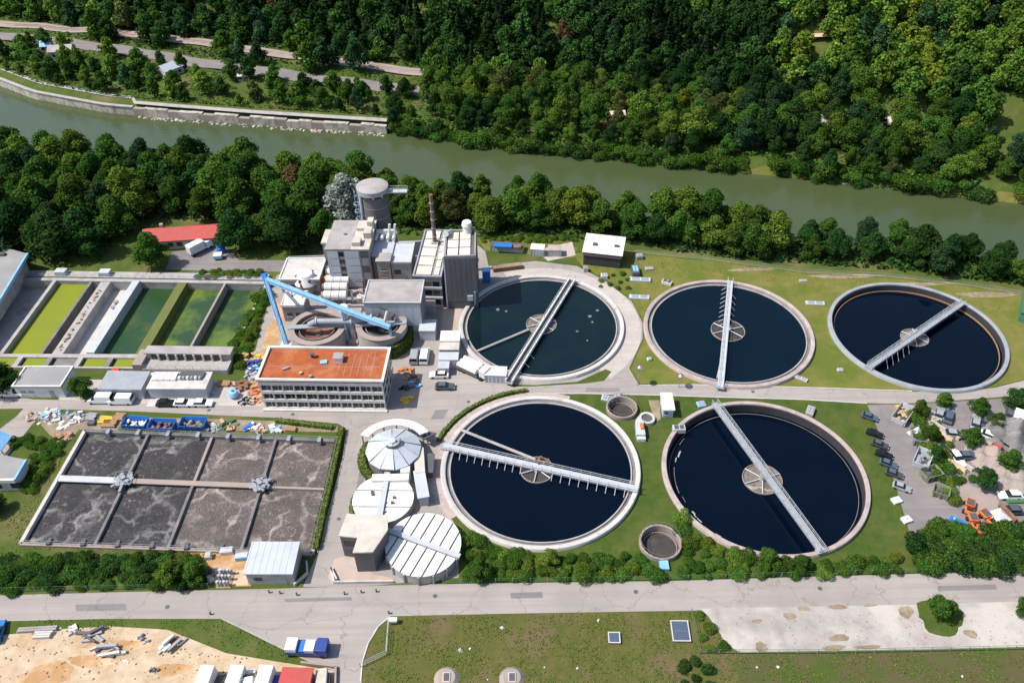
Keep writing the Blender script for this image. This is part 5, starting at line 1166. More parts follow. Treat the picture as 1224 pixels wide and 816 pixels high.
vehicle('car', 1122, 496, (1127, 480), 'car_silver', 'silver car below the second lot tree'); vehicle('car', 1133, 500, (1138, 480), 'car_blue', 'blue car right of the silver one between two lot trees')
vehicle('car', 1165, 507, (1170, 480), 'car_silver', 'silver car under the third lot tree'); vehicle('car', 1178, 505, (1183, 480), 'car_grey', 'grey car right of the one under the third lot tree')
vehicle('van', 1215, 500, (1219, 480), 'car_white', 'white van under the lot tree at the right edge'); vehicle('car', 1206, 496, (1210, 480), 'car_grey', 'grey car left of the white van at the right edge')
vehicle('car', 1140, 521, (1160, 523), 'car_silver', 'silver car behind the sand wedge'); vehicle('car', 1156, 547, (1172, 547), 'car_blue', 'blue grey car between the bushes in the lot'); vehicle('car', 1143, 550, (1152, 562), 'car_white', 'white car between the bushes in the lot')
vehicle('car', 1206, 594, (1190, 594), 'car_white', 'white car with dark windows above the green mat'); vehicle('car', 1206, 612, (1190, 612), 'car_grey', 'grey car below the green mat')
vehicle('car', 1194, 528, (1210, 536), 'car_black', 'dark car beside the rock heap'); vehicle('car', 1184, 524, (1200, 530), 'car_white', 'pale car beside the rock heap'); vehicle('car', 1192, 541, (1205, 548), 'red', 'dark red car in front of the rock heap')
t = empty('green_mat', G(1214, 598), 0, 'bright green rolled mat beside the white car', 'mat'); bevel(MB().box(-1.9, 1.9, -.8, .8, 0, .45).build('mat', 'green_paint', t), .1); MB().tube((-1.9, .9, .3), (1.9, .9, .3), .3, 10).build('roll', 'green_paint', t)
# skips in the middle of the lot
skip_bin(1078, 510, 1090, 493, 'metal_pale', 'pale skip with sand at the top of the lot', load='sand', group='lot skips'); skip_bin(1090, 531, 1107, 533, 'metal_grey', 'grey skip below the white tent', load='metal_grey', group='lot skips')
skip_bin(1105, 563, 1112, 546, 'roof_bluegrey', 'blue grey skip in the middle of the lot', load='metal_grey', group='lot skips'); skip_bin(1106, 576, 1124, 571, 'olive_paint', 'olive green skip with dark load, upper of two', load='metal_dark', group='lot skips', D=2.0)
skip_bin(1114, 592, 1131, 598, 'olive_paint', 'olive green skip with dark load, lower of two', load='metal_dark', group='lot skips', D=2.0)
heap(1079, 487, 1.0, 'yellow', 'yellow bags at the top of the lot', ms=('yellow', 'orange'), n=9); 
t = empty('white_tent', G(1094, 519), .4, 'white pointed tent between bushes and skips', 'tent'); MB().add([(-1.2, -1.2, 0), (1.2, -1.2, 0), (1.2, 1.2, 0), (-1.2, 1.2, 0), (0, 0, 2.4)], [(3, 2, 1, 0), (0, 1, 4), (1, 2, 4), (2, 3, 4), (3, 0, 4)]).build('canvas', 'white', t); MB().cyl(0, 0, 2.3, 2.8, .06, n=6).build('pole', 'metal_grey', t)
for u, v, lb in ((1107, 497, 'sand wedge farthest up the lot'), (1124, 519, 'sand wedge in the middle of the bushes'), (1139, 555, 'sand wedge nearest the pale sand bed')):
    t = empty('sand_bay', G(u, v), R_(-55), lb, 'sand heap', 'sand bays in the bushes')
    MB().prism([(-3, -1.1), (3, -1.1), (3, 1.1), (-3, 1.1)], 0, .9, [(-2.4, -.3), (2.5, -.3), (2.5, .3), (-2.4, .3)]).build('heap', 'sand', t); MB().box(-3.2, 3.2, 1.2, 1.45, 0, 1.0).build('bay_wall', 'concrete_pale', t)
def mound(u, v, a, b, h, m, label, name='earth_mound', n=26):
    p = G(u, v); t = empty(name, p, 0, label, 'mound'); xs = np.linspace(-1, 1, n); vs = []; fs = []
    for j, y in enumerate(xs):
        for i, x in enumerate(xs):
            r = math.hypot(x, y); z = h*max(0, 1-r*r)**1.2*(1+.45*math.sin(7*x+3*y)*math.cos(6*y-2*x))+.12*random.random()*(r < .95)
            vs.append((a*x, b*y, z-.02))
    for j in range(n-1):
        for i in range(n-1): k = j*n+i; fs.append((k, k+1, k+1+n, k+n))
    MB().add(vs, fs).build('heap', m, t); return t
mound(1182, 545, 4.6, 4.8, 1.8, 'concrete_brown', 'broad grey brown earth mound in the lot'); mound(1205, 520, 6, 5, 3.4, 'concrete_dark', 'dark rocky mound at the right edge of the lot'); mound(1212, 570, 5.5, 5, 1.0, 'concrete_brown', 'flat brown earth mound at the right edge')
heap(1195, 530, 2.2, 'concrete_dark', 'dark rocks tipped on the slope of the rocky mound', ms=('concrete_dark', 'rubble_a'), n=24)
def dumper(u, v, rz, label):
    t = empty('dumper', G(u, v), rz, label, 'dumper', 'orange and black dumpers')
    bevel(MB().prism([(.1, -.85), (1.9, -.85), (1.9, .85), (.1, .85)], .7, 1.6, [(-.1, -1), (2.3, -1), (2.3, 1), (-.1, 1)]).build('hopper', 'orange', t), .12, 2); MB().box(.1, 2.0, -.8, .8, 1.6, 1.64).build('hopper_load', 'metal_dark', t); t.scale = (.85, .85, .85)
    bevel(MB().box(-1.9, -.05, -.75, .75, .5, 1.15).build('engine_cover', 'orange', t), .1); MB().box(-1.3, -.5, -.5, .5, 1.15, 1.5).build('seat', 'rubber', t)
    MB().box(-1.9, 2.1, -1.15, -.9, .25, .85).build('side_frame', 'metal_dark', t)
    wm = MB().tube((0, -.2, 0), (0, .2, 0), .48, 12).mesh('wheel', 'rubber')
    for x in (-1.3, 1.3):
        for y in (-.95, .95): link_mesh('wheel', wm, t, (x, y, .48))
    for y in (-.6, .6): MB().tube((-.4, y, 1.1), (-.4, y, 2.3), .05).build('roll_bar', 'metal_dark', t)
    MB().tube((-.4, -.6, 2.3), (-.4, .6, 2.3), .05).build('roll_bar', 'metal_dark', t)
dumper(1157, 609, R_(60), 'orange dumper nearest the pale sand bed'); dumper(1163, 627, R_(85), 'orange dumper in the left of the front pair'); dumper(1180, 622, R_(110), 'orange dumper in the right of the front pair'); dumper(1173, 642, R_(80), 'orange dumper closest to the big round bush')
t = empty('blue_boat', G(1146, 626), R_(-40), 'bright blue flat boat at the lot corner', 'boat'); bevel(MB().prism([(-1.6, -.7), (1.2, -.7), (1.9, 0), (1.2, .7), (-1.6, .7)], 0, .5, [(-1.8, -.85), (1.3, -.85), (2.2, 0), (1.3, .85), (-1.8, .85)]).build('hull', 'blue', t), .06); MB().box(-1.2, -.9, -.7, .7, .5, .56).build('bench', 'blue_pale', t)
t = empty('white_canopy', G(1192, 620), .3, 'white canopy with rust red side right of the dumpers', 'tent'); MB().add([(-1.7, -1.5, .9), (1.7, -1.5, .9), (1.7, 1.5, .9), (-1.7, 1.5, .9), (0, 0, 2.2)], [(3, 2, 1, 0), (0, 1, 4), (1, 2, 4), (2, 3, 4), (3, 0, 4)]).build('canvas', 'white', t); MB().box(1.75, 2.3, -2, 2, 0, 1.5).build('side_panel', 'rust', t)
for x, y in ((-1.6, -1.4), (1.6, -1.4), (1.6, 1.4), (-1.6, 1.4)): MB().cyl(x, y, 0, .92, .06, n=6).build('post', 'metal_grey', t)
# ================================================================ FRONT STRIP
for k, (u, lb) in enumerate(((245, 'white box trailer leftmost in the row at the bottom edge'), (281, 'white box trailer in the middle of the row at the bottom edge'), (316, 'white box trailer next to the red roof at the bottom edge'))):
    t = empty('box_trailer', G(u, 829), R_(-5), lb, 'trailer', 'white trailers at the bottom edge'); bevel(MB().box(-1.15, 1.15, -2.5, 3.4, .7, 2.9).build('box', 'white', t), .08); MB().box(-1.0, 1.0, -2.3, 3.2, .35, .69).build('chassis', 'metal_dark', t)
    wm = MB().tube((-.14, 0, 0), (.14, 0, 0), .36, 12).mesh('wheel', 'rubber')
    for x in (-1, 1):
        for y in (-1.2, 1.2): link_mesh('wheel', wm, t, (x, y, .36))
    for j in range(5): MB().box(-1.1, 1.1, -2.3+j*1.2, -2.22+j*1.2, 2.9, 2.94).build('roof_rib', 'metal_pale', t)
vehicle('van', 299, 822, (300, 800), 'car_white', 'white van parked between two box trailers'); vehicle('car', 264, 824, (265, 800), 'car_grey', 'grey car parked between two box trailers')
t = empty('red_roof_hut', G(354, 832), R_(-3), 'small hut with bright red flat roof at the bottom edge', 'building'); MB().box(-2.3, 2.3, -2.5, 3.2, 0, 2.5).build('wall', 'concrete_pale', t); MB().box(-2.5, 2.5, -2.7, 3.4, 2.5, 2.75).build('roof', 'roof_red', t); MB().box(-.6, .6, -2.56, -2.4, 0, 2).build('door', 'metal_dark', t)
t = empty('blue_drum_box', G(332, 818), 0, 'blue box left of the red roofed hut', 'box'); bevel(MB().box(-.6, .6, -1, 1, 0, 1.3).build('box', 'blue', t), .05); MB().box(-.5, .5, -.9, .9, 1.3, 1.36).build('lid', 'blue_deep', t)
t = empty('white_machine', G(386, 816), .1, 'pale machine inside the walled corner right of the red hut', 'machine'); bevel(MB().box(-.9, .9, -1.6, 1.6, .3, 1.9).build('housing', 'roof_cream', t), .15, 2); MB().box(.9, 1.3, -1.2, 1, .3, 1.3).build('side_unit', 'metal_dark', t); MB().box(-.7, .7, -1.4, 1.4, 0, .3).build('base', 'metal_dark', t)
def lowwall(pts, label, m='concrete_brown'):
    P = [G(*p) for p in pts]; t = empty('low_wall', P[0], 0, label, 'wall')
    for a, b in zip(P, P[1:]): MB().wall(a-P[0], b-P[0], .3, 0, .7).build('wall_section', m, t)
lowwall([(360, 793), (402, 798), (401, 840)], 'low brown wall round the trailers beside the side road')
beam_pile(128, 779, 'pile of white and grey concrete beams on the sand, farther left', 9, 3.4); beam_pile(206, 771, 'pile of white and dark beams on the sand, farther right', 9, 2.8, rz=.9); beam_pile(108, 760, 'grey pipes and blocks at the grass edge of the sand', 6, 3.0, ('metal_grey', 'concrete', 'metal_dark'))
heap(80, 754, 1.3, 'rubble_a', 'white rubble at the grass edge of the sand', ms=('rubble_a', 'white'), n=9, h=.3); heap(182, 803, .8, 'metal_dark', 'two dark lumps alone on the sand', n=4, ms=('metal_dark',)); heap(152, 790, .5, 'white', 'single white stone with dark end on the sand', n=3, ms=('white',)); heap(175, 762, .9, 'metal_grey', 'dark grey blocks between the beam piles and the grass', n=6, ms=('metal_grey', 'metal_dark'))
timber(40, 764, 62, 763, 'pale planks on the sand near the left edge', 'concrete_pale', 3); timber(20, 757, 70, 754, 'long pale boards at the sand edge', 'roof_pink', 2)
vehicle('car', -1, 757, (4, 740), 'blue', 'bright blue car cut by the left picture edge')
# hatches in the front field
def hatch(u, v, w_, h_, label, n=2, z=.5, pit=False):
    t = empty('ground_hatch', G(u, v), R_(-2), label, 'hatch', 'glazed hatches in the front field')
    MB().box(-w_/2, w_/2, -h_/2, h_/2, 0, z-.1).build('base', 'concrete_dark', t)
    f = MB(); e = .18
    f.box(-w_/2, w_/2, -h_/2, -h_/2+e, z-.1, z); f.box(-w_/2, w_/2, h_/2-e, h_/2, z-.1, z); f.box(-w_/2, -w_/2+e, -h_/2+e, h_/2-e, z-.1, z); f.box(w_/2-e, w_/2, -h_/2+e, h_/2-e, z-.1, z); f.build('frame', 'concrete_pale', t)
    for k in range(n):
        y0 = -h_/2+e+(h_-2*e)*k/n+.05; MB().box(-w_/2+e+.03, w_/2-e-.03, y0, y0+(h_-2*e)/n-.1, z-.098, z-.04).build('pane', 'car_blue', t)
hatch(734, 763, 2.0, 2.0, 'small square hatch with pale frame in the front field', 1); hatch(813, 755, 3.0, 3.8, 'large rectangular hatch with blue grey panes near the gravel lot')
for u, lb in ((534, 'round pale manhole mound with hatch at the bottom edge, left of two'), (612, 'round pale manhole mound with hatch at the bottom edge, right of two')):
    t = empty('manhole_mound', G(u, 811), 0, lb, 'manhole', 'manhole mounds'); MB().cyl(0, 0, 0, .7, 2.1, 1.4, 20).build('mound', 'concrete_brown', t, True); MB().box(-.6, .6, -.9, .7, .7, .85).build('frame', 'concrete_pale', t); MB().box(-.45, .45, -.75, .55, .85, .9).build('lid', 'metal_dark', t)
for u, v in ((550, 777), (562, 775), (600, 750), (651, 797), (690, 798), (715, 741), (470, 739), (583, 812), (905, 797), (1150, 808), (930, 797)):
    t = empty('field_stone', G(u, v), 0, 'small pale stone lying in the front field', 'stone', 'stones in the front field'); MB().rock(0, 0, 0, random.uniform(.25, .5)).build('stone', 'rubble_a', t)
t = empty('sign_box', G(470, 744), 0, 'small white meter box by the corner fence', 'box'); bevel(MB().box(-.8, .8, -.4, .4, .6, 1.2).build('box', 'white', t), .05); MB().box(-.1, .1, -.1, .1, 0, .6).build('post', 'metal_grey', t)
# fences
def fence(pts, label, h=1.4, step=3.0, m='green_paint', rails=3):
    P = [G(*p) for p in pts]; t = empty('wire_fence', P[0], 0, label, 'fence'); pm = MB().cyl(0, 0, 0, h, .05, n=6).mesh('post', 'metal_grey')
    for a, b in zip(P, P[1:]):
        L = (b-a).length; k = max(1, int(L/step))
        for i in range(k+1): link_mesh('post', pm, t, a.lerp(b, i/k)-P[0])
        for r in range(rails): z = h*(.25+.72*r/max(1, rails-1)); MB().tube(a-P[0]+Vector((0, 0, z)), b-P[0]+Vector((0, 0, z)), .03, 5).build('rail', m, t)
fence([(530, 697.5), (800, 693), (1000, 687), (1224, 681), (1290, 679)], 'green wire fence between the front shrubs and the road')
fence([(-40, 708), (250, 702)], 'green wire fence in front of the left shrub bed')
fence([(465, 741), (462, 782), (431, 797)], 'grey wire fence round the corner of the front field', m='metal_pale')
fence([(826, 731), (836, 781), (1000, 780.5), (1224, 776), (1290, 773)], 'low wire fence below the gravel lot')
fence([(755, 303), (850, 312), (960, 327), (1060, 332), (1160, 343), (1230, 355)], 'thin wire fence along the riverside trees', m='metal_grey')
for u, v in ((322, 708), (335, 709), (355, 711), (412, 710), (432, 708), (450, 707), (465, 733), (252, 734)):
    t = empty('bollard', G(u, v), 0, 'small dark bollard standing on the front road', 'bollard', 'dark bollards on the front road'); MB().cyl(0, 0, 0, .7, .14, n=8).build('post', 'metal_dark', t); MB().cyl(0, 0, .7, .8, .18, .1, 8).build('cap', 'metal_dark', t)
# things by the metal shed
t = empty('gas_rack', G(270, 694), 0, 'rack of grey gas bottles left of the metal shed', 'rack')
for i in range(4):
    for j in range(3): MB().cyl(-1+i*.6, -1+j*1.2, 0, 1.5, .24, n=10).build('bottle', 'metal_grey' if (i+j) % 2 else 'metal_pale', t, True)
MB().box(-1.4, 1.2, -1.5, 1.9, 0, .12).build('pallet', 'wood', t)
for u, v, lb, m in ((250, 666, 'white bin on the orange ground by the shed', 'white'), (272, 660, 'white trough at the basin front wall', 'white'), (290, 667, 'pale blue tank trailer left of the shed roof', 'blue_pale')):
    t = empty('storage_bin', G(u, v), .1, lb, 'bin'); L = 1.1 if u < 260 else 2.4; bevel(MB().box(-L/2, L/2, -.6, .6, 0, 1.0).build('bin', m, t), .12, 2); MB().box(-L/2+.1, L/2-.1, -.5, .5, 1.0, 1.08).build('lid', 'metal_pale', t)
lowwall([(352, 700), (368, 686), (367, 672)], 'short pale concrete wall right of the metal shed', 'concrete_pale')
lowwall([(403, 694), (396, 680), (400, 697), (470, 696)], 'low kerb wall in front of the L shaped house', 'concrete_pale')
heap(255, 686, 1.3, 'concrete_pink', 'mauve rubble next to the gas bottles', ms=('concrete_pink', 'rubble_a'), n=12)

mb = MB()
for k in range(260):
    u, v = random.uniform(-30, 300), random.uniform(750, 812); q = G(u, v)
    if v > 752+max(0, u-170)*.26: mb.rock(q.x, q.y, .02, random.uniform(.06, .26))
for k in range(160):
    u, v = random.uniform(880, 1260), random.uniform(733, 773); q = G(u, v); mb.rock(q.x, q.y, .03, random.uniform(.05, .16))
tag(mb.build('loose_stones', 'soil'), 'small loose stones scattered over the sand and the gravel lot', 'stones', kind='stuff')
# ================================================================ FAR BANK: flood wall, road, railway, houses
def strip(name, pts, wd, m, dz=.12, zfun=None, kind='structure', z_at=0.0, step=4.0):
    """ribbon following the terrain, centre line from pixels"""
    P = [G(*p, z_at) for p in pts]; C_ = []
    for a, b in zip(P, P[1:]):
        k = max(1, int((b-a).length/step)); C_ += [a.lerp(b, i/k) for i in range(k)]
    C_.append(P[-1]); vs = []; fs = []
    for i, c in enumerate(C_):
        d = (C_[min(i+1, len(C_)-1)]-C_[max(i-1, 0)]); d.z = 0; d.normalize(); nn = Vector((-d.y, d.x, 0))*wd/2
        for s_ in (-1, 1):
            q = c+nn*s_; vs.append((q.x, q.y, 0))
    z = zt([v[0] for v in vs], [v[1] for v in vs])
    zz = [max(z[2*(i//2)], z[2*(i//2)+1])+dz for i in range(len(vs))]
    vs = [(v[0], v[1], zz[i]) for i, v in enumerate(vs)]
    for i in range(len(C_)-1): k = 2*i; fs.append((k, k+1, k+3, k+2))
    o = MB().add(vs, fs).build(name, m)
    if kind: o['kind'] = kind
    return o
ROAD = [(-60, 36), (30, 45), (100, 52), (150, 60), (220, 71), (300, 82), (380, 93), (430, 99), (520, 110)]
RAIL = [(-60, 24), (30, 30), (110, 36), (200, 45), (290, 58), (370, 68), (430, 76), (520, 88)]
strip('road', ROAD, 8.0, 'asphalt_grey', .25, z_at=1.5)
strip('railway_bed', RAIL, 6.5, 'concrete_brown', .3, z_at=1.5)
for k in (-.75, .75):
    P = [G(*p, 1.5) for p in RAIL]; mb = MB()
    for a, b in zip(P, P[1:]):
        n_ = 6
        for i in range(n_):
            p, q = a.lerp(b, i/n_)+Vector((0, k, 0)), a.lerp(b, (i+1)/n_)+Vector((0, k, 0))
            mb.tube((p.x, p.y, float(zt(p.x, p.y))+.5), (q.x, q.y, float(zt(q.x, q.y))+.5), .09, 5)
    o = mb.build('rail', 'rust'); o['kind'] = 'structure'
WALL = [(-70, 72), (0, 88), (45, 104), (90, 117), (130, 124), (157, 127)]
def flood_wall():
    P = [Vector((x, float(fb(x))-1.0, 0)) for x in np.linspace(-260, -136, 28)]
    t = empty('flood_wall', (P[0].x, P[0].y, -3), 0, 'curved pale stone flood wall along the far bank on the left', 'wall'); o = t.location
    for i, (a, b) in enumerate(zip(P, P[1:])):
        MB().wall(a-o, b-o, 1.0, -2.0, 3.0).build('wall_section', 'stone', t)
    mb = MB()
    for a, b in zip(P, P[1:]): mb.wall(a-o, b-o, 1.5, 3.0, 3.25)
    mb.build('coping', 'concrete', t)
    P2 = [Vector((x, float(fb(x))-1.0, 0)) for x in np.linspace(-136, -42, 22)]
    t = empty('quay_wall', (P2[0].x, P2[0].y, -3), 0, 'broken pale quay wall along the far bank right of the flood wall', 'wall'); o = t.location
    for i, (a, b) in enumerate(zip(P2, P2[1:])):
        MB().wall(a-o, b-o, 1.6, -2.0, 3.2-random.uniform(0, .9)).build('wall_section', 'stone' if i % 3 else 'concrete_brown', t)
    mb = MB()
    for k in range(150):
        x = random.uniform(-134, -42); mb.rock(x-o.x, float(fb(x))-1.6-random.random()*2.2-o.y, -.3, random.uniform(.4, 1.1))
    r = mb.build('riprap', 'stone', t); r['kind'] = 'stuff'
    vs = []; fs = []; xs = np.linspace(-262, -42, 90)
    for x in xs:
        for k, (dy, dz) in enumerate(((4.6 if x < -136 else .4, .62), (6.6 if x < -136 else 2.8, .66))): vs.append((x, float(fb(x))+dy, dz))
    for i in range(len(xs)-1): k = 2*i; fs.append((k, k+2, k+3, k+1))
    s_ = MB().add(vs, fs).build('river_path', 'concrete'); s_['kind'] = 'structure'
flood_wall()
def bank_bits():
    for u, v, a, b, m in ((560, 168, 4, 1.6, 'sand'), (905, 199, 8, 2, 'lawn_dry'), (1200, 232, 9, 2.5, 'lawn_dry'), (800, 190, 4, 1, 'sand'), (1010, 212, 5, 1.5, 'soil')):
        c = G(u, v, 0); n = 16; vs = []; 
        for i in range(n):
            th = 2*math.pi*i/n; k = random.uniform(.8, 1.15); x, y = c.x+a*k*math.cos(th), c.y+b*k*math.sin(th); vs.append((x, y, 0))
        zc = float(zt(c.x, c.y)); zz = zt([q[0] for q in vs], [q[1] for q in vs])
        vs = [(q[0], q[1], float(z_)+.15) for q, z_ in zip(vs, zz)]+[(c.x, c.y, zc+.2)]
        o = MB().add(vs, [(i, (i+1) % n, n) for i in range(n)]).build('bank_clearing', m); o['kind'] = 'structure'
bank_bits()
def cottage(u, v, L, D, H, roof, label, rz=0.0, z0=None, wall='concrete_pale'):
    p = G(u, v, 1.0 if z0 is None else z0); z = float(zt(p.x, p.y)); t = empty('cottage', (p.x, p.y, z-.2), rz, label, 'house', 'small houses on the far bank')
    MB().box(-L/2, L/2, -D/2, D/2, 0, H).build('wall', wall, t)
    for s_ in (-1, 1): MB().xprism([(s_*(D/2+.4), H-.1), (0, H+1.6), (0, H+1.8), (s_*(D/2+.4), H+.1)][::s_], -L/2-.3, L/2+.3).build('roof', roof, t)
    MB().xprism([(-D/2, H), (D/2, H), (0, H+1.55)], -L/2+.03, L/2-.03).build('gable', wall, t)
    for k in (-.28, .25): MB().box(L*k-.6, L*k+.6, -D/2-.05, -D/2+.1, 1, 2.1).build('window', 'glass_dark', t)
    MB().box(-.1, .9, -D/2-.06, -D/2+.1, .2, 2.1).build('door', 'wood', t)
cottage(205, 88, 8, 6, 3, 'roof_bluegrey', 'cottage with pale blue grey roof below the far road', .9); cottage(76, 66, 9, 6, 3, 'roof_pink', 'cottage with dark windows beside the far road on the left', .1); cottage(58, 60, 4, 4, 2.4, 'blue_pale', 'tiny blue roofed hut at the far left', .2)
cottage(292, 94, 4, 3, 2.2, 'white', 'tiny white roofed hut above the quay wall', .1); cottage(985, 152, 7, 5, 3, 'roof_pink', 'grey roofed cottage half hidden in the right bank trees', -.3); cottage(1050, 158, 5, 4, 2.6, 'roof_beige', 'small cottage with beige roof in the right bank trees', .2); cottage(1133, 170, 6, 4, 2.8, 'metal_grey', 'small grey roofed cottage nearest the right edge', -.2); cottage(735, 145, 6, 4, 2.6, 'roof_beige', 'beige roofed hut in the trees above the river bend', .1); cottage(730, 118, 5, 4, 2.6, 'roof_cream', 'cream roofed hut higher in the central trees', .1)
strip('hill_track', [(925, 76), (965, 77), (1000, 79)], 3.5, 'sand', .4, z_at=8)
# ================================================================ FOLIAGE
def leaf_quads(P, N, size, up=.25):
    """bent diamond leaf clumps at P with normals near N"""
    n = len(P); N = N+rng.normal(0, .55, (n, 3)); N[:, 2] += up; N /= np.linalg.norm(N, axis=1)[:, None]+1e-9
    r = rng.normal(0, 1, (n, 3)); U = np.cross(N, r); U /= np.linalg.norm(U, axis=1)[:, None]+1e-9; V = np.cross(N, U)
    s = (size*rng.uniform(.6, 1.35, n))[:, None]
    b = N*s*.28
    return np.stack([P-U*s-b, P-V*s*.7+b*.5, P+U*s-b, P+V*s*.7+b*.5], 1)
def blob_points(lobes, n):
    c = np.array([l[:3] for l in lobes]); r = np.array([l[3] for l in lobes]); a = r**2; a = a/a.sum()
    k = rng.choice(len(lobes), int(n*1.7), p=a); d = rng.normal(0, 1, (len(k), 3)); d /= np.linalg.norm(d, axis=1)[:, None]
    d[:, 2] = np.where(d[:, 2] < -.55, -d[:, 2], d[:, 2])
    P = c[k]+d*(r[k]*rng.uniform(.78, 1.14, len(k)))[:, None]*np.array([1, 1, .92])
    dist = np.linalg.norm(P[:, None, :]-c[None], axis=2)/r[None]
    ok = (dist < .74).sum(1) == 0
    return P[ok][:n], d[ok][:n]
def broad(w_, h, base, nl, leaves, size):
    lobes = []; hz = h-base; top = rng.uniform(.35, .6)
    lx, ly = rng.uniform(-.12, .12, 2)*w_
    for i in range(nl):           # masses of leaves carried by limbs, wider at mid height, ragged at the top
        f = (i+rng.random())/nl; z = base+hz*(.10+.82*f); prof = math.sin(math.pi*min(1, .18+.82*f)**.85)**.7
        r = rng.uniform(.13, .24)*w_*(1.15-.45*f); th = i*2.399+rng.normal(0, .5); k = w_/2*prof*rng.uniform(.25, 1.05)-r*.55
        lobes.append((lx*f+max(0, k)*math.cos(th), ly*f+max(0, k)*math.sin(th), z-r*.35, r))
    lobes.append((lx*.5, ly*.5, base+hz*.45, .26*w_))
    P, N = blob_points(lobes, leaves)
    m = max(20, leaves//14)       # loose sprays beyond the masses
    k = rng.choice(len(P), m); Q = leaf_quads(P, N, size); Q2 = leaf_quads(P[k]+N[k]*rng.uniform(.1, .6, m)[:, None], N[k], size*.8)
    core = []
    for (x, y, z, r) in lobes:      # leafy inner masses so that a crown is not see-through
        p = rng.normal(0, 1, (12, 3)); p /= np.linalg.norm(p, axis=1)[:, None]
        core.append(leaf_quads(np.array([x, y, z])+p*r*.5, p, r*.42, 0))
    return np.concatenate([Q, Q2]+core)
def conifer(w_, h, leaves, size):
    z = h*(1-np.sqrt(rng.random(leaves)))*.93+.9; lay = np.floor(z/1.0); z = lay*1.0+rng.random(leaves)*.6+.4
    rr = (w_/2)*np.clip(1-z/h, .03, 1)*(.72+.28*np.sin(lay*12.9898)); th = rng.random(leaves)*6.283; br = np.round(th/(6.283/9))*(6.283/9)+lay*.7
    th = br+rng.normal(0, .16, leaves); q = rr*np.sqrt(rng.uniform(.1, 1, leaves))
    P = np.stack([q*np.cos(th), q*np.sin(th), z-q*.28], 1); N = np.stack([np.cos(th)*.5, np.sin(th)*.5, np.ones(leaves)*.8], 1)
    return leaf_quads(P, N, size, .1)
PAL = {'mid': (.056, .114, .019), 'bright': (.096, .160, .024), 'dark': (.030, .070, .017), 'yellow': (.115, .155, .020), 'olive': (.080, .100, .028), 'blue': (.032, .074, .028), 'conifer': (.013, .030, .012), 'deep': (.017, .040, .012), 'silver': (.36, .38, .33), 'brown': (.095, .065, .030), 'shrub': (.062, .125, .018)}
def cols(n, c, var=.28, n_hi=0):
    c = np.array(PAL[c]); k = np.exp(rng.normal(0, var, n))[:, None]; h = rng.normal(0, .12, n)
    A = c*k; A[:, 0] *= 1+h; return np.clip(A, 0, 1)
def mesh_quads(name, Q, A, m='leaf'):
    n = len(Q); me = bpy.data.meshes.new(name); me.vertices.add(n*4); me.vertices.foreach_set('co', Q.reshape(-1).astype(np.float32))
    me.loops.add(n*4); me.loops.foreach_set('vertex_index', np.arange(n*4, dtype=np.int32)); me.polygons.add(n); me.polygons.foreach_set('loop_start', np.arange(0, n*4, 4, dtype=np.int32))
    try: me.polygons.foreach_set('loop_total', np.full(n, 4, dtype=np.int32))
    except Exception: pass
    at_ = me.attributes.new('Col', 'FLOAT_COLOR', 'FACE'); at_.data.foreach_set('color', np.concatenate([A, np.ones((n, 1))], 1).reshape(-1).astype(np.float32))
    me.materials.append(M[m]); me.update(); me.validate(); return me
# unit crowns: 10 m tall trees, scaled per tree
CR = {}
for sp in ('mid', 'bright', 'dark', 'deep', 'yellow', 'olive', 'blue', 'silver', 'brown'):
    for k in range(3 if sp in ('mid', 'bright', 'dark') else 2 if sp in ('blue', 'olive', 'yellow') else 1):
        Q = broad(7.6+rng.uniform(-.6, .8), 10.0, 1.6+rng.uniform(0, .5), 22+k*4, 4200, .225)
        CR.setdefault(sp, []).append((mesh_quads('crown', Q, cols(len(Q), sp)), None))
for k in range(2):
    Q = conifer(6.6, 12.5, 2600, .36); CR.setdefault('conifer', []).append((mesh_quads('crown', Q, cols(len(Q), 'conifer', .3)), None))
def trunk_mesh(seed):
    rd = random.Random(seed); mb = MB(); mb.tube((0, 0, -.6), (.1, 0, 3.2), .26, 7, .2); mb.tube((.1, 0, 3.2), (.1, .15, 7.8), .2, 6, .06)
    for k in range(6):
        th = k*1.1+rd.random(); z = 2.6+k*.7; mb.tube((.1, .05, z), (.1+2.4*math.cos(th), 2.4*math.sin(th), z+1.9), .1, 5, .03)
    return mb.mesh('trunk', 'bark')
TR = [trunk_mesh(i) for i in range(3)]
def tree(x, y, z, h, wf, sp, label, group, name='tree'):
    t = empty(name, (x, y, z), random.uniform(0, 6.28), label, 'tree', group)
    link_mesh('trunk', random.choice(TR), t, sc=(h/10, h/10, h/10)); link_mesh('crown', random.choice(CR[sp])[0], t, sc=(h/10*wf, h/10*wf, h/10))
    return t
def pick(d):
    return random.choices(list(d), list(d.values()))[0]
def scatter(x0, x1, y0, y1, sp, ok, tries):
    cell = {}; out = []
    for _ in range(tries):
        x, y = random.uniform(x0, x1), random.uniform(y0, y1)
        s_ = sp(x, y) if callable(sp) else sp
        if not ok(x, y): continue
        i, j = int(x//6), int(y//6)
        if any((x-a)**2+(y-b)**2 < s_*s_ for di in (-2, -1, 0, 1, 2) for dj in (-2, -1, 0, 1, 2) for a, b in cell.get((i+di, j+dj), ())): continue
        cell.setdefault((i, j), []).append((x, y)); out.append((x, y))
    return out
FRONT = [(-400, 198), (-170, 184.5), (-112, 184), (-106, 205), (-80, 203), (-75, 187), (-56, 185), (-47, 188), (-38, 197), (-28, 194), (-8, 193), (10, 193), (18, 191), (36, 188.5), (42, 184.5), (64, 179), (97, 174), (129, 166), (160, 158), (300, 120)]
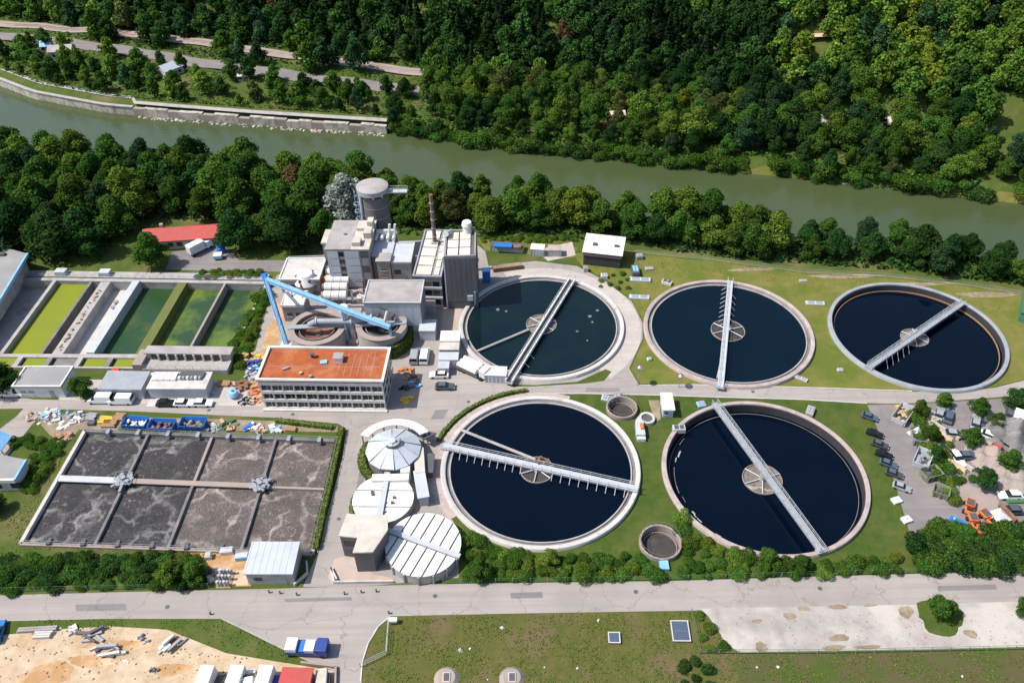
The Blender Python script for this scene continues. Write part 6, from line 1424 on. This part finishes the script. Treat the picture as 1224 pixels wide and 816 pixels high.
near_pts = scatter(-190, 165, 150, 262, lambda x, y: 6.6 if x < -30 else 5.6, lambda x, y: ip(FRONT, x)+1.2 < y < nb(x)-.5 and not (abs(x+33.3) < 6 and abs(y-186) < 7) and not (abs(x+43.5) < 6 and y < 205), 9000)
LOOK = {'mid': 'mid green leafy', 'bright': 'light green leafy', 'dark': 'dark green leafy', 'deep': 'very dark leafy', 'yellow': 'yellowish leafy', 'olive': 'olive leafy', 'blue': 'blue green leafy', 'brown': 'brownish leafy', 'conifer': 'dark pointed conifer', 'silver': 'silvery'}
n_ind = 0
for x, y in near_pts:
    u, v = px(x, y, 6)
    if not (-60 < u < 1290): continue
    z = float(zt(x, y)); left = x < -42
    if left: sp = pick({'mid': 5, 'dark': 3, 'bright': 2.6, 'blue': 1.2, 'brown': .08}) if y > 200 else pick({'dark': 5, 'mid': 3, 'blue': 1})
    elif x < 72: sp = pick({'mid': 3.4, 'bright': 5, 'yellow': 1.0, 'dark': 1.0, 'olive': .2})
    else: sp = pick({'dark': 5, 'mid': 3, 'blue': 2})
    h = random.choice((1, 1, 1, .82, 1.12))*random.uniform(11.5, 15) if left else (random.uniform(8.5, 13.0) if x < 72 else random.uniform(7, 9.5))
    if not left and -30 < x < -20: h *= .8
    if left:
        where = ('at the river edge' if y > nb(x)-16 else 'at the plant edge' if y < ip(FRONT, x)+12 else 'in the middle')
        where += ' of the left wood above the settling basins' if x < -108 else (' of the left wood behind the red house' if x < -78 else ' of the left wood near the silo')
    else: where = 'in the riverside belt '+('behind the panelled block' if x < -18 else 'behind the teal tank' if x < 16 else 'behind the black shed' if x < 38 else 'behind the middle back tank' if x < 72 else 'behind the right back tank')
    tree(x, y, z, h, random.uniform(1.05, 1.3), sp, LOOK[sp]+' tree '+where, 'trees of the left riverside wood' if left else 'trees of the riverside belt'); n_ind += 1
p = AY(406, 230, 198); tree(p.x, 198, 0, 17.0, 1.0, 'silver', 'silvery white tree standing out of the left riverside wood', None)
p = G(188, 319); tree(p.x, p.y, 0, 11.0, 1.1, 'mid', 'round green tree in front of the red roofed house', None)
# ---- far bank
def seg_d(x, y, P):
    best = 1e9
    for a, b in zip(P, P[1:]):
        d = (b-a); t_ = max(0, min(1, ((x-a.x)*d.x+(y-a.y)*d.y)/(d.x*d.x+d.y*d.y))); best = min(best, math.hypot(x-a.x-d.x*t_, y-a.y-d.y*t_))
    return best
RP = [G(*p, 1.5) for p in ROAD]; LP = [G(*p, 1.5) for p in RAIL]
CLEAR = [(G(u, v, z), r) for u, v, z, r in ((205, 95, 1, 6), (76, 72, 1, 7), (58, 66, 1, 5), (292, 100, 1, 4), (905, 199, 0, 6), (560, 168, 0, 4), (1200, 232, 0, 8), (963, 80, 8, 7), (985, 158, 1, 4), (1133, 176, 1, 4), (1215, 170, 3, 9), (1212, 130, 8, 7), (1050, 163, 1, 3), (735, 150, 1, 3), (290, 115, 0, 5), (190, 108, 0, 6))]
def yroad(x): return float(np.interp(x, [p.x for p in RP], [p.y for p in RP]))
def okfar(x, y):
    t_ = y-fb(x)
    if t_ < (6.5 if x < -42 else .6): return False
    u, v = px(x, y, float(zt(x, y))+5)
    if not (-95 < u < 1320 and v > -70): return False
    if x < -30:
        if seg_d(x, y, RP) < 5.5 or seg_d(x, y, LP) < 5.0: return False
        dr, dl = seg_d(x, y, RP), seg_d(x, y, LP)
        if dr+dl < 26 and random.random() < .93: return False
        if dr < 20 and y < yroad(x) and random.random() < .93: return False
    return all((x-c.x)**2+(y-c.y)**2 > r*r for c, r in CLEAR)
far_pts = scatter(-290, 235, 195, 480, lambda x, y: 5.8 if y-fb(x) < ip(FT, x)+4 or x > 95 else 4.4, okfar, 34000)
def far_sp(x, y):
    t_ = y-fb(x); hill = t_-ip(FT, x)
    if x > 95: return pick({'bright': 4, 'mid': 3.5, 'yellow': 1.6, 'dark': 1.4, 'blue': .8}) if hill > 4 else pick({'mid': 5, 'bright': 2, 'dark': 2.2, 'blue': 1, 'olive': .3})
    if hill > 0: return pick({'conifer': 3.4 if x > -70 else 2, 'dark': 6, 'deep': 5, 'blue': .6, 'mid': .5, 'brown': .12})
    if -20 < x < 75 and t_ > 12: return pick({'mid': 3, 'olive': 1.2, 'dark': 2, 'bright': 1.4, 'yellow': .3})
    return pick({'mid': 4, 'dark': 3.2, 'blue': 1.6, 'bright': 1.1, 'olive': .4})
far_pts.sort(key=lambda q: math.hypot(q[0], q[1]))
N_FAR = max(0, 296-n_ind); rest = []
for k, (x, y) in enumerate(far_pts):
    sp = far_sp(x, y); t_ = y-fb(x); h = random.uniform(8.5, 13.5) if t_ > 8 else random.uniform(5, 8.5)
    if x < -30 and y < yroad(x): h *= .72
    if k < N_FAR: tree(x, y, float(zt(x, y)), h, random.uniform(.95, 1.2), sp, LOOK[sp]+' tree '+('near the water' if t_ < 12 else 'set back')+' on the far bank, '+('behind the flood wall' if x < -100 else 'behind the quay wall' if x < -42 else 'opposite the silo tower' if x < 0 else 'opposite the black shed' if x < 50 else 'opposite the middle tank' if x < 100 else 'far right'), 'trees on the far river bank')
    else: rest.append((x, y, sp, h))
LOD = {}
for sp in PAL:
    if sp in ('shrub', 'silver'): continue
    LOD[sp] = [conifer(6.8, 12.5, 800, .58) if sp == 'conifer' else broad(8.2, 10.0, 1.4, 18, 900, .43) for _ in range(3)]
QS, AS = [], []
for x, y, sp, h in rest:
    Q = random.choice(LOD[sp]).copy(); a = random.uniform(0, 6.283); s_ = h/10; wf = random.uniform(.95, 1.2); c, sn = math.cos(a), math.sin(a)
    X = (Q[..., 0]*c-Q[..., 1]*sn)*s_*wf+x; Y = (Q[..., 0]*sn+Q[..., 1]*c)*s_*wf+y; Z = Q[..., 2]*s_+float(zt(x, y))
    QS.append(np.stack([X, Y, Z], -1)); AS.append(cols(len(Q), sp)*math.exp(random.gauss(0, .18)))
if QS:
    o = bpy.data.objects.new('forest', mesh_quads('forest', np.concatenate(QS), np.concatenate(AS))); C.objects.link(o); tag(o, 'dense mixed forest covering the hillside beyond the river', 'forest', kind='stuff')
# ---- undergrowth that hides bare soil beneath the woods (one leafy carpet)
def carpet(name, pts, c, size, label, zoff=.5):
    P = np.array([(x, y, float(zt(x, y))+random.uniform(.1, zoff)) for x, y in pts]); N = np.tile([0, 0, 1.0], (len(P), 1)); Q = leaf_quads(P, N, size, .6)
    o = bpy.data.objects.new(name, mesh_quads(name, Q, cols(len(Q), c, .35))); C.objects.link(o); tag(o, label, 'undergrowth', kind='stuff'); return o
und = []
while len(und) < 36000:
    x = random.uniform(-280, 230); t_ = random.uniform(-.8, 125) if random.random() < .8 else random.uniform(-.8, 6); y = fb(x)+t_
    if x < -42 and t_ < 5: continue
    if x < -30 and (seg_d(x, y, RP) < 5.2 or seg_d(x, y, LP) < 4.6): continue
    u, v = px(x, y, 3)
    if -80 < u < 1300 and v > -40 and all((x-c.x)**2+(y-c.y)**2 > r*r for c, r in CLEAR): und.append((x, y))
carpet('bank_undergrowth', [q for q in und if q[1]-fb(q[0]) < 45], 'mid', .5, 'low green undergrowth below the far bank trees', 1.3)
carpet('hill_undergrowth', [q for q in und if q[1]-fb(q[0]) >= 45], 'dark', .8, 'low dark undergrowth on the wooded hill', 1.3)
und = []
while len(und) < 9000:
    x = random.uniform(-170, 160); y = random.uniform(float(ip(FRONT, x))-.6, float(nb(x))+.3)
    if not (abs(x+33.3) < 5 and abs(y-186) < 6): und.append((x, y))
carpet('wood_undergrowth', und, 'dark', .6, 'low green undergrowth below the near riverside trees', 1.2)
# ---- shrubs and hedges
def shrub_mesh(w_, h, leaves, size, c='shrub'):
    lobes = [(rng.uniform(-.5, .5)*w_*.6, rng.uniform(-.5, .5)*w_*.6, h*rng.uniform(.3, .62), rng.uniform(.24, .38)*w_) for _ in range(7)]
    P, N = blob_points(lobes, leaves); P[:, 2] = np.abs(P[:, 2]); return mesh_quads('foliage', leaf_quads(P, N, size, .3), cols(leaves if len(P) >= leaves else len(P), c))
SH = [shrub_mesh(3.2, 2.4, 1100, .15) for _ in range(3)]+[shrub_mesh(3.4, 2.6, 1100, .15, 'bright') for _ in range(3)]+[shrub_mesh(3.2, 2.5, 1100, .16, 'mid') for _ in range(2)]+[shrub_mesh(3.0, 2.5, 1000, .15, 'yellow')]
SHD = [shrub_mesh(3.2, 2.4, 1000, .17, 'dark') for _ in range(2)]+SH[6:8]
stem = MB().tube((0, 0, -.1), (.1, 0, 1.2), .08, 6, .04).tube((0, 0, .2), (-.5, .3, 1.1), .06, 5, .02).tube((0, 0, .2), (.3, -.5, 1.1), .06, 5, .02).mesh('stem', 'bark')
LAST = [None]
def shrub(x, y, s_, label, group, pool=None, name='shrub'):
    t = LAST[0] = empty(name, (x, y, 0), random.uniform(0, 6.28), label, 'shrub', group); link_mesh('foliage', random.choice(pool or SH), t, sc=(s_, s_, s_*random.uniform(.6, .95))); link_mesh('stem', stem, t, sc=(s_, s_, s_))
def inpoly(x, y, P):
    c = False; j = len(P)-1
    for i in range(len(P)):
        if (P[i].y > y) != (P[j].y > y) and x < (P[j].x-P[i].x)*(y-P[i].y)/(P[j].y-P[i].y)+P[i].x: c = not c
        j = i
    return c
def bed(poly, sp, s0, s1, label, group, pool=None, avoid=(), name='shrub'):
    P = [G(*p) for p in poly]; xs = [p.x for p in P]; ys = [p.y for p in P]
    pts = scatter(min(xs), max(xs), min(ys), max(ys), sp, lambda x, y: inpoly(x, y, P) and all(math.hypot(x-c[0], y-c[1]) > r for c, r in avoid), 2500)
    x0_, x1_ = min(xs), max(xs)
    for x, y in pts:
        f = (x-x0_)/(x1_-x0_); q = '' if len(pts) < 12 else (', left end' if f < .2 else ', left of middle' if f < .4 else ', middle' if f < .6 else ', right of middle' if f < .8 else ', right end')
        shrub(x, y, random.uniform(s0, s1)*.85, label+q, group, pool, 'bush' if pool else 'shrub')
AV = [(TC['4'], 21.0), (TC['5'], 20.8), (ST2, 4.9)]
bed([(552, 640), (575, 645), (600, 664), (680, 668), (760, 662), (775, 680), (790, 689), (700, 692), (560, 694)], 1.75, .55, 1.0, 'shrub in the bed below the left to right bridge tank', 'shrubs below the left front tank', avoid=AV)
bed([(812, 668), (815, 620), (828, 612), (850, 640), (900, 668), (960, 676), (1000, 674), (1040, 662), (1075, 668), (1080, 684), (900, 689), (812, 690)], 1.8, .6, 1.15, 'shrub in the bed below the diagonal bridge tank', 'shrubs below the right front tank', avoid=AV)
bed([(-60, 668), (60, 668), (150, 672), (215, 664), (250, 676), (250, 698), (-60, 705)], 1.8, .7, 1.3, 'shrub in the long bed below the aeration basin', 'shrubs below the aeration basin', SHD)
bed([(40, 548), (62, 527), (72, 532), (60, 560), (40, 590), (28, 588), (32, 570)], 1.5, .6, .9, 'shrub in the row left of the aeration basin', 'shrubs left of the aeration basin')
bed([(15, 528), (40, 524), (52, 527), (44, 534), (18, 536)], 1.5, .5, .8, 'shrub behind the grey cottage', 'shrubs behind the cottage')
bed([(284, 438), (274, 424), (288, 395), (305, 360), (318, 348), (324, 352), (312, 385), (298, 415), (290, 440)], 1.7, .6, 1.0, 'light green shrub at the right end of the settling basins', 'shrubs beside the settling basins')
bed([(238, 332), (238, 325), (312, 326), (314, 332)], 1.6, .6, .85, 'shrub in the row behind the settling basins', 'shrubs behind the settling basins')
bed([(1090, 500), (1098, 494), (1112, 520), (1128, 545), (1146, 575), (1140, 605), (1128, 585), (1112, 550), (1100, 530)], 1.9, .7, 1.15, 'shrub in the strip between the skips and the sand wedges', 'shrubs in the storage lot')
bed([(1112, 508), (1118, 505), (1140, 540), (1162, 575), (1155, 578), (1130, 545)], 1.7, .45, .65, 'low shrub in the straight strip beside the sand wedges', 'low lot shrubs')
bed([(1100, 672), (1090, 660), (1110, 636), (1150, 634), (1170, 652), (1168, 680), (1110, 682)], 1.9, 1.0, 1.5, 'dark bush in the big clump at the near end of the lot', 'big clump of dark bushes', SHD)
bed([(1172, 684), (1174, 645), (1190, 636), (1260, 632), (1260, 680)], 1.9, 1.0, 1.5, 'dark bush in the clump at the lower right corner', 'corner clump of dark bushes', SHD)
bed([(715, 345), (712, 330), (740, 326), (756, 332), (750, 348)], 2.2, .35, .6, 'small weedy shrub in front of the black shed', 'weedy shrubs by the black shed')
bed([(576, 290), (660, 289), (690, 288), (690, 284), (576, 282)], 1.5, .5, .7, 'pale shrub at the wood edge beyond the teal tank', 'pale shrubs at the wood edge')
bed([(835, 735), (848, 745), (862, 768), (874, 778), (842, 778)], 2.0, .4, .75, 'shrub at the left end of the gravel lot', 'shrubs by the gravel lot')
bed([(810, 795), (850, 790), (850, 830), (810, 830)], 2.0, .5, .8, 'dark shrub at the bottom edge of the front field', 'shrubs at the bottom edge', SHD)
for u, v, h, lb, sp in ((1097, 497, 4.2, 'small tree at the top of the lot beside the yellow bags', 'mid'), (1127, 486, 4.0, 'small round tree second in the lot row', 'mid'), (1169, 494, 4.6, 'small tree third in the lot row', 'mid'), (1212, 490, 5.6, 'largest lot tree at the right edge', 'dark'), (1190, 512, 4.4, 'small tree beside the dark rocky mound', 'mid'), (1160, 532, 5.0, 'broad tree behind the earth mound', 'mid'), (1205, 560, 5.0, 'broad tree on the flat brown mound', 'mid'), (1172, 580, 5.2, 'broad tree beside the pale sand bed', 'dark'), (1110, 525, 4.2, 'tree among the lot skips', 'mid'), (1118, 552, 4.0, 'tree beside the blue grey skip', 'dark'), (102, 475, 6.0, 'round tree between the workshop and the garage', 'mid'), (4, 468, 8.0, 'dark tree at the left end of the workshop', 'dark'), (1122, 736, 5.2, 'lone tree on a green island in the gravel lot', 'mid'), (1222, 734, 4.0, 'small tree cut by the right edge at the gravel lot', 'mid'), (-4, 612, 4.5, 'dark tree at the left edge below the cottage', 'dark'), (212, 694, 5.4, 'taller leafy tree in the bed left of the metal shed', 'bright'), (235, 694, 4.8, 'second leafy tree nearest the gas bottles', 'mid'), (575, 690, 4.6, 'bushy tree next to the large white covered tank', 'mid'), (660, 672, 3.6, 'small pointed tree at the near rim of the front left tank', 'bright'), (915, 676, 4.4, 'bushy tree at the near rim of the diagonal bridge tank', 'mid'), (955, 680, 4.0, 'bushy tree right of the bridge end at the near rim', 'mid')):
    p = G(u, v); tree(p.x, p.y, 0, h, 1.25, sp, lb, None, 'small_tree')
patch(1124, 737, 4.2, 3.0, 'lawn_mid', .04, name='grass_island')
def hedge(pts, wd, h, label, c='shrub', den=26, z=0.0):
    P = [G(*p) for p in pts]; Ls = [(b-a).length for a, b in zip(P, P[1:])]; A = []; N = []
    for a, b, L in zip(P, P[1:], Ls):
        n = int(L*den*(wd+2*h)); d = (b-a).normalized(); nn = Vector((-d.y, d.x, 0)); t_ = rng.random(n); q = rng.random(n)*(wd+2*h)
        s_ = np.where(q < h, -wd/2, np.where(q < h+wd, q-h-wd/2, wd/2))+rng.normal(0, .07, n); zz = np.where(q < h, q, np.where(q < h+wd, h, q-h-wd))+rng.normal(0, .06, n)
        nx = np.where(q < h, -1, np.where(q < h+wd, 0, 1)); nz = np.where((q >= h) & (q < h+wd), 1, .2)
        A.append(np.stack([a.x+(b.x-a.x)*t_+nn.x*s_, a.y+(b.y-a.y)*t_+nn.y*s_, zz+z], 1)); N.append(np.stack([nn.x*nx, nn.y*nx, nz], 1))
    A = np.concatenate(A); N = np.concatenate(N); Q = leaf_quads(A-np.array(P[0]), N, .16, .1)
    core = MB()
    t = empty('hedge', P[0], 0, label, 'hedge'); f = link_mesh('foliage', mesh_quads('foliage', Q, cols(len(Q), c)), t)
    for a, b in zip(P, P[1:]): core.wall(a-P[0], b-P[0], wd*.8, 0, h*.93)
    core.build('inner_growth', 'algae_wall', t); return t
hedge([(330, 504), (398, 512)], 1.0, .9, 'clipped hedge along the far side of the aeration basin', 'bright'); hedge([(409, 514), (377, 658)], 1.3, 1.2, 'long clipped hedge along the right side of the aeration basin', 'bright')
def arc_hedge(c, r, a0, a1, wd, h, label, col='bright'):
    pts = []
    P = [Vector((c[0]+r*math.cos(R_(a0+(a1-a0)*i/10)), c[1]+r*math.sin(R_(a0+(a1-a0)*i/10)), 0)) for i in range(11)]
    hedge([px(p.x, p.y, 0) for p in P], wd, h, label, col)
dc = bpy.data.objects['domed_tank'].location; arc_hedge((dc.x, dc.y), 6.6, 145, 238, 1.6, 1.3, 'clipped hedge curving round the domed tank')
cc = [o for o in bpy.data.objects if o.name.startswith('covered_tank') and 'smaller' in o['label']][0].location; arc_hedge((cc.x, cc.y), 6.3, 120, 215, .6, .5, 'thin strip hedge curving round the smaller covered tank')
arc_hedge(TC['4'], 22.3, 95, 160, .8, .6, 'low curved hedge outside the far left rim of the front left tank', 'shrub')
tk = [o for o in bpy.data.objects if o.name.startswith('thickener_tank')][1].location; arc_hedge((tk.x, tk.y), 6.5, -75, 10, .9, 3.6, 'climbing ivy on the right side of the grey thickener', 'mid')
# ---- bushes hanging over the water along the far bank
bx = -40.0
while bx < 175:
    by = float(fb(bx))+random.uniform(-.6, 2.2)
    if all((bx-c.x)**2+(by-c.y)**2 > (r*.7)**2 for c, r in CLEAR):
        shrub(bx, by, random.uniform(1.1, 2.0), 'bush overhanging the water on the far bank '+('opposite the silo tower' if bx < 0 else 'opposite the black shed' if bx < 50 else 'opposite the middle back tank' if bx < 100 else 'towards the right picture edge'), 'bushes along the far water line', SHD+SH[:2], 'bank_bush')
        sh_ = LAST[0]; sh_.location.z = float(zt(bx, by))-.2
    bx += random.uniform(1.9, 3.4)
# ---- grass tufts on rough ground
tp = []
for poly, n in (([(470, 738), (838, 731), (880, 782), (884, 830), (434, 830), (436, 790)], 9000), ([(884, 782), (1290, 774), (1290, 830), (884, 830)], 4500), ([(0, 741), (265, 740), (330, 772), (395, 800), (270, 779), (240, 766), (190, 750), (0, 756)], 3500), ([(684, 305), (760, 301), (960, 327), (1160, 344), (1200, 360), (1190, 380), (1100, 335), (980, 345), (900, 335), (800, 335), (770, 380), (730, 335)], 5000), ([(0, 640), (30, 590), (60, 560), (95, 520), (60, 575), (20, 650), (0, 660)], 1200), ([(0, 652), (280, 660), (250, 670), (0, 672)], 1500)):
    P = [G(*p) for p in poly]; xs = [p.x for p in P]; ys = [p.y for p in P]; k = 0
    while k < n:
        x, y = random.uniform(min(xs), max(xs)), random.uniform(min(ys), max(ys))
        if inpoly(x, y, P) and math.sin(x*.6+1.3*math.sin(y*.4))+math.sin(y*.9+x*.3) > random.uniform(-1.8, 1.4): tp.append((x, y))
        k += 1
P = np.array([(x, y, random.uniform(.04, .2)) for x, y in tp]); Q = leaf_quads(P, np.tile([0, 0, 1.0], (len(P), 1)), .15, 1.2); A = cols(len(Q), 'olive', .2)*1.6; A[::2] = cols(len(A[::2]), 'bright', .2)*1.3
o = bpy.data.objects.new('grass_tufts', mesh_quads('grass_tufts', Q, A)); C.objects.link(o); tag(o, 'rough grass tufts on the lawns and the front field', 'grass', kind='stuff')
print('near trees', n_ind, 'far', len(far_pts), 'rest', len(rest))
